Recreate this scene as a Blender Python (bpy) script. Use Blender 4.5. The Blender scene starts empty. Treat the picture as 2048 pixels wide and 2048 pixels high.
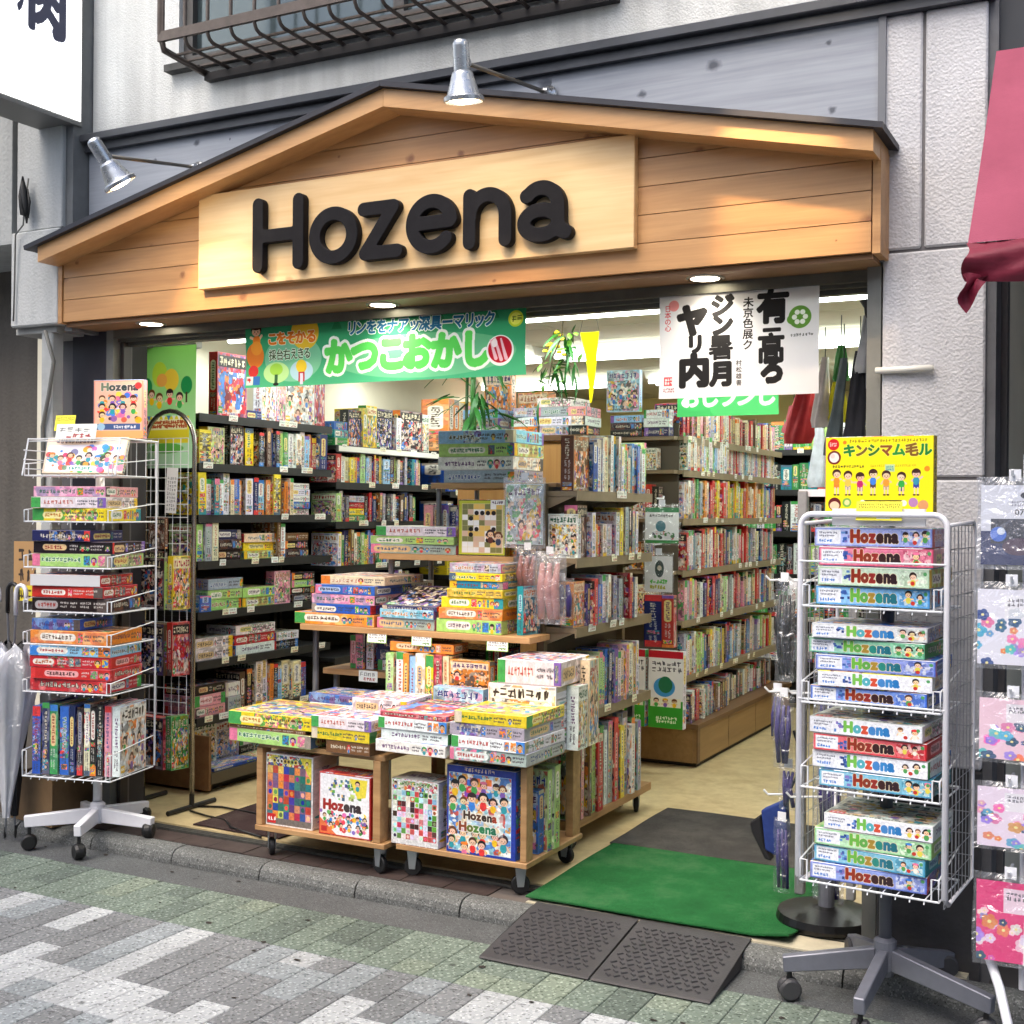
import bpy, bmesh, math, random
import numpy as np
from mathutils import Vector, Matrix

random.seed(11)
RNG = np.random.default_rng(11)
R = math.radians
scene = bpy.context.scene
COL = scene.collection

# ------------------------------------------------------------------ camera
YAW, PITCH, ROLL = R(27.483), R(-0.105), R(0.489)
cam_d = bpy.data.cameras.new("camera")
cam_d.sensor_width = 36.0
cam_d.lens = 2467.8 / 2048 * 36
cam_d.clip_start = 0.05
cam_d.clip_end = 500
cam = bpy.data.objects.new("camera", cam_d)
COL.objects.link(cam)
_r = Vector((math.cos(YAW), math.sin(YAW), 0)); _f = Vector((-math.sin(YAW), math.cos(YAW), 0)); _u = Vector((0, 0, 1))
_f2 = _f * math.cos(PITCH) + _u * math.sin(PITCH); _u2 = _u * math.cos(PITCH) - _f * math.sin(PITCH)
_r3 = _r * math.cos(ROLL) + _u2 * math.sin(ROLL); _u3 = _u2 * math.cos(ROLL) - _r * math.sin(ROLL)
_m = Matrix((_r3, _u3, -_f2)).transposed().to_4x4()
_m.translation = Vector((0, 0, 1.5))
cam.matrix_world = _m
scene.camera = cam

# ------------------------------------------------------------------ sky and sun (overcast)
world = bpy.data.worlds.new("World"); scene.world = world
world.use_nodes = True
wn = world.node_tree.nodes; wl = world.node_tree.links
sky = wn.new("ShaderNodeTexSky"); sky.sky_type = 'NISHITA'; sky.sun_disc = False
SUN_EL, SUN_AZ = R(58), R(192)
sky.sun_elevation = SUN_EL; sky.sun_rotation = SUN_AZ
sky.air_density = 1.0; sky.dust_density = 4.5; sky.ozone_density = 1.0
wn["Background"].inputs[1].default_value = 0.15
wl.new(sky.outputs[0], wn["Background"].inputs[0])
sun_d = bpy.data.lights.new("sun", 'SUN'); sun_d.energy = 0.9; sun_d.angle = R(40); sun_d.color = (1, 0.98, 0.96)
sun = bpy.data.objects.new("sun", sun_d); COL.objects.link(sun)
sdir = Vector((math.sin(SUN_AZ) * math.cos(SUN_EL), math.cos(SUN_AZ) * math.cos(SUN_EL), math.sin(SUN_EL)))
sun.rotation_euler = sdir.to_track_quat('Z', 'Y').to_euler()
sun.location = (0, -3, 8)

vs = scene.view_settings
vs.view_transform = 'Standard'; vs.look = 'None'; vs.gamma = 1.0; vs.use_curve_mapping = False
vs.exposure = 0.93
scene.render.engine = 'CYCLES'
cy = scene.cycles
cy.use_denoising = True
cy.max_bounces = 6; cy.diffuse_bounces = 3; cy.glossy_bounces = 3; cy.transmission_bounces = 5; cy.transparent_max_bounces = 8
cy.use_adaptive_sampling = True; cy.adaptive_threshold = 0.05
cy.caustics_reflective = False; cy.caustics_refractive = False
cy.sample_clamp_indirect = 6.0

# ------------------------------------------------------------------ materials
MATS = {}
def new_mat(name):
    m = bpy.data.materials.new(name); m.use_nodes = True
    nt = m.node_tree
    return m, nt, nt.nodes["Principled BSDF"]
def lin(c):
    return tuple((x / 12.92 if x <= 0.04045 else ((x + 0.055) / 1.055) ** 2.4) for x in c)
def pm(name, col, rough=0.5, metal=0.0, var=0.0, scale=8.0, bump=0.0, bscale=60.0, spec=0.5, stretch=(1, 1, 1), var2=0.0, alpha=1.0, coat=0.0):
    """plain painted surface; col is sRGB; noise gives wear and relief"""
    if name in MATS: return MATS[name]
    m, nt, b = new_mat(name)
    c = lin(col)
    b.inputs["Base Color"].default_value = (*c, 1); b.inputs["Roughness"].default_value = rough
    b.inputs["Metallic"].default_value = metal; b.inputs["Specular IOR Level"].default_value = spec
    b.inputs["Coat Weight"].default_value = coat
    N = nt.nodes; L = nt.links
    if var or bump:
        tc = N.new("ShaderNodeTexCoord"); mp = N.new("ShaderNodeMapping"); mp.inputs["Scale"].default_value = stretch
        L.new(tc.outputs["Object"], mp.inputs[0])
    if var:
        n = N.new("ShaderNodeTexNoise"); n.inputs["Scale"].default_value = scale; n.inputs["Detail"].default_value = 6; n.inputs["Roughness"].default_value = 0.65
        L.new(mp.outputs[0], n.inputs["Vector"])
        mx = N.new("ShaderNodeMapRange"); mx.inputs[1].default_value = 0.3; mx.inputs[2].default_value = 0.7
        mx.inputs[3].default_value = 1 - var; mx.inputs[4].default_value = 1 + var * 0.6
        L.new(n.outputs[0], mx.inputs[0])
        hs = N.new("ShaderNodeHueSaturation"); hs.inputs["Color"].default_value = (*c, 1)
        L.new(mx.outputs[0], hs.inputs["Value"])
        L.new(hs.outputs[0], b.inputs["Base Color"])
        rr = N.new("ShaderNodeMapRange"); rr.inputs[3].default_value = min(1, rough + 0.12); rr.inputs[4].default_value = max(0.05, rough - 0.12)
        L.new(n.outputs[0], rr.inputs[0]); L.new(rr.outputs[0], b.inputs["Roughness"])
    if bump:
        n2 = N.new("ShaderNodeTexNoise"); n2.inputs["Scale"].default_value = bscale; n2.inputs["Detail"].default_value = 4
        L.new(mp.outputs[0], n2.inputs["Vector"])
        bp = N.new("ShaderNodeBump"); bp.inputs["Strength"].default_value = min(1, bump); bp.inputs["Distance"].default_value = 0.004 * max(1, bump)
        L.new(n2.outputs[0], bp.inputs["Height"]); L.new(bp.outputs[0], b.inputs["Normal"])
    MATS[name] = m
    return m
def wood(name, c1, c2, knot=(0.35, 0.2, 0.1), axis=0, rough=0.45, knots=0.5, gs=9.0, coat=0.1, vary=0.0, kscale=4.5, ksize=.13):
    """boards with stretched grain and a few knots; every board takes its own slice by object random"""
    if name in MATS: return MATS[name]
    m, nt, b = new_mat(name); N = nt.nodes; L = nt.links
    tc = N.new("ShaderNodeTexCoord"); oi = N.new("ShaderNodeObjectInfo")
    off = N.new("ShaderNodeVectorMath"); off.operation = 'MULTIPLY_ADD'
    off.inputs[1].default_value = (7.3, 5.1, 9.7)
    cmb = N.new("ShaderNodeCombineXYZ")
    for i in range(3): L.new(oi.outputs["Random"], cmb.inputs[i])
    L.new(cmb.outputs[0], off.inputs[0]); L.new(tc.outputs["Object"], off.inputs[2])
    mp = N.new("ShaderNodeMapping"); s = [gs, gs, gs]; s[axis] = gs * 0.09; mp.inputs["Scale"].default_value = s
    L.new(off.outputs[0], mp.inputs[0])
    n = N.new("ShaderNodeTexNoise"); n.inputs["Scale"].default_value = 2.2; n.inputs["Detail"].default_value = 7; n.inputs["Distortion"].default_value = 0.6
    L.new(mp.outputs[0], n.inputs["Vector"])
    mp3 = N.new("ShaderNodeMapping"); s3 = [70, 70, 70]; s3[axis] = 2.0; mp3.inputs["Scale"].default_value = s3
    L.new(off.outputs[0], mp3.inputs[0])
    n3 = N.new("ShaderNodeTexNoise"); n3.inputs["Scale"].default_value = 1.5; n3.inputs["Detail"].default_value = 3
    L.new(mp3.outputs[0], n3.inputs["Vector"])
    addn = N.new("ShaderNodeMath"); addn.operation = 'MULTIPLY_ADD'; addn.inputs[1].default_value = 0.35
    L.new(n3.outputs[0], addn.inputs[0]); L.new(n.outputs[0], addn.inputs[2])
    cr = N.new("ShaderNodeValToRGB"); e = cr.color_ramp.elements
    e[0].position = 0.42; e[0].color = (*lin(c1), 1); e[1].position = 0.85; e[1].color = (*lin(c2), 1)
    L.new(addn.outputs[0], cr.inputs[0])
    col = cr.outputs[0]
    if knots > 0:
        sx_ = N.new("ShaderNodeSeparateXYZ"); L.new(off.outputs[0], sx_.inputs[0]); others = [i for i in range(3) if i != axis]
        sm = N.new("ShaderNodeMath"); sm.operation = 'ADD'; L.new(sx_.outputs[others[0]], sm.inputs[0]); L.new(sx_.outputs[others[1]], sm.inputs[1])
        c2 = N.new("ShaderNodeCombineXYZ"); L.new(sx_.outputs[axis], c2.inputs[0]); L.new(sm.outputs[0], c2.inputs[1])
        wv = N.new("ShaderNodeTexNoise"); wv.inputs["Scale"].default_value = 40; L.new(c2.outputs[0], wv.inputs["Vector"])
        wm = N.new("ShaderNodeVectorMath"); wm.operation = 'MULTIPLY_ADD'; wm.inputs[1].default_value = (.02, .02, 0); L.new(wv.outputs[1], wm.inputs[0]); L.new(c2.outputs[0], wm.inputs[2])
        mp2 = N.new("ShaderNodeMapping"); mp2.inputs["Scale"].default_value = (kscale * .8, kscale, 1); L.new(wm.outputs[0], mp2.inputs[0])
        v = N.new("ShaderNodeTexVoronoi"); v.voronoi_dimensions = '2D'; v.feature = 'F1'; v.inputs["Scale"].default_value = 1.0
        L.new(mp2.outputs[0], v.inputs["Vector"])
        sc_ = N.new("ShaderNodeSeparateColor"); L.new(v.outputs["Color"], sc_.inputs[0])
        gt = N.new("ShaderNodeMapRange"); gt.inputs[1].default_value = .35; gt.inputs[2].default_value = 1.0; gt.inputs[3].default_value = 0.004; gt.inputs[4].default_value = ksize; L.new(sc_.outputs[0], gt.inputs[0])
        dv = N.new("ShaderNodeMath"); dv.operation = 'DIVIDE'; L.new(v.outputs["Distance"], dv.inputs[0]); L.new(gt.outputs[0], dv.inputs[1])
        mr = N.new("ShaderNodeMapRange"); mr.inputs[1].default_value = 0.35; mr.inputs[2].default_value = 1.0; mr.inputs[3].default_value = knots; mr.inputs[4].default_value = 0.0
        L.new(dv.outputs[0], mr.inputs[0])
        mix = N.new("ShaderNodeMix"); mix.data_type = 'RGBA'
        L.new(mr.outputs[0], mix.inputs[0]); L.new(col, mix.inputs[6]); mix.inputs[7].default_value = (*lin(knot), 1)
        col = mix.outputs[2]
    if vary:
        mv = N.new("ShaderNodeMapRange"); mv.inputs[3].default_value = 1 - vary; mv.inputs[4].default_value = 1 + vary
        L.new(oi.outputs["Random"], mv.inputs[0])
        hs = N.new("ShaderNodeHueSaturation"); L.new(mv.outputs[0], hs.inputs["Value"]); L.new(col, hs.inputs["Color"])
        col = hs.outputs[0]
    L.new(col, b.inputs["Base Color"])
    b.inputs["Roughness"].default_value = rough; b.inputs["Coat Weight"].default_value = coat; b.inputs["Coat Roughness"].default_value = 0.3
    bp = N.new("ShaderNodeBump"); bp.inputs["Strength"].default_value = 0.25; bp.inputs["Distance"].default_value = 0.002
    L.new(addn.outputs[0], bp.inputs["Height"]); L.new(bp.outputs[0], b.inputs["Normal"])
    MATS[name] = m
    return m
def stucco(name, col, dirt=0.25, bs=42, strength=1.0):
    if name in MATS: return MATS[name]
    m, nt, b = new_mat(name); N = nt.nodes; L = nt.links
    tc = N.new("ShaderNodeTexCoord")
    n = N.new("ShaderNodeTexNoise"); n.inputs["Scale"].default_value = 1.3; n.inputs["Detail"].default_value = 8; n.inputs["Roughness"].default_value = 0.7
    mp = N.new("ShaderNodeMapping"); mp.inputs["Scale"].default_value = (2.5, 2.5, 0.7)
    L.new(tc.outputs["Object"], mp.inputs[0]); L.new(mp.outputs[0], n.inputs["Vector"])
    cr = N.new("ShaderNodeValToRGB"); e = cr.color_ramp.elements
    e[0].position = 0.25; e[0].color = (*lin([x * (1 - dirt) for x in col]), 1); e[1].position = 0.62; e[1].color = (*lin(col), 1)
    mps = N.new("ShaderNodeMapping"); mps.inputs["Scale"].default_value = (14, 14, .55); L.new(tc.outputs["Object"], mps.inputs[0])
    ns = N.new("ShaderNodeTexNoise"); ns.inputs["Scale"].default_value = 1.0; ns.inputs["Detail"].default_value = 5; L.new(mps.outputs[0], ns.inputs["Vector"])
    av = N.new("ShaderNodeMath"); av.operation = 'MULTIPLY_ADD'; av.inputs[1].default_value = .45; L.new(ns.outputs[0], av.inputs[0])
    hf = N.new("ShaderNodeMath"); hf.operation = 'MULTIPLY'; hf.inputs[1].default_value = .6; L.new(n.outputs[0], hf.inputs[0]); L.new(hf.outputs[0], av.inputs[2])
    L.new(av.outputs[0], cr.inputs[0])
    v = N.new("ShaderNodeTexVoronoi"); v.feature = 'SMOOTH_F1'; v.inputs["Scale"].default_value = bs; v.inputs["Randomness"].default_value = 1
    n2 = N.new("ShaderNodeTexNoise"); n2.inputs["Scale"].default_value = bs * 0.9; n2.inputs["Detail"].default_value = 5
    L.new(tc.outputs["Object"], v.inputs["Vector"]); L.new(tc.outputs["Object"], n2.inputs["Vector"])
    ad = N.new("ShaderNodeMath"); ad.operation = 'ADD'; L.new(v.outputs["Distance"], ad.inputs[0]); L.new(n2.outputs[0], ad.inputs[1])
    bp = N.new("ShaderNodeBump"); bp.inputs["Strength"].default_value = strength; bp.inputs["Distance"].default_value = 0.006
    L.new(ad.outputs[0], bp.inputs["Height"]); L.new(bp.outputs[0], b.inputs["Normal"])
    L.new(cr.outputs[0], b.inputs["Base Color"]); b.inputs["Roughness"].default_value = 0.85
    MATS[name] = m
    return m
def aggregate(name, col, light=0.12, dark=0.3, scale=130.0, rough=0.8):
    """washed aggregate paver: small chips of lighter and darker stone"""
    if name in MATS: return MATS[name]
    m, nt, b = new_mat(name); N = nt.nodes; L = nt.links
    tc = N.new("ShaderNodeTexCoord"); oi = N.new("ShaderNodeObjectInfo")
    v = N.new("ShaderNodeTexVoronoi"); v.inputs["Scale"].default_value = scale
    L.new(tc.outputs["Object"], v.inputs["Vector"])
    sp = N.new("ShaderNodeSeparateColor"); L.new(v.outputs["Color"], sp.inputs[0])
    cr = N.new("ShaderNodeValToRGB"); e = cr.color_ramp.elements
    d = [max(0, x - dark) for x in col]; li = [min(1, x + light) for x in col]
    e[0].position = 0.0; e[0].color = (*lin(d), 1); e[1].position = 1.0; e[1].color = (*lin(li), 1)
    for p, c in ((0.16, col), (0.75, col)):
        el = cr.color_ramp.elements.new(p); el.color = (*lin(c), 1)
    L.new(sp.outputs[0], cr.inputs[0])
    n = N.new("ShaderNodeTexNoise"); n.inputs["Scale"].default_value = 5; n.inputs["Detail"].default_value = 6
    L.new(tc.outputs["Object"], n.inputs["Vector"])
    ad = N.new("ShaderNodeMath"); ad.operation = 'MULTIPLY_ADD'; ad.inputs[1].default_value = 0.22; L.new(oi.outputs["Random"], ad.inputs[0]); L.new(n.outputs[0], ad.inputs[2])
    mr = N.new("ShaderNodeMapRange"); mr.inputs[1].default_value = 0.3; mr.inputs[2].default_value = 0.9; mr.inputs[3].default_value = 0.78; mr.inputs[4].default_value = 1.12
    L.new(ad.outputs[0], mr.inputs[0])
    hs = N.new("ShaderNodeHueSaturation"); L.new(cr.outputs[0], hs.inputs["Color"]); L.new(mr.outputs[0], hs.inputs["Value"])
    ge = N.new("ShaderNodeNewGeometry")          # grime and trodden spots run on from stone to stone
    g1 = N.new("ShaderNodeTexNoise"); g1.inputs["Scale"].default_value = 1.7; g1.inputs["Detail"].default_value = 9; g1.inputs["Roughness"].default_value = .72
    L.new(ge.outputs["Position"], g1.inputs["Vector"])
    gr = N.new("ShaderNodeMapRange"); gr.inputs[1].default_value = .32; gr.inputs[2].default_value = .62; gr.inputs[3].default_value = .74; gr.inputs[4].default_value = 1.04; L.new(g1.outputs[0], gr.inputs[0])
    g2 = N.new("ShaderNodeTexVoronoi"); g2.inputs["Scale"].default_value = 5.5; L.new(ge.outputs["Position"], g2.inputs["Vector"])
    g3 = N.new("ShaderNodeMapRange"); g3.inputs[1].default_value = .05; g3.inputs[2].default_value = .085; g3.inputs[3].default_value = .38; g3.inputs[4].default_value = 1.0; L.new(g2.outputs["Distance"], g3.inputs[0])
    gm = N.new("ShaderNodeMath"); gm.operation = 'MULTIPLY'; L.new(gr.outputs[0], gm.inputs[0]); L.new(g3.outputs[0], gm.inputs[1])
    h2 = N.new("ShaderNodeHueSaturation"); L.new(hs.outputs[0], h2.inputs["Color"]); L.new(gm.outputs[0], h2.inputs["Value"])
    L.new(h2.outputs[0], b.inputs["Base Color"]); b.inputs["Roughness"].default_value = rough
    bp = N.new("ShaderNodeBump"); bp.inputs["Strength"].default_value = 0.4; bp.inputs["Distance"].default_value = 0.002
    L.new(v.outputs["Distance"], bp.inputs["Height"]); L.new(bp.outputs[0], b.inputs["Normal"])
    MATS[name] = m
    return m
def emis(name, col, strength):
    if name in MATS: return MATS[name]
    m, nt, b = new_mat(name)
    b.inputs["Base Color"].default_value = (*lin(col), 1)
    b.inputs["Emission Color"].default_value = (*lin(col), 1); b.inputs["Emission Strength"].default_value = strength
    MATS[name] = m
    return m
def film(name, tint=(1, 1, 1), gloss=0.22, milk=0.08):
    """thin clear plastic: mostly see-through with a wrinkled sheen"""
    if name in MATS: return MATS[name]
    m = bpy.data.materials.new(name); m.use_nodes = True; nt = m.node_tree; N = nt.nodes; L = nt.links
    N.remove(N["Principled BSDF"])
    out = N["Material Output"]
    tr = N.new("ShaderNodeBsdfTransparent"); tr.inputs[0].default_value = (*tint, 1)
    gl = N.new("ShaderNodeBsdfGlossy"); gl.inputs["Roughness"].default_value = 0.12
    df = N.new("ShaderNodeBsdfDiffuse"); df.inputs[0].default_value = (0.8, 0.82, 0.86, 1)
    tc = N.new("ShaderNodeTexCoord"); n = N.new("ShaderNodeTexNoise"); n.inputs["Scale"].default_value = 14; n.inputs["Detail"].default_value = 3; n.inputs["Distortion"].default_value = 1.5
    L.new(tc.outputs["Object"], n.inputs["Vector"])
    bp = N.new("ShaderNodeBump"); bp.inputs["Strength"].default_value = 1.0; bp.inputs["Distance"].default_value = 0.03
    L.new(n.outputs[0], bp.inputs["Height"]); L.new(bp.outputs[0], gl.inputs["Normal"])
    m1 = N.new("ShaderNodeMixShader"); m1.inputs[0].default_value = gloss; L.new(tr.outputs[0], m1.inputs[1]); L.new(gl.outputs[0], m1.inputs[2])
    m2 = N.new("ShaderNodeMixShader"); m2.inputs[0].default_value = milk; L.new(m1.outputs[0], m2.inputs[1]); L.new(df.outputs[0], m2.inputs[2])
    L.new(m2.outputs[0], out.inputs[0])
    MATS[name] = m
    return m

# ------------------------------------------------------------------ mesh helpers
class MB:
    def __init__(s): s.v = []; s.f = []
    def box(s, x0, x1, y0, y1, z0, z1):
        b = len(s.v)
        s.v += [(x0, y0, z0), (x1, y0, z0), (x1, y1, z0), (x0, y1, z0), (x0, y0, z1), (x1, y0, z1), (x1, y1, z1), (x0, y1, z1)]
        s.f += [tuple(b + i for i in q) for q in ((0, 3, 2, 1), (4, 5, 6, 7), (0, 1, 5, 4), (1, 2, 6, 5), (2, 3, 7, 6), (3, 0, 4, 7))]
        return s
    def tube(s, pts, r, n=6, closed=False):
        P = [Vector(p) for p in pts]; b = len(s.v); k = len(P)
        up = None
        for i, p in enumerate(P):
            if closed: t = (P[(i + 1) % k] - P[i - 1])
            else: t = (P[min(i + 1, k - 1)] - P[max(i - 1, 0)])
            if t.length < 1e-9: t = Vector((0, 0, 1))
            t.normalize()
            if up is None:
                up = Vector((0, 0, 1)) if abs(t.z) < 0.9 else Vector((1, 0, 0))
            a = (up - t * up.dot(t))
            if a.length < 1e-6: a = t.orthogonal()
            a.normalize(); c = t.cross(a); up = a
            rr = r[i] if isinstance(r, (list, tuple)) else r
            for j in range(n):
                w = 2 * math.pi * j / n
                q = p + a * (math.cos(w) * rr) + c * (math.sin(w) * rr)
                s.v.append(tuple(q))
        m = k if closed else k - 1
        for i in range(m):
            for j in range(n):
                i2 = (i + 1) % k
                s.f.append((b + i * n + j, b + i * n + (j + 1) % n, b + i2 * n + (j + 1) % n, b + i2 * n + j))
        if not closed:
            s.f.append(tuple(b + j for j in reversed(range(n)))); s.f.append(tuple(b + (k - 1) * n + j for j in range(n)))
        return s
    def lathe(s, prof, n=20, c=(0, 0, 0), axis='z', caps=True):
        b = len(s.v)
        for r, h in prof:
            for j in range(n):
                w = 2 * math.pi * j / n
                p = (r * math.cos(w), r * math.sin(w), h)
                if axis == 'x': p = (h, r * math.cos(w), r * math.sin(w))
                if axis == 'y': p = (r * math.sin(w), h, r * math.cos(w))
                s.v.append((p[0] + c[0], p[1] + c[1], p[2] + c[2]))
        for i in range(len(prof) - 1):
            for j in range(n):
                s.f.append((b + i * n + j, b + i * n + (j + 1) % n, b + (i + 1) * n + (j + 1) % n, b + (i + 1) * n + j))
        if caps:
            s.f.append(tuple(b + j for j in reversed(range(n)))); s.f.append(tuple(b + (len(prof) - 1) * n + j for j in range(n)))
        return s
    def prism(s, poly, a0, a1, axis='y'):
        """poly of 2D points extruded along axis: 'y' -> (x,z), 'z' -> (x,y), 'x' -> (y,z)"""
        b = len(s.v); k = len(poly)
        for a in (a0, a1):
            for p, q in poly:
                s.v.append({'y': (p, a, q), 'z': (p, q, a), 'x': (a, p, q)}[axis])
        s.f.append(tuple(b + i for i in range(k))); s.f.append(tuple(b + k + i for i in reversed(range(k))))
        for i in range(k):
            j = (i + 1) % k
            s.f.append((b + i, b + k + i, b + k + j, b + j))
        return s
    def quad(s, a, b_, c, d):
        b = len(s.v); s.v += [a, b_, c, d]; s.f.append((b, b + 1, b + 2, b + 3)); return s
    def mesh(s, name):
        me = bpy.data.meshes.new(name); me.from_pydata(s.v, [], s.f); me.validate()
        bm = bmesh.new(); bm.from_mesh(me); bmesh.ops.recalc_face_normals(bm, faces=bm.faces); bm.to_mesh(me); bm.free()
        return me
    def build(s, name, mat, parent=None, bevel=0.0, smooth=False, loc=None, rotz=0.0, seg=1):
        me = s.mesh(name)
        if bevel:
            bm = bmesh.new(); bm.from_mesh(me)
            ed = [e for e in bm.edges if len(e.link_faces) == 2 and e.calc_face_angle(0) > 0.6]
            bmesh.ops.bevel(bm, geom=ed, offset=bevel, segments=seg, affect='EDGES', profile=0.5, clamp_overlap=True)
            bm.to_mesh(me); bm.free()
        if smooth: me.polygons.foreach_set("use_smooth", [True] * len(me.polygons))
        if mat: me.materials.append(mat)
        o = bpy.data.objects.new(name, me); COL.objects.link(o)
        if parent: o.parent = parent
        if loc: o.location = loc
        if rotz: o.rotation_euler[2] = rotz
        return o
def tag(o, label=None, cat=None, group=None, kind=None):
    if label: o["label"] = label
    if cat: o["category"] = cat
    if group: o["group"] = group
    if kind: o["kind"] = kind
    return o
def thing(name, label, cat, loc=(0, 0, 0), rotz=0.0, group=None):
    o = bpy.data.objects.new(name, None); COL.objects.link(o)
    o.empty_display_size = 0.05; o.location = loc; o.rotation_euler[2] = rotz
    return tag(o, label, cat, group)
def copy_tree(o, parent=None):
    c = o.copy(); COL.objects.link(c)
    if parent: c.parent = parent
    for ch in list(o.children): copy_tree(ch, c)
    return c
def arc(cx, cy, r, a0, a1, n):
    return [(cx + r * math.cos(R(a0 + (a1 - a0) * i / n)), cy + r * math.sin(R(a0 + (a1 - a0) * i / n))) for i in range(n + 1)]
ORD = "zeroth first second third fourth fifth sixth seventh eighth ninth tenth eleventh twelfth thirteenth fourteenth fifteenth sixteenth seventeenth eighteenth nineteenth twentieth".split()
def ordw(i):
    if i <= 20: return ORD[i]
    tens = {2: "twenty", 3: "thirty", 4: "forty", 5: "fifty"}[i // 10]
    return tens + ("-" + ORD[i % 10] if i % 10 else ("ieth" if 0 else "th")) if i % 10 else {20: "twentieth", 30: "thirtieth", 40: "fortieth", 50: "fiftieth"}[i]
# ------------------------------------------------------------------ printed artwork, painted in code (box covers, spines, banners)
PALC = {'y': (.93, .82, .10), 'k': (.09, .09, .11), 'b': (.14, .36, .76), 'w': (.90, .90, .89), 'g': (.24, .60, .30), 'r': (.78, .13, .15),
        'o': (.93, .56, .16), 'n': (.10, .15, .38), 'c': (.90, .84, .68), 'p': (.92, .58, .66), 'l': (.68, .84, .46), 'm': (.42, .27, .18),
        't': (.12, .54, .60), 'v': (.46, .36, .68), 's': (.62, .66, .70), 'a': (.55, .78, .92)}
CNAME = {'y': 'yellow', 'k': 'black', 'b': 'blue', 'w': 'white', 'g': 'green', 'r': 'red', 'o': 'orange', 'n': 'navy', 'c': 'cream', 'p': 'pink',
         'l': 'pale green', 'm': 'brown', 't': 'teal', 'v': 'violet', 's': 'grey', 'a': 'pale blue'}
BRIGHT = [(.9, .2, .2), (.95, .75, .1), (.2, .5, .85), (.25, .65, .3), (.95, .5, .15), (.9, .45, .6), (.5, .35, .7), (.15, .6, .65), (.95, .93, .9), (.1, .1, .12)]
SKIN = (.96, .80, .66)
SHEETS = []; SH = 2048
class Sheet:
    def __init__(s): s.a = np.full((SH, SH, 3), 0.8, np.float32); s.x = 0; s.y = 0; s.h = 0
def alloc(w, h):
    """a w x h field on a print sheet: (array view, sheet index, uv rectangle)"""
    for _ in range(2):
        if SHEETS:
            s = SHEETS[-1]
            if s.x + w > SH: s.x = 0; s.y += s.h + 2; s.h = 0
            if s.y + h <= SH:
                v = s.a[s.y:s.y + h, s.x:s.x + w]
                e = 0.6
                uv = ((s.x + e) / SH, 1 - (s.y + h - e) / SH, (s.x + w - e) / SH, 1 - (s.y + e) / SH)
                s.x += w + 2; s.h = max(s.h, h)
                return v, len(SHEETS) - 1, uv
        SHEETS.append(Sheet())
def fill(a, x0, y0, x1, y1, c, al=1.0):
    h, w = a.shape[:2]
    x0 = max(0, int(round(x0))); y0 = max(0, int(round(y0))); x1 = min(w, int(round(x1))); y1 = min(h, int(round(y1)))
    if x1 > x0 and y1 > y0:
        if al >= 1: a[y0:y1, x0:x1] = c
        else: a[y0:y1, x0:x1] = a[y0:y1, x0:x1] * (1 - al) + np.array(c, np.float32) * al
def _win(a, x0, y0, x1, y1):
    h, w = a.shape[:2]
    x0 = max(0, int(math.floor(x0))); y0 = max(0, int(math.floor(y0))); x1 = min(w, int(math.ceil(x1)) + 1); y1 = min(h, int(math.ceil(y1)) + 1)
    if x1 <= x0 or y1 <= y0: return None
    yy, xx = np.mgrid[y0:y1, x0:x1].astype(np.float32)
    return a[y0:y1, x0:x1], xx + .5, yy + .5
def blend(v, m, c):
    m = m[..., None]; v[:] = v * (1 - m) + np.array(c, np.float32) * m
def disc(a, cx, cy, rx, c, ry=None, al=1.0):
    ry = rx if ry is None else ry
    W = _win(a, cx - rx - 1, cy - ry - 1, cx + rx + 1, cy + ry + 1)
    if W is None: return
    v, X, Y = W
    d = np.sqrt(((X - cx) / max(rx, .1)) ** 2 + ((Y - cy) / max(ry, .1)) ** 2)
    blend(v, np.clip((1 - d) * min(rx, ry) + .5, 0, 1) * al, c)
def seg(a, x0, y0, x1, y1, r0, c, r1=None, al=1.0):
    r1 = r0 if r1 is None else r1; rm = max(r0, r1) + 1
    W = _win(a, min(x0, x1) - rm, min(y0, y1) - rm, max(x0, x1) + rm, max(y0, y1) + rm)
    if W is None: return
    v, X, Y = W; dx, dy = x1 - x0, y1 - y0; l2 = dx * dx + dy * dy + 1e-6
    t = np.clip(((X - x0) * dx + (Y - y0) * dy) / l2, 0, 1)
    d = np.hypot(X - x0 - t * dx, Y - y0 - t * dy) - (r0 + (r1 - r0) * t)
    blend(v, np.clip(.5 - d, 0, 1) * al, c)
def poly(a, pts, c, al=1.0):
    """convex polygon"""
    xs = [p[0] for p in pts]; ys = [p[1] for p in pts]
    W = _win(a, min(xs) - 1, min(ys) - 1, max(xs) + 1, max(ys) + 1)
    if W is None: return
    v, X, Y = W; m = np.ones_like(X)
    ar = sum(pts[i][0] * pts[(i + 1) % len(pts)][1] - pts[(i + 1) % len(pts)][0] * pts[i][1] for i in range(len(pts)))
    s = 1 if ar > 0 else -1
    for i in range(len(pts)):
        (px, py), (qx, qy) = pts[i], pts[(i + 1) % len(pts)]
        L = math.hypot(qx - px, qy - py) + 1e-6
        m = np.minimum(m, np.clip(s * ((qx - px) * (Y - py) - (qy - py) * (X - px)) / L + .5, 0, 1))
    blend(v, m * al, c)
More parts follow.
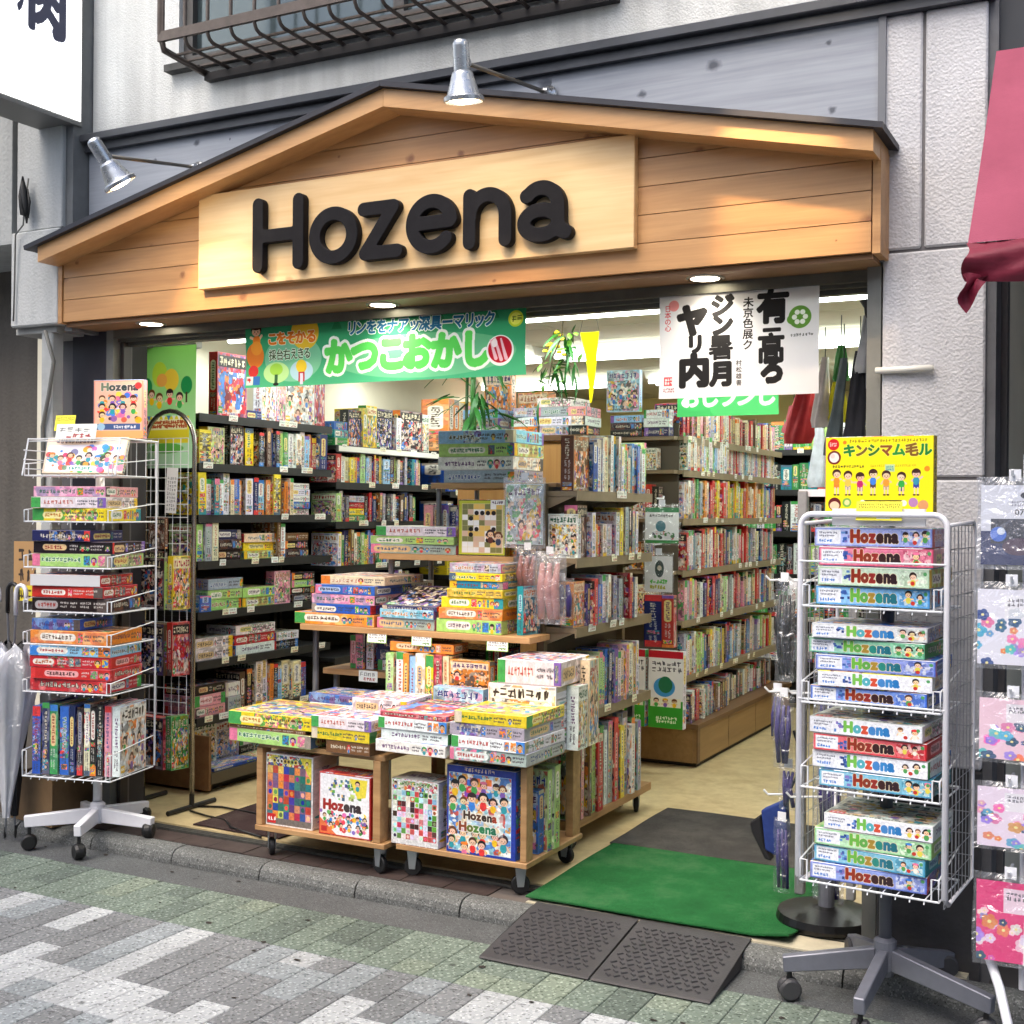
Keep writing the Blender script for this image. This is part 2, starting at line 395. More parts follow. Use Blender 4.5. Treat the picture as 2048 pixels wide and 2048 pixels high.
# glyph masks from the built-in font
GP = 96
_glyph = {}
def glyph(ch, bold=0):
    k = (ch, bold)
    if k in _glyph: return _glyph[k]
    if bold:
        m, adv = glyph(ch, 0); o = m.copy(); r = int(round(bold))
        for dy in range(-r, r + 1):
            for dx in range(-r, r + 1):
                if dx * dx + dy * dy <= r * r + 1:
                    o = np.maximum(o, np.roll(np.roll(m, dy, 0), dx, 1))
        _glyph[k] = (o, adv); return _glyph[k]
    cu = bpy.data.curves.new("glyph", 'FONT'); cu.body = ch; cu.resolution_u = 3
    ob = bpy.data.objects.new("glyph", cu); COL.objects.link(ob); bpy.context.view_layer.update()
    me = ob.to_mesh(); me.calc_loop_triangles()
    V = np.array([v.co[:2] for v in me.vertices]) if len(me.vertices) else np.zeros((1, 2))
    T = [tuple(t.vertices) for t in me.loop_triangles]
    H, Wd = int(GP * 1.5), int(GP * 1.5)
    m = np.zeros((H, Wd), np.float32)
    X = V[:, 0] * GP + GP * .25; Y = (1.05 - V[:, 1]) * GP
    for t in T:
        xs = X[list(t)]; ys = Y[list(t)]
        x0, x1 = max(0, int(xs.min())), min(Wd, int(xs.max()) + 2); y0, y1 = max(0, int(ys.min())), min(H, int(ys.max()) + 2)
        if x1 <= x0 or y1 <= y0: continue
        yy, xx = np.mgrid[y0:y1, x0:x1] + .5
        d = [(xs[(i + 1) % 3] - xs[i]) * (yy - ys[i]) - (ys[(i + 1) % 3] - ys[i]) * (xx - xs[i]) for i in range(3)]
        ins = ((d[0] >= 0) & (d[1] >= 0) & (d[2] >= 0)) | ((d[0] <= 0) & (d[1] <= 0) & (d[2] <= 0))
        m[y0:y1, x0:x1] = np.maximum(m[y0:y1, x0:x1], ins)
    adv = (V[:, 0].max() if len(T) else .3)
    ob.to_mesh_clear(); bpy.data.objects.remove(ob); bpy.data.curves.remove(cu)
    _glyph[k] = (m, adv); return _glyph[k]
def put(a, m, x, y, h, c, sx=1.0, rot=0.0):
    """stamp glyph mask m with cap line at y and font size h"""
    s = GP / h
    W = _win(a, x - .3 * h * sx, y - .3 * h, x + 1.25 * h * sx, y + 1.25 * h)
    if W is None: return
    v, X, Y = W; acc = 0
    for ox in (-.33, 0, .33):
        for oy in (-.33, 0, .33):
            u = (X + ox - x) / sx; w_ = (Y + oy - y)
            if rot: u, w_ = (u - h / 2) * math.cos(rot) + (w_ - h / 2) * math.sin(rot) + h / 2, -(u - h / 2) * math.sin(rot) + (w_ - h / 2) * math.cos(rot) + h / 2
            iu = (u * s + GP * .25).astype(int); iv = (w_ * s + GP * .32).astype(int)
            ok = (iu >= 0) & (iu < m.shape[1]) & (iv >= 0) & (iv < m.shape[0])
            acc = acc + np.where(ok, m[np.clip(iv, 0, m.shape[0] - 1), np.clip(iu, 0, m.shape[1] - 1)], 0)
    blend(v, np.clip(acc / 9, 0, 1), c)
def text(a, s, x, y, h, cols, bold=0, outline=None, ow=6, sx=1.0, gap=.06, dy=0.0):
    """left to right; cols one colour or one per letter"""
    cs = cols if isinstance(cols, list) else [cols] * len(s)
    xs = []; cx = x
    for ch in s:
        xs.append(cx); cx += (glyph(ch)[1] + gap) * h * sx if ch != ' ' else .3 * h * sx
    if outline is not None:
        for i, ch in enumerate(s):
            if ch != ' ': put(a, glyph(ch, bold + ow)[0], xs[i], y + dy * i, h, outline, sx)
    for i, ch in enumerate(s):
        if ch != ' ': put(a, glyph(ch, bold)[0], xs[i], y + dy * i, h, cs[i % len(cs)], sx)
    return cx
def scrib(a, x0, y0, x1, y1, c, rows=1, r=.8, al=.9):
    rh = (y1 - y0) / rows
    for k in range(rows): fine_text(a, x0, x1, y0 + rh * (k + .5), rh * .8, c, max(.6, r * .75))
def kid(a, cx, cy, s, shirt=None, hair=None, pants=None):
    shirt = shirt or random.choice(BRIGHT[:8]); hair = hair or random.choice([(.16, .09, .07), (.3, .16, .1), (.08, .07, .08), (.42, .24, .12), (.2, .12, .14)])
    sk = tuple(x * random.uniform(.92, 1.02) for x in SKIN)
    if pants: fill(a, cx - .32 * s, cy + 1.1 * s, cx + .32 * s, cy + 1.65 * s, pants)
    for q in (-1, 1):
        ex, ey = random.uniform(.45, .7), random.uniform(.4, 1.15); seg(a, cx + q * .3 * s, cy + .65 * s, cx + q * ex * s, cy + ey * s, .11 * s, sk)
    disc(a, cx, cy + .85 * s, .36 * s, shirt, .45 * s)
    disc(a, cx, cy - .04 * s, .50 * s, hair, .48 * s); disc(a, cx + random.uniform(-.06, .06) * s, cy + .13 * s, .40 * s, sk, .34 * s)
    t = random.random()
    if t < .3: disc(a, cx, cy - .22 * s, .46 * s, hair, .22 * s)
    elif t < .5:
        for q in (-1, 1): disc(a, cx + q * .48 * s, cy + .12 * s, .14 * s, hair, .2 * s)
    elif t < .62: disc(a, cx, cy - .3 * s, .5 * s, random.choice(BRIGHT[:6]), .2 * s)
    if s > 9:
        for q in (-1, 1): disc(a, cx + q * .15 * s, cy + .13 * s, .04 * s, (.15, .1, .1), .055 * s); disc(a, cx + q * .25 * s, cy + .24 * s, .07 * s, (.92, .6, .5), .05 * s, al=.7)
        disc(a, cx, cy + .29 * s, .08 * s, (.7, .3, .28), .035 * s)
def jit(c, d=.06):
    return tuple(min(1, max(0, x + random.uniform(-d, d))) for x in c)
LET_BROWN = [(.55, .17, .08), (.50, .18, .10), (.55, .15, .12), (.2, .08, .08), (.15, .07, .09), (.17, .08, .1)]
LET_GREEN = [(.40, .68, .25), (.35, .62, .28), (.62, .50, .18), (.14, .50, .45), (.12, .42, .50), (.10, .40, .45)]
LET_MIX = [(.45, .72, .3), (.3, .65, .7), (.80, .30, .2), (.25, .5, .75), (.2, .5, .75), (.15, .45, .7)]
def nz(h, w, cell):
    gh, gw = int(h / cell) + 2, int(w / cell) + 2
    G = RNG.random((gh, gw)).astype(np.float32)
    y = np.arange(h) / cell; x = np.arange(w) / cell; yi = y.astype(int); xi = x.astype(int); fy = (y - yi)[:, None]; fx = (x - xi)[None, :]
    fy = fy * fy * (3 - 2 * fy); fx = fx * fx * (3 - 2 * fx)
    return (G[yi][:, xi] * (1 - fy) * (1 - fx) + G[yi][:, xi + 1] * (1 - fy) * fx + G[yi + 1][:, xi] * fy * (1 - fx) + G[yi + 1][:, xi + 1] * fy * fx).astype(np.float32)
def patches(a, cols, cell, al=1.0):
    """illustration-like ground: irregular fields of the given colours"""
    h, w = a.shape[:2]
    if h < 3 or w < 3: return
    F = np.stack([nz(h, w, cell) + .35 * nz(h, w, max(2, cell * .4)) for _ in cols]); k = F.argmax(0)
    v = np.array(cols, np.float32)[k] * (.82 + .36 * nz(h, w, max(2, cell * .5)))[..., None]
    a[:] = a * (1 - al) + v * al
def grain(a, amt=.10, desat=.10):
    h, w = a.shape[:2]
    a *= (1 - amt + 1.3 * amt * nz(h, w, 9))[..., None] * (1 - amt * .6 + amt * 1.2 * nz(h, w, 2.2))[..., None]
    g = a.mean(2, keepdims=True); a[:] = a * (1 - desat) + g * desat
def fine_text(a, x0, x1, yc, hh, c, r=1.15, edge=None):
    """unreadably small lettering: dense little strokes"""
    x = x0
    while x < x1 - hh * .4:
        w = hh * random.uniform(.7, 1.0)
        P = []
        for _ in range(random.randint(3, 4)):
            if random.random() < .5: yy = yc + random.uniform(-.45, .45) * hh; P.append((x + w * .1, yy, x + w * random.uniform(.6, .9), yy + random.uniform(-1, 1)))
            else: xx = x + random.uniform(.15, .8) * w; P.append((xx, yc - hh * random.uniform(.2, .5), xx + random.uniform(-.2, .2) * w, yc + hh * random.uniform(.2, .5)))
        if edge is not None:
            for q in P: seg(a, *q, r + 1.3, edge)
        for q in P: seg(a, *q, r, c)
        x += w * 1.12
ACC = BRIGHT[:8] + [(.85, .8, .7), (.35, .3, .28), (.6, .55, .5), (.3, .4, .5), (.75, .7, .55)]
INKS = [(.68, .14, .12), (.13, .22, .5), (.16, .12, .1), (.1, .38, .25), (.72, .36, .1), (.3, .15, .35)]
def spine_art(c, i):
    """long side of a lidded game box"""
    a, sh, uv = alloc(250, 38); h, w = a.shape[:2]
    b = jit(PALC[c], .05); a[:] = b
    dark = sum(b) < 1.2
    mix_ = lambda q, t: tuple(b[k] * (1 - t) + q[k] * t for k in range(3))
    cols = [b, mix_(random.choice(ACC), .5), mix_((.95, .93, .88), .55), mix_(random.choice(ACC), .8), tuple(x * .7 for x in b)]
    k = i % 5
    if k == 1:
        x0 = random.randint(0, 90); x1 = random.randint(x0 + 50, 245); patches(a[:, x0:x1], cols + [random.choice(ACC)], random.uniform(6, 11))
    elif k == 2: patches(a, cols[:3], 20, .6)
    if random.random() < .45: fill(a, 0, 0, random.uniform(14, 44), h, random.choice(ACC))
    if random.random() < .35: fill(a, w - random.uniform(14, 40), 0, w, h, random.choice(ACC))
    x = random.uniform(8, 46); pw = random.uniform(70, 130); yc = h / 2 + random.uniform(-2, 2)
    ink = random.choice(INKS)
    if random.random() < .55:
        pc = random.choice([(.93, .91, .86), (.92, .84, .5), mix_((1, 1, 1), .6), (.88, .74, .52)]); seg(a, x + 11, yc, x + pw - 11, yc, random.uniform(9, 12), pc)
        fine_text(a, x + 9, x + pw - 9, yc, random.uniform(9, 12), mix_(ink, .85), 1.0)
    else: fine_text(a, x, x + pw, yc, random.uniform(11, 15), (.88, .85, .76) if dark else mix_(ink, .85), 1.15, None if random.random() < .4 else ((.12, .1, .1) if dark else (.95, .94, .9)))
    x += pw + 8
    while x < w - 16:
        t = random.random()
        if t < .3:
            s = random.uniform(9, 15); disc(a, x + s * .5, h / 2, s * .75, jit(random.choice(ACC), .05)); kid(a, x + s * .5, h / 2 - s * .2, s); x += s * 1.5
        elif t < .7:
            ww = random.uniform(20, 46); fine_text(a, x, min(w - 6, x + ww), h / 2 - 5, 6, (.85, .83, .8) if dark else (.25, .24, .28), .7); fine_text(a, x, min(w - 6, x + ww * .8), h / 2 + 5, 6, (.8, .78, .75) if dark else (.3, .28, .3), .7); x += ww + 6
        else:
            ww = random.uniform(10, 24); x1 = int(min(w, x + ww)); patches(a[6:h - 6, int(x):x1], [random.choice(ACC) for _ in range(3)], 5); x += ww + 5
    grain(a)
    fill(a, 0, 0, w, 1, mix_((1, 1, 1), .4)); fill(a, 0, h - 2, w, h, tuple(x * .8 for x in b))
    return sh, uv
def cover_art(c, i):
    """lid picture"""
    a, sh, uv = alloc(200, 200); h, w = a.shape[:2]
    b = jit(PALC[c], .05); a[:] = b
    k = i % 3; dark = sum(b) < 1.2
    mix_ = lambda q, t: tuple(b[j] * (1 - t) + q[j] * t for j in range(3))
    acc = [random.choice(ACC) for _ in range(4)]
    patches(a, [b, mix_(acc[0], .4), mix_((.95, .93, .88), .5), mix_(acc[1], .6)], random.uniform(22, 40))
    patches(a[random.randint(40, 60):h - 14, 12:w - 12], [b, b] + acc[:3] + [(.93, .9, .85), SKIN, tuple(x * .6 for x in b)], random.uniform(14, 26), .9)
    for _ in range(22):
        x, y = random.uniform(0, w), random.uniform(50, h); r_ = random.uniform(3, 12); t = random.uniform(0, 6)
        poly(a, [(x + r_ * math.cos(t), y + r_ * math.sin(t)), (x + r_ * math.cos(t + 2), y + r_ * math.sin(t + 2)), (x + r_ * .6 * math.cos(t + 4), y + r_ * .6 * math.sin(t + 4))], jit(random.choice(acc + [(.9, .88, .82), (.15, .13, .14)]), .1))
    if not dark:
        for q in range([9, 4, 6][k]): kid(a, random.uniform(20, w - 20), random.uniform(70, 160), random.uniform(14, 30))
    if random.random() < .6: fill(a, 6, 10, w - 6, 46, mix_((.95, .94, .9), .75) if not dark else (.12, .11, .12), .9)
    fine_text(a, 16, w - 16, 28, random.uniform(22, 28), random.choice(INKS) if not dark else (.9, .85, .7), 2.3, (.95, .93, .88) if not dark else (.1, .1, .1))
    fine_text(a, 20, w - 60, h - 12, 8, (.9, .9, .9) if dark else (.2, .2, .22), .9)
    fill(a, 8, h - 30, 36, h - 10, random.choice(BRIGHT[:4])); fine_text(a, 11, 34, h - 20, 9, (.95, .95, .95), 1.1)
    grain(a, .12, .08)
    for (x0, y0, x1, y1) in ((0, 0, w, 3), (0, h - 3, w, h), (0, 0, 3, h), (w - 3, 0, w, h)): fill(a, x0, y0, x1, y1, mix_((1, 1, 1), .25))
    return sh, uv
SPINE = {c: [spine_art(c, i) for i in range(10)] for c in PALC}
COVER = {c: [cover_art(c, i) for i in range(3)] for c in PALC}
def blank(col):
    a, sh, uv = alloc(12, 12); a[:] = col; return sh, uv
PLAIN_WHITE = blank((.88, .88, .87))
def hozena_side(bg, letters, plate=True, dim=0.0, face=True):
    """front of a box on the white wire rack"""
    a, sh, uv = alloc(512, 84); h, w = a.shape[:2]
    a[:] = bg
    g = np.linspace(0, 1, w, dtype=np.float32)[None, :, None]
    white = sum(bg) > 2.5
    if not white:
        pale = np.array([min(1, .45 + .6 * x) for x in bg], np.float32)
        a[8:h - 8, 8:w - 8] = pale * (1 - g[:, 8:w - 8] * .5) + np.array(bg, np.float32) * (g[:, 8:w - 8] * .5)
        for _ in range(40): fill(a, random.uniform(8, w - 30), random.uniform(8, h - 14), random.uniform(30, w - 8), random.uniform(10, h - 8), jit(bg, .15), .06)
    fill(a, 14, 12, 118, h - 12, (.93, .94, .96))
    fine_text(a, 22, 106, 24, 8, (.3, .32, .4), .8); fine_text(a, 22, 90, 38, 8, (.3, .32, .4), .8); fine_text(a, 22, 84, 60, 13, (.2, .45, .8), 1.4)
    for _ in range(7):
        x, y = random.uniform(112, 150), random.uniform(14, h - 26); fill(a, x, y, x + random.uniform(10, 20), y + random.uniform(8, 16), random.choice([(.2, .35, .65), (.35, .55, .8), (.15, .25, .5), (.5, .45, .75)]))
    grain(a, .10, .04)
    if not white: patches(a[10:h - 10, 380:500], [tuple(min(1, .35 + .6 * x) for x in bg), (.9, .9, .85), tuple(x * .8 for x in bg)], 14, .6)
    text(a, "Hozena", 160, 10, 72, letters, bold=7, outline=(.90, .82, .68) if not white else None, ow=3, gap=.11, sx=.84)
    if face:
        for x in random.choice([(412, 466), (405, 448, 488), (440,), (420, 474)]):
            kid(a, x + random.uniform(-6, 6), random.uniform(24, 36), random.uniform(24, 34), shirt=random.choice([(.85, .8, .3), (.9, .9, .85), (.3, .6, .3)]))
        disc(a, 439, 62, 9, (.75, .2, .15)); disc(a, 494, 22, 8, (.3, .6, .35))
    fill(a, 0, 0, w, 3, jit(tuple(min(1, x + .1) for x in bg), .02))
    if dim: a *= (1 - dim)
    return sh, uv
def mosaic_cover(border, title, seed, pal, n=9, centre=None):
    a, sh, uv = alloc(320, 360); h, w = a.shape[:2]; random.seed(seed)
    a[:] = border; fill(a, 9, 9, w - 9, h - 9, (.45, .42, .40) if title == 'band' else (.88, .88, .88)); patches(a[9:60, 9:w - 9], pal[:4] + [(.9, .88, .8)], 16)
    m = 12; cw = (w - 2 * m) / n; ny = int((h - 80) / cw)
    for j in range(ny):
        for i in range(n):
            c = jit(random.choice(pal), .1)
            if centre and abs(i - n / 2 + .5) < 2.4 and ny * .25 < j < ny * .75: c = jit(random.choice(centre), .06)
            x, y = m + i * cw, 62 + j * cw
            fill(a, x, y, x + cw - 1.2, y + cw - 1.2, c)
            if random.random() < .35: disc(a, x + cw / 2, y + cw / 2, cw * .32, jit(random.choice(pal), .2))
    random.seed(seed + 5)
    if title == 'band':
        for q in range(7):
            disc(a, 60 + q * 24, 36, 13, random.choice([(.85, .75, .3), (.9, .9, .85), (.6, .75, .4)])); disc(a, 60 + q * 24, 36, 7, (.25, .18, .12))
        poly(a, [(w - 90, 10), (w - 10, 10), (w - 10, 120)], (.9, .85, .25)); kid(a, w - 40, 36, 20)
        fill(a, 12, h - 60, 70, h - 14, (.8, .1, .12)); scrib(a, 18, h - 48, 64, h - 24, (1, 1, 1), 1, 3)
    else:
        for q in range(5): kid(a, 34 + q * 60 + random.uniform(-10, 10), 26, random.uniform(18, 26))
        fine_text(a, 70, 250, 24, 20, (.3, .5, .2), 1.8, (.95, .95, .9))
    grain(a, .14, .06)
    return sh, uv
def special_prints():
    S = {}
    random.seed(21)
    S['mosaic'] = mosaic_cover((.9, .9, .9), 'band', 3, [(.15, .45, .4), (.75, .2, .2), (.2, .3, .6), (.85, .8, .3), (.9, .5, .3), (.2, .55, .45), (.45, .3, .5), (.9, .6, .55)], 8)
    S['check'] = mosaic_cover((.9, .9, .9), 'dots', 8, [(.9, .9, .88), (.85, .9, .92), (.4, .65, .25), (.8, .25, .3), (.3, .2, .15), (.9, .9, .9), (.6, .8, .85)], 10, [(.7, .12, .15), (.25, .1, .08), (.9, .45, .5), (.85, .85, .85)])
    # red framed cover
    a, sh, uv = alloc(320, 330); h, w = a.shape[:2]; a[:] = (.7, .12, .15); fill(a, 8, 8, w - 8, h - 8, (.93, .93, .94))
    for _ in range(70): fill(a, *(lambda x, y, s: (x, y, x + s, y + s))(random.uniform(60, 260), random.uniform(25, 130), random.uniform(8, 20)), jit(random.choice([(.4, .65, .25), (.6, .8, .4), (.9, .9, .85), (.3, .4, .6), (.85, .8, .5)]), .1))
    poly(a, [(190, 20), (300, 20), (290, 110), (240, 120)], (.92, .85, .25)); kid(a, 240, 44, 30)
    for _ in range(60):
        x, y = random.uniform(14, w - 16), random.uniform(205, h - 30); disc(a, x, y, random.uniform(5, 14), jit(random.choice(BRIGHT), .1), al=.9)
    for q in range(12): kid(a, 30 + (q % 6) * 52 + random.uniform(-8, 8), 226 + (q // 6) * 44, 24)
    poly(a, [(8, h - 90), (8, h - 8), (110, h - 8)], (.88, .45, .25)); fill(a, 16, h - 46, 52, h - 18, (.75, .15, .15))
    text(a, "Hozena", 26, 140, 72, [(.62, .13, .1), (.62, .13, .1), (.6, .15, .12), (.25, .2, .2), (.2, .16, .2), (.2, .14, .16)], bold=6, outline=(.95, .95, .95), ow=4, gap=.08)
    grain(a, .08, .03); S['redframe'] = (sh, uv)
    # blue framed cover with two lines
    a, sh, uv = alloc(340, 400); h, w = a.shape[:2]; a[:] = (.12, .22, .62); fill(a, 12, 34, w - 22, h - 14, (.72, .84, .92))
    scrib(a, 90, 6, 240, 28, (.9, .8, .7), 1, 2.2)
    patches(a[36:h - 16, 14:w - 24], [(.72, .84, .92), (.93, .9, .82), (.25, .45, .75), (.9, .6, .2), (.8, .25, .2), (.5, .75, .8), (.95, .93, .88)], 26, .85)
    for _ in range(30): fill(a, *(lambda x, y, s: (x, y, x + s, y + s))(random.uniform(90, 230), random.uniform(40, 120), random.uniform(14, 30)), jit(random.choice(BRIGHT), .1))
    for q in range(22):
        row = q // 6; kid(a, 36 + (q % 6) * 50 + random.uniform(-10, 10), [72, 146, 300, 346][row] + random.uniform(-16, 16), random.uniform(32, 46))
    fill(a, 60, 205, w - 60, 300, (.85, .9, .9), .55)
    text(a, "Hozena", 84, 202, 50, [(.25, .16, .1), (.3, .18, .1), (.35, .2, .1), (.2, .15, .12), (.2, .14, .12), (.6, .2, .1)], bold=5, outline=(.96, .94, .88), ow=5, gap=.08)
    text(a, "Hozena", 62, 252, 56, [(.55, .25, .12), (.4, .45, .15), (.3, .5, .2), (.15, .5, .3), (.12, .48, .32), (.1, .42, .3)], bold=5, outline=(.96, .94, .88), ow=5, gap=.08)
    grain(a, .10, .03); S['blueframe'] = (sh, uv)
    # rack boxes, top to bottom of each tier
    BL = (.36, .45, .80); LB = (.30, .62, .88); TE = (.25, .60, .74); GR = (.38, .70, .52); WH = (.93, .94, .96); PK = (.80, .28, .42); RD = (.82, .13, .17); LV = (.50, .58, .86)
    S['rack'] = [[(LV, LET_BROWN), (PK, LET_BROWN), ((.72, .84, .70), LET_BROWN), (LB, LET_GREEN)],
                 [((.8, .82, .82), LET_MIX), (GR, LET_GREEN), (BL, LET_GREEN), (WH, LET_MIX), ((.24, .42, .82), LET_BROWN)],
                 [(WH, LET_MIX), (RD, LET_BROWN), (WH, LET_MIX), (TE, LET_BROWN)],
                 [(WH, LET_MIX), ((.55, .80, .55), LET_GREEN), (TE, LET_GREEN), (BL, LET_BROWN)]]
    S['rackp'] = [[hozena_side(c, l) for c, l in t] for t in S['rack']]
    S['rackc'] = [[c for c, l in t] for t in S['rack']]
    # yellow display box
    a, sh, uv = alloc(560, 400); h, w = a.shape[:2]; a[:] = (.97, .90, .08)
    disc(a, 44, 40, 30, (.82, .12, .12)); scrib(a, 24, 28, 64, 52, (1, .9, .85), 2, 1.4)
    disc(a, 48, 108, 36, (.45, .1, .12)); disc(a, 48, 108, 26, (.92, .9, .85)); disc(a, 40, 100, 12, (.9, .8, .75))
    cols = [(.12, .5, .2), (.45, .35, .12), (.2, .45, .15), (.55, .3, .12), (.15, .55, .2), (.5, .35, .1), (.1, .5, .2)]
    text(a, "キンシマム毛ル", 94, 48, 68, cols, bold=5, outline=(.98, .94, .45), ow=3, gap=.03)
    scrib(a, 130, 14, w - 30, 34, (.5, .4, .05), 1, 1.4); scrib(a, 40, 146, 210, 164, (.25, .25, .1), 1, 1.8); scrib(a, 240, 146, 470, 160, (.75, .65, .1), 1, 1.2)
    fill(a, 315, 146, 365, 184, (.75, .85, .6)); scrib(a, 320, 152, 360, 178, (.2, .5, .6), 2, 1.4)
    for q, (cx, sh_, pa) in enumerate([(62, (.93, .55, .15), (.93, .5, .2)), (122, (.95, .75, .3), (.6, .6, .62)), (186, (.75, .15, .4), (.55, .5, .55)), (254, (.25, .5, .85), (.3, .25, .25)), (322, (.93, .6, .2), (.7, .6, .5)), (400, (.2, .65, .25), (.25, .4, .45)), (474, (.2, .55, .65), (.2, .25, .6))]):
        kid(a, cx, 192 + (q % 3) * 8, 46, sh_, (.25, .13, .1), pa)
        fill(a, cx - 12, 262, cx - 4, 300, SKIN); fill(a, cx + 4, 262, cx + 12, 300, SKIN); disc(a, cx - 9, 302, 8, (.2, .15, .12), 4); disc(a, cx + 9, 302, 8, (.2, .15, .12), 4)
    disc(a, 52, 350, 34, (.4, .12, .12)); disc(a, 52, 358, 26, SKIN, 22); disc(a, 118, 342, 24, (.5, .7, .3)); disc(a, 118, 342, 14, (.9, .85, .6))
    seg(a, 210, 344, 400, 344, 15, (.15, .12, .12)); scrib(a, 220, 338, 390, 350, (.8, .4, .5), 1, 1.4); disc(a, 200, 344, 16, (.9, .9, .88)); disc(a, 412, 344, 16, (.9, .9, .88))
    disc(a, 460, 340, 24, (.7, .5, .7)); disc(a, 510, 354, 26, (.85, .6, .4)); disc(a, 528, 170, 14, (.93, .55, .1)); disc(a, 104, 30, 10, (.93, .5, .1))
    S['yellow'] = (sh, uv)
    a, sh, uv = alloc(200, 90); a[:] = (.96, .92, .25); scrib(a, 10, 10, 190, 34, (.4, .38, .1), 2, 1.0); fill(a, 90, 55, 150, 82, (.93, .95, .9)); scrib(a, 100, 60, 180, 78, (.2, .5, .35), 1, 1.6)
    S['card'] = (sh, uv)
    # pink display box on the spinner
    a, sh, uv = alloc(230, 290); h, w = a.shape[:2]; a[:] = (.90, .60, .50); fill(a, 8, 8, w - 8, h - 8, (.93, .72, .62))
    for _ in range(50): disc(a, random.uniform(10, w - 10), random.uniform(70, 205), random.uniform(6, 16), jit(random.choice(BRIGHT), .1), al=.8)
    for q in range(9): kid(a, 40 + (q % 4) * 48, 90 + (q // 4) * 40, 30)
    text(a, "Hozena", 34, 14, 52, [(.45, .5, .4), (.25, .3, .28), (.3, .3, .3), (.2, .25, .25), (.3, .25, .25), (.25, .22, .25)], bold=5, outline=(.95, .9, .85), ow=3, gap=.08)
    disc(a, 206, 30, 16, (.85, .2, .2)); fill(a, 14, 215, w - 14, 245, (.25, .35, .55)); disc(a, 36, 230, 18, (.6, .75, .85)); scrib(a, 90, 222, 200, 240, (.9, .9, .9), 1, 2); fill(a, 0, 250, w, h, (.90, .66, .42))
    S['pinkbox'] = (sh, uv)
    # slanted picture book in the top basket
    a, sh, uv = alloc(330, 170); h, w = a.shape[:2]; a[:] = (.93, .82, .72); fill(a, 10, 36, w - 10, h - 10, (.92, .9, .93))
    for _ in range(70): disc(a, random.uniform(10, w - 10), random.uniform(44, h - 8), random.uniform(5, 17), jit(random.choice(BRIGHT), .12), al=.85)
    for q in range(8): kid(a, 30 + q * 38, 84 + (q % 2) * 14, 26)
    scrib(a, 40, 10, 200, 30, (.35, .25, .3), 1, 2.2); fill(a, 100, h - 36, 210, h - 12, (.9, .95, .9)); scrib(a, 108, h - 32, 200, h - 16, (.2, .55, .5), 1, 2)
    S['book'] = (sh, uv)
    # chess-like cover
    a, sh, uv = alloc(220, 250); h, w = a.shape[:2]; a[:] = (.2, .2, .14); fill(a, 5, 5, w - 5, h - 5, (.72, .75, .22)); fill(a, 18, 18, w - 12, h - 12, (.85, .80, .62))
    for j in range(9):
        for i in range(7): fill(a, 20 + i * 26, 20 + j * 24, 45 + i * 26, 43 + j * 24, random.choice([(.93, .92, .9), (.9, .75, .4), (.5, .5, .3), (.95, .94, .92), (.85, .72, .62)]))
    for _ in range(16): disc(a, 60 + random.randint(0, 4) * 26, 60 + random.randint(0, 6) * 24, 10, (.1, .08, .07))
    kid(a, 150, 150, 34, (.4, .2, .15)); kid(a, 186, 158, 34, (.2, .25, .35))
    fill(a, 150, 2, 214, 24, (.92, .92, .9)); scrib(a, 156, 6, 208, 20, (.3, .2, .3), 1, 1.6)
    S['chess'] = (sh, uv)
    # long hanging banner
    a, sh, uv = alloc(1340, 290); h, w = a.shape[:2]
    yy = np.linspace(0, 1, h, dtype=np.float32)[:, None, None]; a[:] = np.array((.16, .55, .36), np.float32) * (1 - yy) + np.array((.30, .72, .52), np.float32) * yy
    for q in range(9):
        x = 360 + q * 120; poly(a, [(x - 26, 62), (x, 8), (x + 26, 62)], (.10, .46, .28), .7)
    disc(a, 880, 190, 420, (.62, .86, .66), 90, al=.45); disc(a, 250, 170, 150, (.75, .9, .8), 100, al=.45)
    disc(a, 318, 66, 72, (.90, .74, .18))
    text(a, "こをそかる", 116, 62, 58, (.88, .46, .10), bold=5, outline=(.97, .94, .85), ow=4, gap=.0)
    text(a, "採台右えきる", 122, 134, 50, (.28, .36, .24), bold=2, outline=(.93, .96, .9), ow=5, gap=.0, sx=.8)
    kid(a, 60, 40, 56, (.92, .5, .15), (.2, .08, .06)); disc(a, 50, 150, 46, (.92, .50, .18), 54); disc(a, 58, 118, 30, (.95, .6, .2))
    disc(a, 40, 218, 26, (.82, .2, .2)); fill(a, 6, 240, 40, 278, (.93, .9, .9)); fill(a, 42, 240, 76, 278, (.2, .45, .75)); scrib(a, 10, 246, 36, 272, (.8, .15, .15), 1, 3)
    disc(a, 160, 228, 66, (.72, .9, .62), 46); disc(a, 160, 214, 34, (.62, .84, .3), 26); fill(a, 152, 236, 168, 272, (.2, .4, .25)); disc(a, 160, 278, 14, (.1, .15, .1), 7)
    disc(a, 292, 226, 60, (.7, .86, .92), 44); disc(a, 292, 206, 28, (.93, .8, .2)); fill(a, 276, 230, 308, 272, (.75, .2, .25)); fill(a, 284, 236, 300, 284, (.85, .85, .92))
    text(a, "リンををナアッ深具ーマリック", 528, 40, 62, (.10, .42, .60), bold=4, outline=(.94, .97, .95), ow=6, gap=.02, sx=.86)
    text(a, "かつこおかし", 414, 122, 150, (.36, .84, .36), bold=7, outline=(.97, .99, .97), ow=8, gap=.0, sx=.92)
    disc(a, 1296, 70, 32, (.80, .86, .2)); disc(a, 1296, 70, 24, (.92, .95, .4)); scrib(a, 1280, 56, 1312, 84, (.3, .4, .1), 1, 2.4)
    disc(a, 1230, 190, 60, (.97, .97, .97)); disc(a, 1230, 186, 52, (.74, .06, .16))
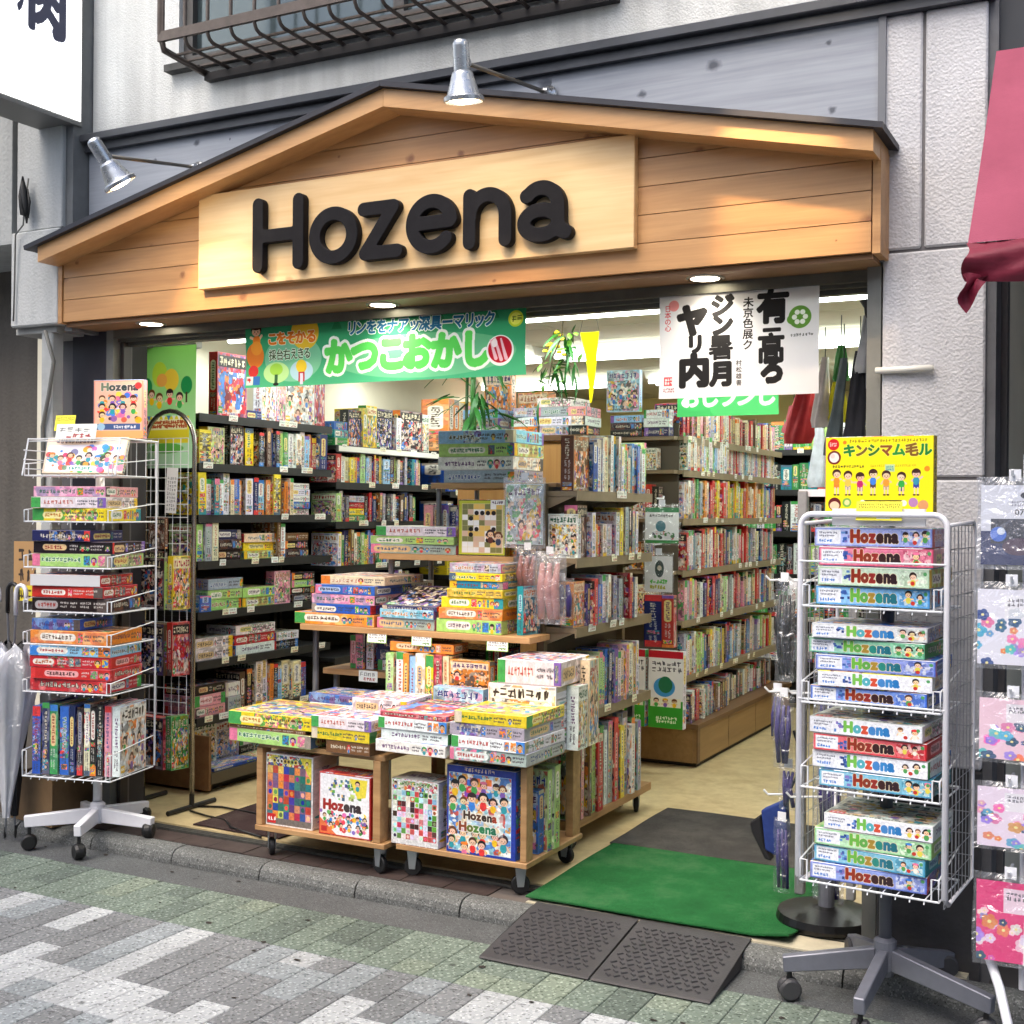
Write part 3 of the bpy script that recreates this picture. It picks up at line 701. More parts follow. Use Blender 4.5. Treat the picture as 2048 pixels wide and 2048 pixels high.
    for t in (-.7, -.1, .5): seg(a, 1230 + 46 * math.sin(t - .4), 140 + abs(t) * 12, 1230 + 40 * math.sin(t + .2), 226 - abs(t) * 10, 4, (.93, .75, .8), 8)
    disc(a, 1206, 160, 13, (.97, .9, .92), 17)
    S['greenbanner'] = (sh, uv)
    # white calligraphy banner
    a, sh, uv = alloc(640, 440); h, w = a.shape[:2]; a[:] = (.90, .89, .90); INK = (.07, .06, .06)
    def big(ch, x, y, s, b=5, sx=1.0, rot=0.0): put(a, glyph(ch, b)[0], x, y, s, INK, sx, rot)
    big('有', 398, 44, 138, 5, .92); big('一', 424, 160, 76, 6, .9); big('高', 402, 214, 120, 4, .9); big('ろ', 412, 300, 112, 8, .86)
    big('ジ', 214, 44, 96, 6); big('ン', 216, 122, 92, 7); big('暑', 206, 206, 104, 3); big('月', 212, 312, 100, 7, 1.0)
    big('ヤ', 76, 84, 128, 8); big('リ', 112, 196, 80, 7); big('内', 78, 282, 134, 7, 1.0)
    for q, ch in enumerate('未京色展ク'): put(a, glyph(ch, 2)[0], 344, 56 + q * 42, 42, (.12, .1, .1))
    for q, ch in enumerate('村松雄書'): put(a, glyph(ch, 1)[0], 318, 300 + q * 26, 24, (.15, .12, .12))
    for q, ch in enumerate('日本の心'): put(a, glyph(ch, 1)[0], 22, 66 + q * 26, 28, (.82, .25, .28))
    disc(a, 62, 66, 22, (.93, .45, .45), al=.7)
    disc(a, 566, 142, 44, (.38, .58, .22)); disc(a, 540, 150, 24, (.38, .58, .22), 20)
    for t in range(6): disc(a, 566 + 21 * math.cos(t * 1.047), 142 + 21 * math.sin(t * 1.047), 10, (.93, .95, .9), 10)
    scrib(a, 530, 204, 620, 218, (.35, .35, .35), 1, 1.3); fill(a, 20, 352, 54, 388, (.82, .3, .32)); scrib(a, 24, 356, 50, 384, (.93, .88, .88), 2, 1.8); scrib(a, 18, 396, 66, 416, (.6, .3, .3), 2, 1.0)
    S['whitebanner'] = (sh, uv)
    a, sh, uv = alloc(420, 130); a[:] = (.30, .76, .42); disc(a, 300, 100, 160, (.4, .84, .5), 60, al=.6); text(a, "おしランし", 12, 16, 92, (.95, .98, .95), bold=5, gap=-.02, sx=.95); S['backbanner'] = (sh, uv)
    # green poster on the side window
    a, sh, uv = alloc(220, 330); h, w = a.shape[:2]; yy = np.linspace(0, 1, h, dtype=np.float32)[:, None, None]; a[:] = np.array((.55, .84, .40), np.float32) * (1 - yy) + np.array((.72, .86, .74), np.float32) * yy
    disc(a, 92, 76, 26, (.72, .84, .25), 34); disc(a, 132, 92, 26, (.93, .78, .25), 30); disc(a, 100, 92, 18, (.93, .65, .3))
    for x in (46, 186): disc(a, x, 108, 20, (.15, .55, .3), 24); fill(a, x - 3, 126, x + 3, 154, (.3, .25, .15))
    for q, x in enumerate((64, 92, 128, 162)): kid(a, x, 128 + (q % 2) * 10, 24)
    fill(a, 36, 190, 196, 262, (.90, .82, .2)); fill(a, 42, 198, 190, 226, (.93, .9, .7)); scrib(a, 46, 200, 186, 222, (.7, .3, .15), 2, 2.2)
    for q in range(8): poly(a, [(46 + q * 18, 188), (60 + q * 18, 188), (53 + q * 18, 202)], random.choice([(.3, .5, .7), (.93, .93, .9)]))
    disc(a, 116, 276, 60, (.4, .7, .3), 14)
    S['poster'] = (sh, uv)
    # lit projecting sign (two brush characters, the lower one cut by nothing)
    a, sh, uv = alloc(400, 420); a[:] = (.97, .97, .97); put(a, glyph('肉', 5)[0], 278, 200, 110, (.10, .11, .17), .82); put(a, glyph('リ', 6)[0], 250, 212, 72, (.10, .11, .17), .4); S['lightbox'] = (sh, uv)
    # price and paper labels
    def tagp(c):
        a, sh, uv = alloc(72, 44); a[:] = c; scrib(a, 6, 6, 66, 24, (.3, .3, .3), 1, 1.0); scrib(a, 20, 26, 66, 40, (.6, .2, .2), 1, 1.6); return sh, uv
    S['tags'] = [tagp((.92, .92, .88)), tagp((.93, .92, .80)), tagp((.9, .93, .9))]
    a, sh, uv = alloc(130, 80); a[:] = (.55, .72, .35); fill(a, 4, 4, 126, 76, (.95, .96, .93)); scrib(a, 10, 10, 120, 28, (.2, .5, .25), 1, 1.2); scrib(a, 10, 30, 120, 56, (.3, .3, .35), 2, 1.2); scrib(a, 70, 58, 120, 72, (.3, .5, .2), 1, 2); S['tablecard'] = (sh, uv)
    a, sh, uv = alloc(70, 210); a[:] = (.92, .92, .92); scrib(a, 8, 40, 62, 200, (.35, .35, .38), 9, .9); S['receipt'] = (sh, uv)
    a, sh, uv = alloc(150, 130); a[:] = (.70, .55, .36); scrib(a, 16, 12, 134, 50, (.2, .15, .12), 1, 3); scrib(a, 16, 56, 134, 90, (.2, .15, .12), 1, 3); fill(a, 0, 96, 150, 130, (.88, .8, .2)); scrib(a, 20, 100, 110, 126, (.25, .2, .1), 1, 2.5); S['cardboard_note'] = (sh, uv)
    # bags: flowered, navy
    def flowers(bg, cs, seed):
        random.seed(seed); a, sh, uv = alloc(200, 260); h, w = a.shape[:2]; a[:] = bg
        for _ in range(26):
            x, y, r_ = random.uniform(0, w), random.uniform(60, h), random.uniform(8, 24); c = jit(random.choice(cs), .08)
            for t in range(5): disc(a, x + r_ * .6 * math.cos(t * 1.257), y + r_ * .6 * math.sin(t * 1.257), r_ * .5, c, al=.85)
            disc(a, x, y, r_ * .25, (.95, .9, .6))
        fill(a, 80, 20, 180, 100, (.93, .93, .95), .85); scrib(a, 88, 30, 170, 60, (.3, .3, .35), 2, 1.4)
        return sh, uv
    PKC = [(.92, .45, .68), (.95, .65, .8), (.3, .7, .8), (.15, .3, .45), (.93, .55, .3), (.6, .5, .85)]
    S['bags'] = []
    a, sh, uv = alloc(200, 260); a[:] = (.90, .91, .94); disc(a, 140, 34, 24, (.15, .16, .22), 12); fill(a, 0, 150, 200, 260, (.10, .16, .38)); fill(a, 30, 110, 200, 190, (.12, .14, .22)); disc(a, 52, 160, 24, (.25, .45, .85)); disc(a, 60, 150, 12, (.85, .9, .95)); disc(a, 110, 200, 46, (.3, .2, .3), 28)
    text(a, "0732", 100, 78, 26, (.15, .15, .18), bold=2); scrib(a, 90, 50, 180, 70, (.5, .5, .55), 2, .8); S['bags'].append((sh, uv))
    S['bags'] += [flowers((.90, .90, .95), PKC, 5), flowers((.94, .80, .86), PKC, 6), flowers((.92, .86, .93), PKC, 7), flowers((.88, .20, .48), PKC + [(.95, .9, .95)] * 4, 8)]
    # hanging picture bags inside
    a, sh, uv = alloc(150, 160); a[:] = (.92, .93, .92); fill(a, 0, 0, 150, 22, (.15, .5, .28)); fill(a, 0, 146, 150, 160, (.15, .55, .25)); scrib(a, 20, 30, 130, 46, (.2, .2, .2), 1, 1.6)
    disc(a, 70, 84, 22, (.2, .45, .5), 24); random.seed(2)
    for _ in range(26): disc(a, random.uniform(30, 125), random.uniform(106, 138), 7, random.choice([(.75, .12, .15), (.15, .15, .2), (.85, .85, .85), (.2, .45, .2)]))
    S['trainbag'] = (sh, uv)
    a, sh, uv = alloc(150, 170); a[:] = (.93, .93, .92); disc(a, 80, 60, 24, (.15, .25, .22), 40); disc(a, 80, 56, 12, (.8, .75, .65)); scrib(a, 30, 110, 130, 130, (.3, .75, .25), 1, 4); scrib(a, 30, 136, 120, 156, (.7, .7, .2), 1, 3); S['figurebag'] = (sh, uv)
    a, sh, uv = alloc(130, 320); a[:] = (.92, .93, .94); fill(a, 0, 0, 130, 30, (.75, .1, .18)); fill(a, 0, 205, 130, 320, (.20, .62, .18)); scrib(a, 14, 40, 120, 90, (.25, .25, .3), 2, 2); disc(a, 60, 150, 40, (.25, .6, .85), 40); disc(a, 64, 140, 26, (.12, .45, .3), 34); fill(a, 8, 195, 122, 232, (.93, .93, .85))
    for q in range(3): kid(a, 30 + q * 34, 206, 20)
    scrib(a, 30, 270, 110, 300, (.9, .95, .85), 2, 2); S['tallposter'] = (sh, uv)
    return S
PR = special_prints()
random.seed(31)
PRINT_MATS = {}
def finish_sheets():
    for i, s in enumerate(SHEETS):
        img = bpy.data.images.new("print_sheet_%d" % i, SH, SH, alpha=False)
        px = np.ones((SH, SH, 4), np.float32); px[..., :3] = np.clip(s.a[::-1], 0, 1)
        img.pixels.foreach_set(px.ravel()); img.update(); img.pack()
        PRINT_MATS[('img', i)] = img
finish_sheets()
def print_mat(sheet, kind='card'):
    """card: shrink-wrapped cardboard; paper: matt; cloth: lets light through; lit: backlit face"""
    k = (kind, sheet)
    if k in PRINT_MATS: return PRINT_MATS[k]
    m, nt, b = new_mat("print_%s_%d" % (kind, sheet)); N = nt.nodes; L = nt.links
    t = N.new("ShaderNodeTexImage"); t.image = PRINT_MATS[('img', sheet)]; t.interpolation = 'Linear'
    L.new(t.outputs[0], b.inputs["Base Color"])
    if kind == 'card':
        b.inputs["Roughness"].default_value = 0.42; b.inputs["Specular IOR Level"].default_value = 0.4
        b.inputs["Coat Weight"].default_value = 0.35; b.inputs["Coat Roughness"].default_value = 0.16
        tc = N.new("ShaderNodeTexCoord"); n = N.new("ShaderNodeTexNoise"); n.inputs["Scale"].default_value = 16; n.inputs["Detail"].default_value = 2
        L.new(tc.outputs["Object"], n.inputs["Vector"])
        bp = N.new("ShaderNodeBump"); bp.inputs["Strength"].default_value = 0.25; bp.inputs["Distance"].default_value = 0.006
        L.new(n.outputs[0], bp.inputs["Height"]); L.new(bp.outputs[0], b.inputs["Coat Normal"])
    elif kind == 'paper':
        b.inputs["Roughness"].default_value = 0.6
    elif kind == 'cloth':
        b.inputs["Roughness"].default_value = 0.75
        out = N["Material Output"]; tr = N.new("ShaderNodeBsdfTranslucent"); L.new(t.outputs[0], tr.inputs[0])
        mx = N.new("ShaderNodeMixShader"); mx.inputs[0].default_value = 0.45
        L.new(b.outputs[0], mx.inputs[1]); L.new(tr.outputs[0], mx.inputs[2]); L.new(mx.outputs[0], out.inputs[0])
    elif kind == 'lit':
        L.new(t.outputs[0], b.inputs["Emission Color"]); b.inputs["Emission Strength"].default_value = 1.1
    PRINT_MATS[k] = m
    return m
# ------------------------------------------------------------------ game boxes
FACES = {'front': ((0, 0, 0), (1, 0, 0), (1, 0, 1), (0, 0, 1)), 'right': ((1, 0, 0), (1, 1, 0), (1, 1, 1), (1, 0, 1)), 'back': ((1, 1, 0), (0, 1, 0), (0, 1, 1), (1, 1, 1)),
         'left': ((0, 1, 0), (0, 0, 0), (0, 0, 1), (0, 1, 1)), 'top': ((0, 0, 1), (1, 0, 1), (1, 1, 1), (0, 1, 1)), 'bottom': ((0, 1, 0), (1, 1, 0), (1, 0, 0), (0, 0, 0))}
def box_mesh(name, L, D, H, art, bevel=0.0):
    """cardboard box, front -y, origin at the middle of its base; art: face -> (sheet, uv, turned)"""
    vs = [((x - .5) * L, (y - .5) * D, z * H) for z in (0, 1) for y in (0, 1) for x in (0, 1)]
    idx = lambda c: c[0] + 2 * c[1] + 4 * c[2]
    fs = [tuple(idx(c) for c in FACES[k]) for k in FACES]
    me = bpy.data.meshes.new(name); me.from_pydata(vs, [], fs)
    uvl = me.uv_layers.new(name="print"); mats = []
    for p, k in zip(me.polygons, FACES):
        sh, uv, turn = art.get(k, art['rest'])
        if sh not in mats: mats.append(sh); me.materials.append(print_mat(sh))
        p.material_index = mats.index(sh)
        u0, v0, u1, v1 = uv
        q = [(u0, v0), (u1, v0), (u1, v1), (u0, v1)]
        if turn: q = [(u1, v0), (u1, v1), (u0, v1), (u0, v0)]
        for li, c in zip(p.loop_indices, q): uvl.data[li].uv = c
    if bevel:
        bm = bmesh.new(); bm.from_mesh(me); bmesh.ops.bevel(bm, geom=bm.edges[:], offset=bevel, segments=1, affect='EDGES'); bm.to_mesh(me); bm.free()
    return me
BOXN = 0
def game_box(label, loc, rotz, L, D, H, c, front=None, side=None, top=None, upright=False, group=None, name="game_box", cat="game box", bevel=0.0, tilt=0.0, faceout=False, parent=None):
    """c: colour key; front/side/top override the print"""
    global BOXN; BOXN += 1
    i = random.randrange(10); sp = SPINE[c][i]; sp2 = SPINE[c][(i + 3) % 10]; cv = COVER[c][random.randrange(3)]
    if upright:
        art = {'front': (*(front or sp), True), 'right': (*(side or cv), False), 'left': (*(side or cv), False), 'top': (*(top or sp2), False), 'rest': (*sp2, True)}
    elif faceout:
        art = {'front': (*(front or cv), False), 'right': (*(side or sp), True), 'left': (*(side or sp), True), 'top': (*(top or sp2), False), 'rest': (*sp2, False)}
    else:
        art = {'front': (*(front or sp), False), 'right': (*(side or sp2), False), 'left': (*(side or sp2), False), 'top': (*(top or cv), False), 'rest': (*sp2, False)}
    o = bpy.data.objects.new(name, box_mesh(name, L, D, H, art, bevel)); COL.objects.link(o)
    o.location = loc; o.rotation_euler = (tilt, R(random.uniform(-1.1, 1.1)) if upright and not bevel else 0, rotz)
    if parent: o.parent = parent
    else: tag(o, label, cat, group)
    return o
def flat_print(name, w, h, pr, kind='paper', parent=None, thick=0.0015, bend=0.0, nx=1, nz=1):
    """a printed sheet standing in the xz plane, facing -y, lower middle at the origin"""
    sh, (u0, v0, u1, v1) = pr
    me = bpy.data.meshes.new(name); vs = []; fs = []; uvs = []
    for s in ((0,) if kind == 'cloth' else (0, 1)):
        for j in range(nz + 1):
            for i in range(nx + 1):
                a, b = i / nx, j / nz
                vs.append(((a - .5) * w, s * thick + bend * (math.sin(a * 9 + b * 2) * .5 + math.sin(b * 5 + a * 3) * .5), b * h)); uvs.append((u0 + (u1 - u0) * a, v0 + (v1 - v0) * b))
    K = (nx + 1) * (nz + 1)
    for j in range(nz):
        for i in range(nx):
            q = j * (nx + 1) + i
            fs.append((q, q + 1, q + nx + 2, q + nx + 1))
            if kind != 'cloth': fs.append((K + q, K + q + nx + 1, K + q + nx + 2, K + q + 1))
    me.from_pydata(vs, [], fs); ul = me.uv_layers.new(name="print")
    for p in me.polygons:
        for li, vi in zip(p.loop_indices, p.vertices): ul.data[li].uv = uvs[vi]
    me.materials.append(print_mat(sh, kind))
    if nx > 1: me.polygons.foreach_set("use_smooth", [True] * len(me.polygons))
    o = bpy.data.objects.new(name, me); COL.objects.link(o)
    if parent: o.parent = parent
    return o
# ------------------------------------------------------------------ street
ZF = 0.075            # shop floor
random.seed(5)
g = MB().quad((-60, -60, -0.005), (60, -60, -0.005), (60, 60, -0.005), (-60, 60, -0.005)).build("street", None)
tag(g, kind="structure")
m, nt, b = new_mat("street_base"); N = nt.nodes; L_ = nt.links
tc = N.new("ShaderNodeTexCoord"); mp = N.new("ShaderNodeMapping"); mp.inputs["Rotation"].default_value = (0, 0, R(90)); L_.new(tc.outputs["Object"], mp.inputs[0])
br = N.new("ShaderNodeTexBrick"); br.inputs["Scale"].default_value = 1.0; br.inputs["Brick Width"].default_value = 0.24; br.inputs["Row Height"].default_value = 0.12; br.inputs["Mortar Size"].default_value = 0.003
br.inputs["Color1"].default_value = (*lin((.58, .59, .60)), 1); br.inputs["Color2"].default_value = (*lin((.42, .43, .44)), 1); br.inputs["Mortar"].default_value = (*lin((.3, .31, .31)), 1)
L_.new(mp.outputs[0], br.inputs["Vector"]); L_.new(br.outputs[0], b.inputs["Base Color"]); b.inputs["Roughness"].default_value = .85
g.data.materials.append(m)
PV = {'W': aggregate("paver_white", (.62, .635, .645), .12, .2), 'L': aggregate("paver_lilac_grey", (.43, .44, .45), .14, .17), 'B': aggregate("paver_blue_grey", (.50, .525, .54), .14, .18),
      'D': aggregate("paver_dark_grey", (.40, .41, .42), .15, .16), 'G': aggregate("paver_green", (.39, .44, .40), .17, .18), 'H': aggregate("paver_dark_green", (.32, .365, .335), .17, .15), 'P': aggregate("paver_pale_green", (.44, .485, .43), .17, .2)}
PVN = {'W': 'white', 'L': 'lilac grey', 'B': 'blue grey', 'D': 'dark grey', 'G': 'green', 'H': 'dark green', 'P': 'pale green'}
_pm = {}
def paver(x0, y0, w, l, key):
    k = (round(w, 3), round(l, 3), key)
    if k not in _pm:
        gp = .0011
        bmh = MB().box(gp, w - gp, gp, l - gp, -.028, 0).mesh("paver")
        bm = bmesh.new(); bm.from_mesh(bmh); bmesh.ops.bevel(bm, geom=[e for e in bm.edges if all(v.co.z > -.001 for v in e.verts)], offset=.0022, segments=1, affect='EDGES'); bm.to_mesh(bmh); bm.free()
        bmh.materials.append(PV[key]); _pm[k] = bmh
    o = bpy.data.objects.new("paver", _pm[k]); COL.objects.link(o); o.parent = g
    o.location = (x0, y0, random.uniform(-.0012, .0006))
# green border: strips 0.12 wide, three modules deep
x0 = -3.16 - .12 * 14
for i in range(36):
    x = x0 + i * .12
    key = random.choice('GGGPHG')
    if random.random() < .4:
        paver(x, 3.385, .12, .12, key); paver(x, 3.505, .12, .24, random.choice('GGPH'))
    elif random.random() < .5:
        paver(x, 3.385, .12, .24, key); paver(x, 3.625, .12, .12, random.choice('GGPH'))
    else: paver(x, 3.385, .12, .36, key)
npav = 0
for i in range(36):
    x = x0 + i * .12
    near = 3.0 + (x + 4.8) * -.16
    near = max(2.25, min(2.75, 2.95 - (x + 4.8) * .2))
    y = 3.385
    prev = None
    while y > near:
        l = .24 if random.random() < .68 else .12
        key = random.choices('WLBD', [.42, .24, .22, .12])[0]
        paver(x, y - l, .12, l, key); y -= l; npav += 1
# gutter slabs and kerb stones
gut = MB().box(-9, 4, 3.746, 3.94, -.028, -.002).build("gutter", aggregate("gutter_concrete", (.30, .31, .315), .10, .12, 260)); tag(gut, kind="structure")
kerb = MB().box(-9, 4, 3.995, 4.03, -.03, .054).build("kerb", pm("kerb_joint", (.25, .25, .25), .9)); tag(kerb, kind="structure")
kx = [-2.72 + .465 * i for i in range(-10, 10)]
KM = aggregate("kerb_concrete", (.36, .37, .365), .16, .16, 210)
prof = [(3.938, -.03), (3.94, .018), (3.948, .04), (3.962, .054), (3.985, .06), (4.032, .061), (4.032, -.03)]
kme = MB().prism(prof, .003, .462, 'x').mesh("kerb_stone"); kme.materials.append(KM)
for x in kx:
    o = bpy.data.objects.new("kerb_stone", kme); COL.objects.link(o); o.parent = kerb; o.location = (x, random.uniform(-.002, .002), random.uniform(-.002, .001))
# dark tiled strip in front of the door, pale slab further along
ts = MB().box(-6, -2.03, 4.034, 4.165, .0, .056).build("door_step", pm("step_mortar", (.36, .33, .31), .9)); tag(ts, kind="structure")
TM = pm("step_tile_brown", (.27, .23, .22), .45, var=.35, scale=9, bump=.2, bscale=50)
tme = MB().box(.002, .191, 4.037, 4.162, .02, .062).mesh("tile"); tme.materials.append(TM)
for i in range(-14, 6):
    x = -3.157 + .193 * i
    if x + .19 < -2.03:
        o = bpy.data.objects.new("tile", tme); COL.objects.link(o); o.parent = ts; o.location = (x, 0, random.uniform(-.001, .001))
fl = MB().box(-4.75, -.5, 4.225, 10.2, -.02, ZF).build("shop_floor", None); tag(fl, kind="structure")
m, nt, b = new_mat("cream_vinyl"); N = nt.nodes; L_ = nt.links
tc = N.new("ShaderNodeTexCoord"); n1 = N.new("ShaderNodeTexNoise"); n1.inputs["Scale"].default_value = 9; n1.inputs["Detail"].default_value = 8; n1.inputs["Roughness"].default_value = .7; L_.new(tc.outputs["Object"], n1.inputs["Vector"])
cr = N.new("ShaderNodeValToRGB"); e = cr.color_ramp.elements; e[0].position = .3; e[0].color = (*lin((.66, .58, .42)), 1); e[1].position = .65; e[1].color = (*lin((.80, .73, .56)), 1); L_.new(n1.outputs[0], cr.inputs[0]); L_.new(cr.outputs[0], b.inputs["Base Color"]); b.inputs["Roughness"].default_value = .38
fl.data.materials.append(m)
sl = MB().box(-2.028, -.5, 4.034, 4.165, .0, .066).build("door_step", pm("pale_step", (.72, .69, .6), .6, var=.3, scale=8)); tag(sl, kind="structure")
tr = thing("door_track", "worn grey metal sliding door track sunk in the shop threshold", "door track", (0, 0, 0))
TRM = pm("track_metal", (.42, .42, .40), .45, .7, var=.3, scale=20)
MB().box(-4.3, -.79, 4.167, 4.223, .0, .058).build("track_bed", pm("track_bed", (.2, .19, .18), .8), tr)
for y in (4.172, 4.19, 4.208): MB().box(-4.3, -.79, y, y + .008, .059, .07).build("rail", TRM, tr)

# ------------------------------------------------------------------ the room behind the opening
WALL = pm("room_wall", (.86, .84, .76), .8, var=.06, scale=3)
w_ = MB().box(-4.78, -4.72, 4.22, 10.2, ZF, 2.56).build("shop_wall", WALL); tag(w_, kind="structure")
w_ = MB().box(-4.72, -.42, 10.2, 10.26, ZF, 2.56).build("shop_wall", pm("back_wall_cream", (.84, .78, .52), .8, var=.06, scale=3)); tag(w_, kind="structure")
w_ = MB().box(-.5, -.42, 4.3, 10.2, ZF, 2.56).build("shop_wall", WALL); tag(w_, kind="structure")
cl = MB().box(-4.72, -.5, 4.24, 10.2, 2.50, 2.53).build("ceiling", pm("ceiling_joint", (.45, .44, .40), .9)); tag(cl, kind="structure")
CM = pm("ceiling_panel", (.80, .79, .72), .85, var=.05, scale=8, bump=.3, bscale=120)
cme = MB().box(.003, .905, .003, .452, 2.49, 2.505).mesh("panel"); cme.materials.append(CM)
for i in range(5):
    for j in range(13):
        x = -4.72 + i * .908; wx = min(.905, -.5 - x)
        if x + .9 > -.45: continue
        o = bpy.data.objects.new("panel", cme); COL.objects.link(o); o.parent = cl; o.location = (x, 4.26 + j * .456, 0)
# side of the room next to the jambs so that nothing is open to the sky
for x0_, x1_ in ((-4.78, -4.245), (-.8, -.42)):
    w_ = MB().box(x0_, x1_, 4.235, 4.30, ZF, 2.5).build("shop_wall", pm("jamb_dark", (.34, .33, .33), .6)); tag(w_, kind="structure")
w_ = MB().box(-4.78, -.42, 4.235, 4.30, 2.34, 2.56).build("shop_wall", pm("jamb_dark", (.34, .33, .33), .6)); tag(w_, kind="structure")

# fluorescent ceiling lights
TUBE = emis("fluorescent_tube", (.97, 1.0, .96), 5.0)
CASE = pm("light_case", (.88, .88, .85), .5)
def tube_light(x, y, ln, label, power, along='x'):
    t = thing("ceiling_light", label, "ceiling light", (x, y, 2.49), 0 if along == 'x' else R(90), "fluorescent lights on the shop ceiling")
    MB().prism([(-.11, 0), (.11, 0), (.06, -.05), (-.06, -.05)], -ln / 2, ln / 2, 'x').build("casing", CASE, t)
    for q in (-.075, .075):
        MB().tube([(-ln / 2 + .03, q, -.07), (ln / 2 - .03, q, -.07)], .016, 8).build("tube", TUBE, t, smooth=True)
    ld = bpy.data.lights.new("tube_glow", 'AREA'); ld.shape = 'RECTANGLE'; ld.size = ln; ld.size_y = .22; ld.energy = power; ld.color = (.95, 1.0, .97); ld.spread = R(175)
    lo = bpy.data.objects.new("tube_glow", ld); COL.objects.link(lo); lo.parent = t; lo.location = (0, 0, -.095)
PW = 6.5
nth = 0
for y, row in ((5.25, 'row nearest the street'), (6.75, 'second row in'), (8.3, 'third row in')):
    for i, x in enumerate((-3.95, -2.6, -1.25)):
        tube_light(x, y, 1.24, "lit fluorescent batten, %s from the pillar end, %s of the ceiling" % (ORD[3 - i], row), PW)

# ------------------------------------------------------------------ building front
bld = thing("shop_building", "pale stucco shop building with grey board band and dark flashing", "building")
STU = stucco("stucco_upper", (.84, .845, .83), .22, 150, .4)
STP = stucco("stucco_pillar", (.79, .785, .79), .16, 120, .5)
# upper wall with window opening  x -3.79..-1.7, z 3.40..4.6
for (a, b_, c, d) in ((-4.30, -3.79, 3.17, 5.2), (-1.55, -.30, 3.17, 5.2), (-3.79, -1.55, 3.17, 3.42), (-3.79, -1.55, 4.7, 5.2)):
    MB().box(a, b_, 4.10, 4.28, c, d).build("upper_wall", STU, bld)
MB().box(-4.30, -.45, 4.02, 4.28, 3.135, 3.170).build("flashing", pm("flashing_dark", (.26, .27, .29), .5, .2, var=.15, scale=6), bld, bevel=.004)
MB().box(-4.30, -.45, 4.05, 4.10, 3.098, 3.134).build("flashing", pm("flashing_dark", (.26, .27, .29), .5), bld)
GW = wood("grey_board", (.52, .54, .58), (.65, .67, .70), (.27, .29, .33), 0, .6, .9, 5.0, 0.0, 0.0, 5.5, .2)
MB().box(-4.30, -.79, 4.08, 4.12, 2.31, 3.10).build("board_band", GW, bld)
MB().box(-.80, -.776, 4.066, 4.12, 2.31, 3.10).build("edge_trim", pm("edge_trim", (.42, .43, .45), .6), bld)
# stucco pillar, two faces with shallow grooves between the panels
for (x0_, x1_, z0_, z1_) in ((-.782, -.665, 2.345, 3.10), (-.655, -.470, 2.345, 3.10), (-.782, -.470, 1.615, 2.335), (-.782, -.470, .70, 1.605)):
    MB().box(x0_, x1_, 4.08, 4.40, z0_, z1_).build("pillar_panel", STP, bld, bevel=.006)
MB().box(-.784, -.468, 4.078, 4.40, 0, .695).build("pillar_shade_panel", pm("pillar_shade_dirt", (.25, .245, .25), .6, var=.3, scale=7, bump=.3, bscale=60), bld, bevel=.004)  # dark panel paints the racks' shade and dirt onto the pillar foot
MB().box(-.776, -.476, 4.09, 4.39, .01, 3.098).build("pillar_core", pm("groove", (.42, .41, .41), .9), bld)
MB().box(-.469, -.44, 4.10, 4.42, 0, 3.1).build("pillar_edge", pm("pillar_edge", (.36, .36, .37), .7, var=.2, scale=10), bld)
# left of the opening: dark shutter box panel and pale jambs
MB().box(-4.47, -4.243, 4.15, 4.20, .062, 2.30).build("shutter_panel", pm("shutter_dark", (.17, .16, .19), .5, var=.2, scale=6), bld)
JM = pm("jamb_grey", (.50, .50, .47), .5, .3, var=.15, scale=10)
MB().box(-4.242, -4.20, 4.135, 4.22, .064, 2.30).build("jamb", JM, bld)
MB().box(-.835, -.790, 4.10, 4.24, .068, 2.31).build("jamb", JM, bld)
MB().box(-4.19, -4.17, 4.17, 4.215, .07, 2.25).build("door_stile", pm("door_stile", (.22, .2, .19), .5, .3), bld)
# soffit and head track
SOF = wood("soffit_board", (.50, .36, .23), (.56, .42, .28), (.3, .2, .1), 0, .6, .3)
MB().box(-4.318, -.792, 3.972, 4.236, 2.30, 2.317).build("soffit", SOF, bld)
HD = pm("head_track", (.40, .39, .35), .45, .5, var=.15, scale=12)
for (y0, y1, z0, z1) in ((4.135, 4.16, 2.262, 2.299), (4.165, 4.19, 2.25, 2.299), (4.195, 4.235, 2.235, 2.299)):
    MB().box(-4.20, -.836, y0, y1, z0, z1).build("head_track", HD, bld)
# window
win = MB().box(-3.79, -3.74, 4.13, 4.20, 3.42, 4.7).build("window", pm("window_frame", (.30, .29, .28), .5, .3), bld)
win["label"] = "upper floor window with grey metal frame"
for (a, b_, c, d) in ((-1.60, -1.55, 3.42, 4.7), (-3.74, -1.60, 3.42, 3.47), (-3.74, -1.60, 4.65, 4.7), (-2.70, -2.65, 3.47, 4.65)):
    MB().box(a, b_, 4.13, 4.20, c, d).build("frame_bar", pm("window_frame", (.3, .29, .28), .5, .3), win)
m, nt, b = new_mat("window_glass"); b.inputs["Base Color"].default_value = (*lin((.30, .35, .36)), 1); b.inputs["Roughness"].default_value = .08; b.inputs["Specular IOR Level"].default_value = .9; b.inputs["Metallic"].default_value = .35
for (a, b_) in ((-3.74, -2.70), (-2.65, -1.60)): MB().box(a, b_, 4.16, 4.17, 3.47, 4.65).build("pane", m, win)
MB().box(-3.70, -3.60, 4.172, 4.19, 3.48, 4.64).build("curtain", pm("curtain_dark", (.2, .22, .2), .9), win)
MB().box(-3.83, -1.5, 4.05, 4.28, 3.388, 3.418).build("window_sill", pm("sill_dirty", (.30, .30, .29), .8, var=.4, scale=8), bld)
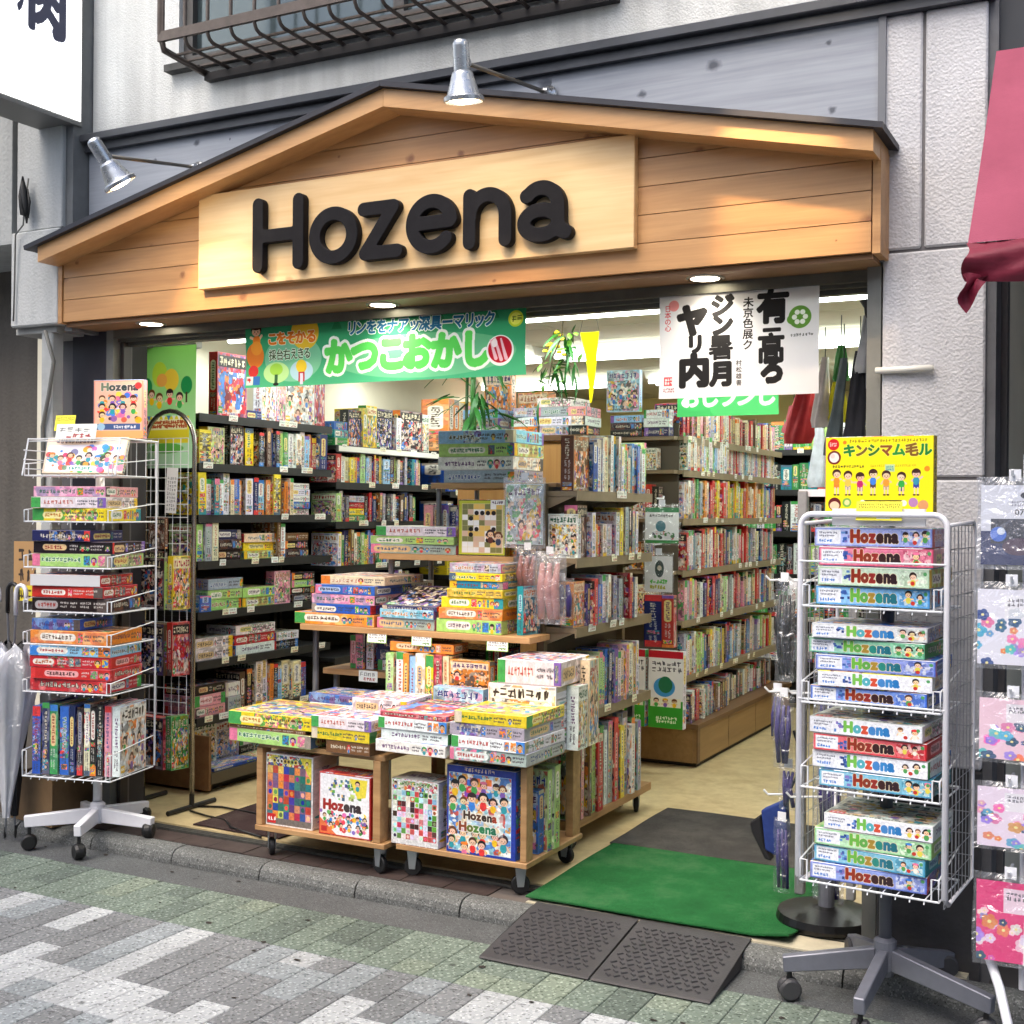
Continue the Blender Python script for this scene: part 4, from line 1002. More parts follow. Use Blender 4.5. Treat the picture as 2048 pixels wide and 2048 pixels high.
# grille cage in front of the window
gr = thing("window_grille", "brown metal bar cage projecting below the upstairs window", "window grille")
GM = pm("grille_brown", (.36, .32, .29), .5, .3, var=.3, scale=15)
gx = [-3.60 + i * .118 for i in range(17)]
for x in gx:
    pts = [(x, 3.80, 4.7), (x, 3.80, 3.40)] + [(x, 3.84 - .04 * math.cos(R(a)), 3.38 - .04 * math.sin(R(a)) + .02) for a in (20, 50, 80)] + [(x, 4.10, 3.355)]
    MB().tube(pts, .008, 6).build("bar", GM, gr, smooth=True)
MB().box(gx[0] - .02, gx[-1] + .02, 3.79, 3.806, 3.395, 3.435).build("rail", GM, gr)
for y in (3.88, 3.95, 4.02): MB().box(gx[0], gx[-1], y, y + .012, 3.366, 3.374).build("rail", GM, gr)
MB().box(gx[0] - .01, gx[-1], 4.06, 4.098, 3.32, 3.352).build("base_rail", pm("grille_dark", (.17, .16, .16), .7), gr)
MB().tube([(gx[0] - .012, 3.80, 4.7), (gx[0] - .012, 3.80, 3.43), (gx[0] - .012, 3.82, 3.37), (gx[0] - .012, 4.09, 3.35)], .014, 8).build("bar", GM, gr, smooth=True)

# ------------------------------------------------------------------ wooden gable with the shop name
gab = thing("gable_sign", "honey coloured wooden gable with black raised Hozena letters", "shop sign")
PINE = wood("pine", (.64, .46, .28), (.76, .575, .37), (.46, .27, .14), 0, .45, .8, 8.0, .12, .08, 5.0, .15)
PALE = wood("pale_pine", (.84, .68, .46), (.91, .78, .57), (.62, .42, .24), 0, .42, .45, 9.0, .12, 0, 3.5)
APX, APZ = -2.546, 2.99
XL, XR = -4.318, -.79
def roof_z(x):
    return 2.566 + (x + 4.341) / (APX + 4.341) * (APZ - 2.566) if x < APX else APZ + (x - APX) / (-.766 - APX) * (2.600 - APZ)
z = 2.319; k = 0
while z < 3.0:
    z1 = z + (.094 if k else .095)
    xs = [XL, XR]
    pl = []
    # clip the strip by the two roof slopes
    cand = [(XL, z), (XR, z), (XR, z1), (XL, z1)]
    top = [(x, min(z1, roof_z(x) + .02)) for x in np.linspace(XL + .004, XR - .004, 60)]
    top = [p for p in top if p[1] > z + .003]
    if len(top) < 2: break
    pts = [(top[0][0], z), (top[-1][0], z)]
    tt = [top[-1]] + [p for i, p in enumerate(top[1:-1], 1) if abs((top[i + 1][1] - p[1]) - (p[1] - top[i - 1][1])) > 1e-6][::-1] + [top[0]]
    MB().prism(pts + tt, 3.95, 3.972, 'y').build("plank", PINE, gab)
    z = z1 + .0028; k += 1
MB().box(XL, XR, 3.973, 4.06, 2.319, 2.60).build("backing", pm("backing_dark", (.2, .14, .09), .8), gab)
MB().prism([(XL, 2.60), (XR, 2.60), (XR, 2.612), (APX, 3.0), (XL, 2.58)], 3.973, 4.06, 'y').build("backing", pm("backing_dark", (.2, .14, .09), .8), gab)
MB().box(XL - .024, XL - .001, 3.944, 4.10, 2.312, 2.60).build("end_board", PINE, gab)
MB().box(XR + .001, XR + .026, 3.944, 4.112, 2.312, 2.65).build("end_board", PINE, gab)
# rake boards and dark roof caps
for (xa, za, xb, zb) in ((-4.343, 2.566, APX, APZ), (APX + .0015, APZ, -.766, 2.600)):
    MB().prism([(xa, za), (xb, zb), (xb, zb + .066), (xa, za + .066)], 3.83, 4.075, 'y').build("rake_board", wood("rake_pine", (.72, .53, .33), (.82, .63, .41), (.45, .26, .14), 0, .42, .45, 8.0, .15), gab)
RC = pm("roof_cap", (.20, .20, .22), .5, .3, var=.15, scale=8)
MB().prism([(-4.40, 2.6195), (APX, 3.058), (APX, 3.078), (-4.405, 2.638)], 3.805, 4.078, 'y').build("roof_cap", RC, gab)
MB().prism([(APX + .0012, 3.058), (-.735, 2.660), (-.733, 2.678), (APX + .0012, 3.078)], 3.805, 4.078, 'y').build("roof_cap", RC, gab)
MB().box(-3.505, -1.578, 3.915, 3.949, 2.397, 2.783).build("sign_panel", PALE, gab, bevel=.002)
# raised letters: rounded strokes turned into outlines
def contour(strokes, r, step=.0125):
    xs = [p[0] for s in strokes for p in s]; ys = [p[1] for s in strokes for p in s]
    x0, x1, y0, y1 = min(xs) - r - .05, max(xs) + r + .05, min(ys) - r - .05, max(ys) + r + .05
    X = np.arange(x0, x1, step); Y = np.arange(y0, y1, step); XX, YY = np.meshgrid(X, Y)
    D = np.full(XX.shape, 9.0)
    for s in strokes:
        for (ax, ay), (bx, by) in zip(s[:-1], s[1:]):
            dx, dy = bx - ax, by - ay; l2 = dx * dx + dy * dy + 1e-9
            t = np.clip(((XX - ax) * dx + (YY - ay) * dy) / l2, 0, 1)
            D = np.minimum(D, np.hypot(XX - ax - t * dx, YY - ay - t * dy))
    D = D - r
    seg_ = {}
    def ip(p, q):
        (i, j), (k_, l) = p, q; a, b2 = D[j, i], D[l, k_]; t = a / (a - b2)
        return (X[i] + (X[k_] - X[i]) * t, Y[j] + (Y[l] - Y[j]) * t)
    ny, nx = D.shape; nxt = {}; pos = {}
    S = D < 0
    act = np.argwhere((S[:-1, :-1].astype(int) + S[1:, :-1] + S[:-1, 1:] + S[1:, 1:]) % 4 != 0)
    for j, i in act:
        c = [(i, j), (i + 1, j), (i + 1, j + 1), (i, j + 1)]; cr_ = []
        for q in range(4):
            p1, p2 = c[q], c[(q + 1) % 4]
            s1, s2 = S[p1[1], p1[0]], S[p2[1], p2[0]]
            if s1 != s2:
                key = (min(p1, p2), max(p1, p2)); pos[key] = ip(p1, p2); cr_.append((key, s1))
        outs = [k_ for k_, s1 in cr_ if s1]; ins = [k_ for k_, s1 in cr_ if not s1]
        for a, b2 in zip(outs, ins): nxt[a] = b2
    loops = []
    while nxt:
        k0 = next(iter(nxt)); lp = []; k_ = k0
        while k_ in nxt:
            lp.append(pos[k_]); k_ = nxt.pop(k_)
        if len(lp) > 8:
            P_ = np.array(lp)
            for _ in range(2): P_ = (np.roll(P_, 1, 0) + 2 * P_ + np.roll(P_, -1, 0)) / 4
            loops.append(P_[::2])
    return loops
LR = .09
XH = .755
ell = lambda cx, cy, rx, ry, a0, a1, n=40: [(cx + rx * math.cos(R(a0 + (a1 - a0) * i / n)), cy + ry * math.sin(R(a0 + (a1 - a0) * i / n))) for i in range(n + 1)]
LETTERS = {
    'H': [[(LR, LR * .8), (LR, 1 - LR)], [(.66, LR * .8), (.66, 1 - LR)], [(LR, .47), (.66, .47)]],
    'o': [ell(.37, XH / 2, .272, XH / 2 - LR, 0, 360, 60)],
    'z': [[(LR, XH - LR), (.50, XH - LR), (.115, LR), (.55, LR)]],
    'e': [[(.12, .39), (.62, .40)] + ell(.37, XH / 2, .27, XH / 2 - LR, 8, 318, 50)],
    'n': [[(LR, LR), (LR, XH - LR)], [(LR, .42)] + ell(.345, .40, .245, .26, 180, 0, 30) + [(.59, LR)]],
    'a': [[(.13, .575)] + ell(.33, .44, .23, .22, 140, 0, 26) + [(.565, .22), (.60, .13), (.66, .105)], ell(.33, .245, .235, .15, 0, 360, 44)]}
BLK = pm("letter_black", (.085, .078, .09), .7, spec=.2, var=.12, scale=20, bump=.15, bscale=90)
CAP = .292
for ch, xl, xr in (('H', -3.194, -2.933), ('o', -2.916, -2.684), ('z', -2.690, -2.480), ('e', -2.473, -2.25), ('n', -2.229, -2.03), ('a', -2.008, -1.796)):
    st = LETTERS[ch]
    wx0 = min(p[0] for s in st for p in s) - LR; wx1 = max(p[0] for s in st for p in s) + LR
    sx = (xr - xl) / (wx1 - wx0)
    cu = bpy.data.curves.new("letter", 'CURVE'); cu.dimensions = '2D'; cu.fill_mode = 'BOTH'; cu.extrude = .0155; cu.bevel_depth = .002; cu.bevel_resolution = 1
    for lp in contour([[(p[0] * sx / CAP, p[1]) for p in s] for s in st], LR * .92):
        sp = cu.splines.new('POLY'); sp.points.add(len(lp) - 1); sp.use_cyclic_u = True
        for q, p in enumerate(lp): sp.points[q].co = (p[0] * CAP, p[1] * CAP, 0, 1)
    tmp = bpy.data.objects.new("tmp", cu); COL.objects.link(tmp); bpy.context.view_layer.update()
    me = bpy.data.meshes.new_from_object(tmp); bpy.data.objects.remove(tmp)
    me.materials.clear(); me.materials.append(BLK)
    o = bpy.data.objects.new("letter", me); COL.objects.link(o); o.parent = gab
    mnx = min(v.co.x for v in me.vertices)
    o.location = (xl - mnx, 3.896, 2.437); o.rotation_euler = (R(90), 0, 0)
    o["label"] = "black raised letter %s of the shop name" % ch

# recessed downlights in the soffit
for i, (x, wd) in enumerate(((-3.895, "dark shutter end"), (-2.688, "middle of the soffit"), (-1.371, "white banner"))):
    d = thing("downlight", "lit round recessed downlight in the wooden soffit near the " + wd, "downlight", (x, 4.055, 2.30), 0, "recessed downlights under the gable")
    MB().lathe([(.060, -.006), (.066, -.003), (.066, .004), (.050, .004), (.050, -.004)], 28, caps=False).build("ring", pm("downlight_ring", (.7, .68, .62), .35, .6), d, smooth=True)
    MB().lathe([(.0005, -.0035), (.049, -.0035)], 28, caps=False).build("lens", emis("downlight_lens", (1, .96, .86), 14), d)
    ld = bpy.data.lights.new("downlight_glow", 'AREA'); ld.shape = 'DISK'; ld.size = .09; ld.energy = 1.3; ld.color = (1, .9, .74); ld.spread = R(120)
    lo = bpy.data.objects.new("downlight_glow", ld); COL.objects.link(lo); lo.parent = d; lo.location = (0, 0, -.012)
# spot lamps on arms
ALU = pm("lamp_aluminium", (.72, .73, .74), .28, .85, var=.1, scale=30)
ARM = pm("lamp_arm_steel", (.46, .44, .40), .4, .7)
def spot_lamp(label, base, head, aim, energy, size=1.0, cone=78):
    t = thing("spot_lamp", label, "spot lamp", base, 0, "spot lamps lighting the shop sign")
    B = Vector(base); Hd = Vector(head); A = (Vector(aim) - Hd).normalized()
    MB().lathe([(.030, -.002), (.034, -.012), (.030, -.020), (.018, -.024), (.016, -.05)], 18, axis='y').build("wall_plate", ALU, t, smooth=True)
    j = Hd - A * .075 + Vector((.0, .03, .0))
    rel = lambda p: tuple(Vector(p) - B)
    MB().tube([(0, -.045, 0), rel(j)], .0075, 8).build("arm", ARM, t, smooth=True)
    MB().lathe([(.013, -.016), (.013, .016)], 12, c=(0, -.05, 0), axis='x').build("joint", ALU, t)
    MB().lathe([(.012, -.014), (.012, .014)], 12, c=rel(j), axis='x').build("joint", ALU, t)
    prof = [(.010, -.140), (.022, -.136), (.0265, -.128), (.0275, -.120), (.0275, -.040), (.033, -.036), (.036, -.030), (.041, -.010), (.053, .028), (.056, .036), (.064, .040), (.067, .044), (.067, .056), (.062, .058), (.052, .034), (.03, -.02)]
    sh = MB().lathe([(r * size, h * size) for r, h in prof], 40, caps=False).build("lamp_shade", ALU, t)
    q = A.to_track_quat('Z', 'Y'); sh.rotation_mode = 'QUATERNION'; sh.rotation_quaternion = q; sh.location = rel(Hd)
    bl = MB().lathe([(.001, .062), (.03, .060), (.05, .05), (.054, .044)], 24, caps=False).build("bulb", emis("spot_bulb", (1, .90, .74), 22), t, smooth=True)
    bl.rotation_mode = 'QUATERNION'; bl.rotation_quaternion = q; bl.location = rel(Hd)
    ld = bpy.data.lights.new("spot_glow", 'SPOT'); ld.energy = energy; ld.color = (1, .70, .40); ld.spot_size = R(cone); ld.spot_blend = .7; ld.shadow_soft_size = .03
    lo = bpy.data.objects.new("spot_glow", ld); COL.objects.link(lo); lo.parent = t
    lo.location = rel(Hd + A * .066); lo.rotation_mode = 'QUATERNION'; lo.rotation_quaternion = (-A).to_track_quat('Z', 'Y')
spot_lamp("lit silver spot lamp on an arm above the gable peak", (-1.978, 4.078, 3.021), (-2.015, 3.50, 2.890), (-2.03, 3.62, 2.2), 46)
spot_lamp("lit silver spot lamp tilted on an arm beside the white projecting sign", (-3.64, 4.078, 2.948), (-3.585, 3.52, 2.795), (-3.40, 3.80, 2.30), 24)
spot_lamp("silver spot lamp on the upper wall above the frame, lighting the gable end", (-1.08, 4.098, 3.62), (-1.07, 3.30, 3.40), (-1.06, 3.95, 2.52), 62, 1.0, 31)

# ------------------------------------------------------------------ neighbours at both ends
nb = thing("neighbour_wall", "grimy dark concrete wall beside the shop with white boxed beam end", "wall")
MB().box(-9, -4.62, 4.42, 4.9, -.02, 2.7).build("lower_wall", stucco("grimy_wall", (.37, .35, .32), .3, 60, .4), nb)
MB().box(-9, -4.66, 3.96, 4.9, 2.70, 6.0).build("upper_wall", stucco("pale_neighbour", (.66, .67, .66), .25, 60, .4), nb)
BW = stucco("white_beam", (.74, .75, .74), .18, 90, .35)
MB().box(-4.655, -4.352, 3.952, 4.9, 2.315, 2.745).build("beam_box", BW, nb, bevel=.006)
MB().box(-4.64, -4.352, 3.97, 4.9, 2.75, 3.40).build("beam_face", BW, nb, bevel=.004)
MB().box(-4.66, -4.40, 3.99, 4.9, 2.285, 2.312).build("beam_edge", pm("beam_edge", (.6, .6, .58), .8, var=.2), nb)
MB().box(-4.349, -4.305, 3.99, 4.2, 2.285, 5.2).build("conduit_box", pm("conduit_grey", (.42, .43, .43), .6, var=.2, scale=8), nb)
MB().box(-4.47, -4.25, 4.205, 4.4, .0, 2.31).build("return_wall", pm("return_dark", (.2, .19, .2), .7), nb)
MB().box(-4.62, -4.475, 4.25, 4.45, .0, 2.31).build("return_wall", stucco("grimy_wall", (.37, .35, .32), .3, 60, .4), nb)
pp = thing("drain_pipe", "white square drain pipe against the grimy wall", "pipe")
PWM = pm("pipe_white", (.66, .67, .66), .55, var=.2, scale=9)
MB().box(-4.500, -4.432, 3.995, 4.06, .06, 1.46).build("pipe", PWM, pp, bevel=.006)
MB().box(-4.502, -4.430, 3.993, 4.062, 1.47, 2.29).build("pipe", PWM, pp, bevel=.006)
MB().box(-4.508, -4.424, 3.988, 4.068, 1.45, 1.475).build("strap", pm("strap_dark", (.2, .2, .2), .6), pp)
cb = MB().tube([(-4.44, 3.96, 2.29), (-4.40, 3.975, 2.15), (-4.43, 3.975, 2.0), (-4.475, 3.982, 1.86), (-4.472, 3.984, 1.6), (-4.47, 3.985, 1.48)], .009, 6).build("cable", pm("cable_grey", (.4, .4, .38), .6), None, smooth=True)
tag(cb, "loose grey cable hanging down the drain pipe under the beam box", "cable")
cb = MB().tube([(-4.53, 3.94, 2.98), (-4.54, 3.93, 2.86), (-4.55, 3.93, 2.77), (-4.60, 3.93, 2.73), (-4.615, 3.94, 2.5), (-4.62, 3.94, 2.34)], .004, 5).build("cable", pm("cable_grey", (.4, .4, .38), .6), None, smooth=True)
tag(cb, "thin cable running down the white beam box under the projecting sign", "cable")
kn = MB().tube([(-4.545, 3.945, 2.78), (-4.53, 3.93, 2.84), (-4.545, 3.925, 2.93), (-4.555, 3.93, 2.99), (-4.565, 3.93, 2.90), (-4.55, 3.925, 2.82), (-4.52, 3.93, 2.80), (-4.51, 3.93, 2.87), (-4.53, 3.935, 2.93)], [.004, .012, .016, .004, .014, .012, .006, .006, .004], 6).build("cable_bundle", pm("cable_black", (.10, .10, .10), .6), None, smooth=True)
tag(kn, "black knotted cable bundle on the white beam face", "cable bundle")
# projecting lit sign, plane at right angles to the street front
ps = thing("projecting_sign", "white backlit projecting sign with black brush characters", "sign")
MB().box(-4.50, -4.292, 3.0, 4.03, 3.205, 4.30).build("sign_case", pm("sign_case", (.44, .44, .43), .5, .2), ps)
fp = flat_print("sign_face", 1.005, 1.06, PR['lightbox'], 'lit', ps); fp.rotation_euler = (0, 0, R(90)); fp.location = (-4.2885, 3.515, 3.225)
MB().box(-4.42, -4.36, 4.031, 4.10, 3.30, 3.36).build("bracket", pm("sign_case", (.44, .44, .43), .5), ps)
# awning and dark doorway beyond the pillar
aw = thing("awning", "faded dusty pink canvas awning drooping beside the stucco pillar", "awning")
AWM = pm("awning_canvas", (.56, .23, .32), .75, var=.15, scale=5, bump=.2, bscale=200)
AWD = pm("awning_canvas_dark", (.46, .08, .18), .65, var=.2, scale=6, bump=.3, bscale=60)
def sheet(f, nu, nv, name, mat, parent, thick=.004):
    vs_ = [f(i / nu, j / nv) for j in range(nv + 1) for i in range(nu + 1)]
    fs_ = [(j * (nu + 1) + i, j * (nu + 1) + i + 1, (j + 1) * (nu + 1) + i + 1, (j + 1) * (nu + 1) + i) for j in range(nv) for i in range(nu)]
    me = bpy.data.meshes.new(name); me.from_pydata(vs_, [], fs_); me.polygons.foreach_set("use_smooth", [True] * len(fs_)); me.materials.append(mat)
    o = bpy.data.objects.new(name, me); COL.objects.link(o)
    if parent: o.parent = parent
    return o
sheet(lambda u, v: (-.436 + u * 2.6 + .0 * v, 4.0 - .60 * v, 2.905 - .70 * v - .012 * math.sin(v * 3.14)), 12, 8, "canopy", AWM, aw)
def val(u, v):
    a = v * 2.2
    return (-.440 + u * 2.6 + .01 * math.sin(v * 6), 3.398 - .035 * math.sin(a * 1.4) + .012 * math.sin(u * 60 + v * 9), 2.205 - .10 * v - .012 * math.sin(u * 26) * v)
sheet(val, 60, 10, "valance", AWD, aw)
def cor(u, v):
    return (-.445 + .05 * u + .012 * math.sin(v * 7), 3.375 - .02 * math.sin(u * 5 + v * 4), 2.12 - .10 * v * (1 - .75 * u))
sheet(cor, 6, 8, "hanging_corner", AWD, aw)
MB().tube([(-.425, 3.43, 2.175), (2.2, 3.43, 2.175)], .012, 8).build("front_bar", pm("awning_bar", (.5, .5, .5), .5, .5), aw)
MB().tube([(-.428, 4.02, 2.87), (-.428, 3.43, 2.18)], .007, 6).build("side_bar", pm("awning_bar_dark", (.25, .25, .26), .5, .5), aw)
dk = thing("neighbour_shop", "dark unlit doorway of the neighbouring shop past the pillar", "shop front")
MB().box(-.44, 4, 4.9, 5.0, 0, 5.2).build("back_wall", pm("dark_inside", (.07, .06, .07), .8), dk)
MB().box(-.44, 4, 4.12, 4.9, 2.93, 5.2).build("upper_wall", pm("neighbour_upper", (.18, .19, .21), .7), dk)
MB().box(-.44, 4, 4.04, 4.9, 0.001, .05).build("floor_slab", pm("dark_slab", (.22, .21, .21), .8), dk)
# low dark band at the foot of the pillar
hk = MB().tube([(-.80, 4.07, 1.958), (-.62, 4.06, 1.958)], .011, 8).build("hook_bar", pm("hook_white", (.85, .84, .8), .4), None, smooth=True)
tag(hk, "short white bracket bar fixed on the stucco pillar edge", "bracket")

# the other side of the narrow street, behind the viewer; unseen, added to shape daylight
op = thing("opposite_building", "plain grey building row on the other side of the street", "building", (0, -3.4, 0))
MB().box(-16, 14, -6, 0, -.02, 4.3).build("front_wall", stucco("opposite_wall", (.70, .69, .67), .2, 40, .4), op)
for i in range(9):
    x = -14 + i * 3.1
    for z in (.3, 2.9): MB().box(x, x + 1.7, .001, .03, z, z + (2.1 if z < 1 else 1.0)).build("window", pm("opposite_glass", (.16, .18, .2), .1, .2), op)
# ------------------------------------------------------------------ shelf rows
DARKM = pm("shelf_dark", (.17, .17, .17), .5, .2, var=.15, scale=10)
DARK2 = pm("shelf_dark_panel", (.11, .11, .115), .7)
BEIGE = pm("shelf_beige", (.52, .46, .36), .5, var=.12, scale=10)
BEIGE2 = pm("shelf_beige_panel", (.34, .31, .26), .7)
WOODL = wood("cart_wood", (.60, .45, .29), (.72, .57, .39), (.45, .3, .18), 0, .5, .15, 14.0, .05, .06)
STEEL = pm("post_steel", (.50, .51, .53), .4, .6, var=.1, scale=20)
NAMEC = {}
def shelf_row(org, rotz, spec, unit, where, group, depth=.20, h0=.20, upname="game box", seed=0, maxlen=9, kind='box'):
    """spec: 'y7' upright spine 7 cm, 'F:k14*20' face-out, 'S25:k,y' flat stack bottom first, '_4' gap"""
    random.seed(seed * 77 + 13)
    x = 0.0; n = 0
    ca, sa = math.cos(rotz), math.sin(rotz)
    def W(lx, ly, lz=0): return (org[0] + lx * ca - ly * sa, org[1] + lx * sa + ly * ca, org[2] + lz)
    for tk in spec.split():
        if tk[0] == '_': x += float(tk[1:]) / 100; continue
        if tk[0] == 'S':
            ln, cols = tk[1:].split(':'); hh = 5.0
            if '*' in ln: ln, hh = ln.split('*'); hh = float(hh)
            ln = float(ln) / 100; z = 0
            if x + ln > maxlen: break
            cols = cols.split(',')
            n += 1
            for q, c in enumerate(cols):
                h = hh / 100 * random.uniform(.9, 1.06); l2 = ln * random.uniform(.93, 1.0)
                pos = "sole box" if len(cols) == 1 else ("lowest" if q == 0 else ("top" if q == len(cols) - 1 else ORD[q + 1] + "-up"))
                game_box("%s game box, %s in %s pile from street end, %s %s" % (CNAME[c], pos, ORD[n], where, unit), W(x + ln / 2, depth / 2 + random.uniform(.0, .012), z + .001), rotz + random.uniform(-.02, .02), l2, depth, h - .0015, c, group=group)
                z += h
            x += ln + .004; continue
        fo = tk.startswith('F:')
        if fo: tk = tk[2:]
        hh = None
        if '*' in tk: tk, hh = tk.split('*'); hh = float(hh) / 100
        c = tk[0]; w = float(tk[1:]) / 100
        h = hh if hh else h0 * random.uniform(.88, 1.08)
        if x + w > maxlen: break
        n += 1
        if fo:
            game_box("%s cover-out game box, %s from street end, %s %s" % (CNAME[c], ordw(n), where, unit), W(x + w / 2, .035 + random.uniform(0, .01), .001), rotz + random.uniform(-.05, .05), w, .06, h, c, faceout=True, group=group)
        else:
            d = depth * random.uniform(.88, 1.0)
            game_box("%s upright %s, %s from street end, %s %s" % (CNAME[c], upname, ordw(n), where, unit), W(x + w / 2, depth - d / 2 - .02 + random.uniform(-.012, .012), .001), rotz + random.uniform(-.03, .03), w * .96, d, h, c, upright=True, group=group, name=upname.replace(" ", "_"), cat=upname)
        x += w + .001
def tags_on(parent, spots, size=(.052, .032), proud=-.0035):
    """price tags along a shelf lip: children of the shelf unit, local coordinates"""
    for (x, y, z) in spots:
        o = flat_print("price_tag", size[0] * random.uniform(.85, 1.5), size[1], random.choice(PR['tags']), 'paper', parent)
        o.location = (x, y, z - size[1] * .75); o.rotation_euler = (random.uniform(-.06, .14), 0, 0)
def shelf_unit(name, label, loc, rotz, ln, depth, zs, mat, back, lip=.04, ends=True, base=None, ntag=5, base_out=.0, backpanel=True):
    t = thing(name, label, "shelf", loc, rotz)
    top = zs[0]
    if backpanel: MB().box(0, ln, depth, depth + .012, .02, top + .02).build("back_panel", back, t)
    for x in (-.014, ln - .016): MB().box(x, x + .03, depth - .03, depth - .001, 0, top + .03).build("upright", mat, t)
    for i, z in enumerate(zs):
        o = MB().box(0, ln, 0, depth - .001, z - .022, z).build("shelf_board", mat, t)
        MB().box(-.002, ln + .002, -.006, .0, z - lip, z + .002).build("shelf_lip", mat, t)
        for x in (.004, ln - .012):
            MB().prism([(.01, z - .023), (depth - .03, z - .023), (depth - .03, z - .075)], x, x + .006, 'x').build("bracket", mat, t)
        tags_on(t, [(random.uniform(.06, ln - .06), -.009, z) for _ in range(ntag)])
    return t
# ---- black shelves along the left wall
U1 = "black wall shelf"
u = shelf_unit("wall_shelf", "tall black wall shelves packed with game boxes near the street", (-4.25, 4.76, 0), R(90), 1.12, .42, [1.97, 1.72, 1.46, 1.225, .97, .72, .435], DARKM, DARK2, ntag=4)
MB().box(0, 1.12, -.10, .419, .13, .172).build("bottom_deck", DARKM, u); MB().box(-.004, 1.12, -.104, -.1005, .12, .174).build("deck_edge", pm("deck_edge", (.3, .27, .22), .5), u)
MB().box(-.018, -.001, -.10, .40, .09, .36).build("end_board", wood("end_wood", (.45, .31, .18), (.52, .38, .24), (.3, .2, .1), 0, .6, .1), u)
MB().box(.03, 1.10, -.04, .40, .0755, .129).build("plinth", DARK2, u)
G1 = "games on the black wall shelves"
y1 = 4.765
def L1(z, spec, where, **k): shelf_row((-4.262, y1, z), R(90), spec, U1, where, G1, maxlen=1.11, **k)
L1(1.97, "_16 F:r22*33 S13*5:n F:w12*24 F:p8*22 F:w26*28 F:r10*34", "top", seed=1, depth=.25)
L1(1.72, "y9*17 F:l13*19 _3 F:k11*21 _1 y7*20 k4 k4 m4 n4 k3 l5 g4 w5 w5 w4.5 a4 o3 r4.5 n7", "second", seed=2)
L1(1.46, "y6 w4 t4 w5 w5 c3 b4.5 o3 _2 w6 n4 a6 o4 y6*22 m5 o3 c3 S19*3.6:w,b,w,w,w", "third", seed=3)
L1(1.225, "l5 s5*19 c5 S20*5.3:k,k,n S27*4.6:l,y,c m3 w5 S22*4.6:k,k,m", "fourth", seed=4)
L1(.97, "b9*8 S27*5.4:l,l,s S27*5.2:l,l F:p14*18 S22*4.2:k,k,l,k", "fifth", seed=5)
L1(.72, "S30*5.4:w,w S33*5.2:w,r,w S21*5:k,w", "sixth", seed=6)
L1(.435, "S24*5.6:p,p,k S11*8:s,w m4 k5 w6*24 w6*25 o3 k4 a4 c8*22 c8*21 _2 b5", "seventh", seed=7)
shelf_row((-4.33, 4.79, .1725), R(90), "F:w22*23 F:s18*20 S24*5:k,w", U1, "bottom deck of", G1, seed=8, depth=.22)
shelf_row((-4.165, 4.80, .1725), R(90), "S34*1.6:b S34*1.6:l S30*1.6:y", "black shelf", "bottom front", G1, seed=9, depth=.13)
# ---- shelves further in along the same wall
U2 = "inner wall shelf"
u = shelf_unit("wall_shelf", "inner grey wall shelves with white lipped top board behind the display tables", (-4.25, 5.93, 0), R(90), 1.25, .42, [1.87, 1.652, 1.42, 1.16, .9, .62, .3], DARKM, DARK2, ntag=5)
MB().box(.02, 1.24, -.010, -.0065, 1.836, 1.868).build("white_lip", pm("white_lip", (.92, .92, .88), .5), u)
G2 = "games on the inner wall shelves"
def L2(z, spec, where, **k): shelf_row((-4.262, 5.94, z), R(90), spec, U2, where, G2, maxlen=1.24, upname="slim case", **k)
L2(1.87, "S14*5:g,t,b F:k14*22 y5*24 F:y12*26 F:k17*25 w6 _3 F:k26*26 F:w9*25", "top", seed=11, depth=.24)
L2(1.652, "r5 w4 c4 y5 o4 b3 l5 a3 w5 r2 k5 y3 a8 k5 l4 w3 k4 s3 t4 t3 b3 p3 r2 c3", "second", seed=12, h0=.17)
L2(1.42, "l5 w3 k4 S19*4:g,y,r,s k4 r3 n4 m3 k4 s3 k5 w3 k6 m4 n3 v4 k5 g4", "third", seed=13, h0=.17)
L2(1.16, "w3 y2 r2 g2 n4 m3 o2 w3 g4 l3 y3 o2 b3 v3 r3 g4 y2 k4 w3 b3 g3", "fourth", seed=14, h0=.2)
L2(.9, "S20*5:a,b,a S20*5:b,a b4 w4 y3 g3 r4 k4 n4 w4 p4 l4", "fifth", seed=15)
u = shelf_unit("wall_shelf", "third run of wall shelves deepest in the shop behind the plants", (-4.25, 7.25, 0), R(90), 2.3, .42, [1.9, 1.62, 1.33, 1.05], DARKM, DARK2, ntag=3)
PACK3 = [((-4.262, 7.26, z + .001), R(90), 2.26, cs, (.05, .13), hh, .22) for z, cs, hh in ((1.9, 'owyracpo', .34), (1.62, 'wwcyrba', .21), (1.33, 'wkgyrb', .21), (1.05, 'wbgry', .21))]
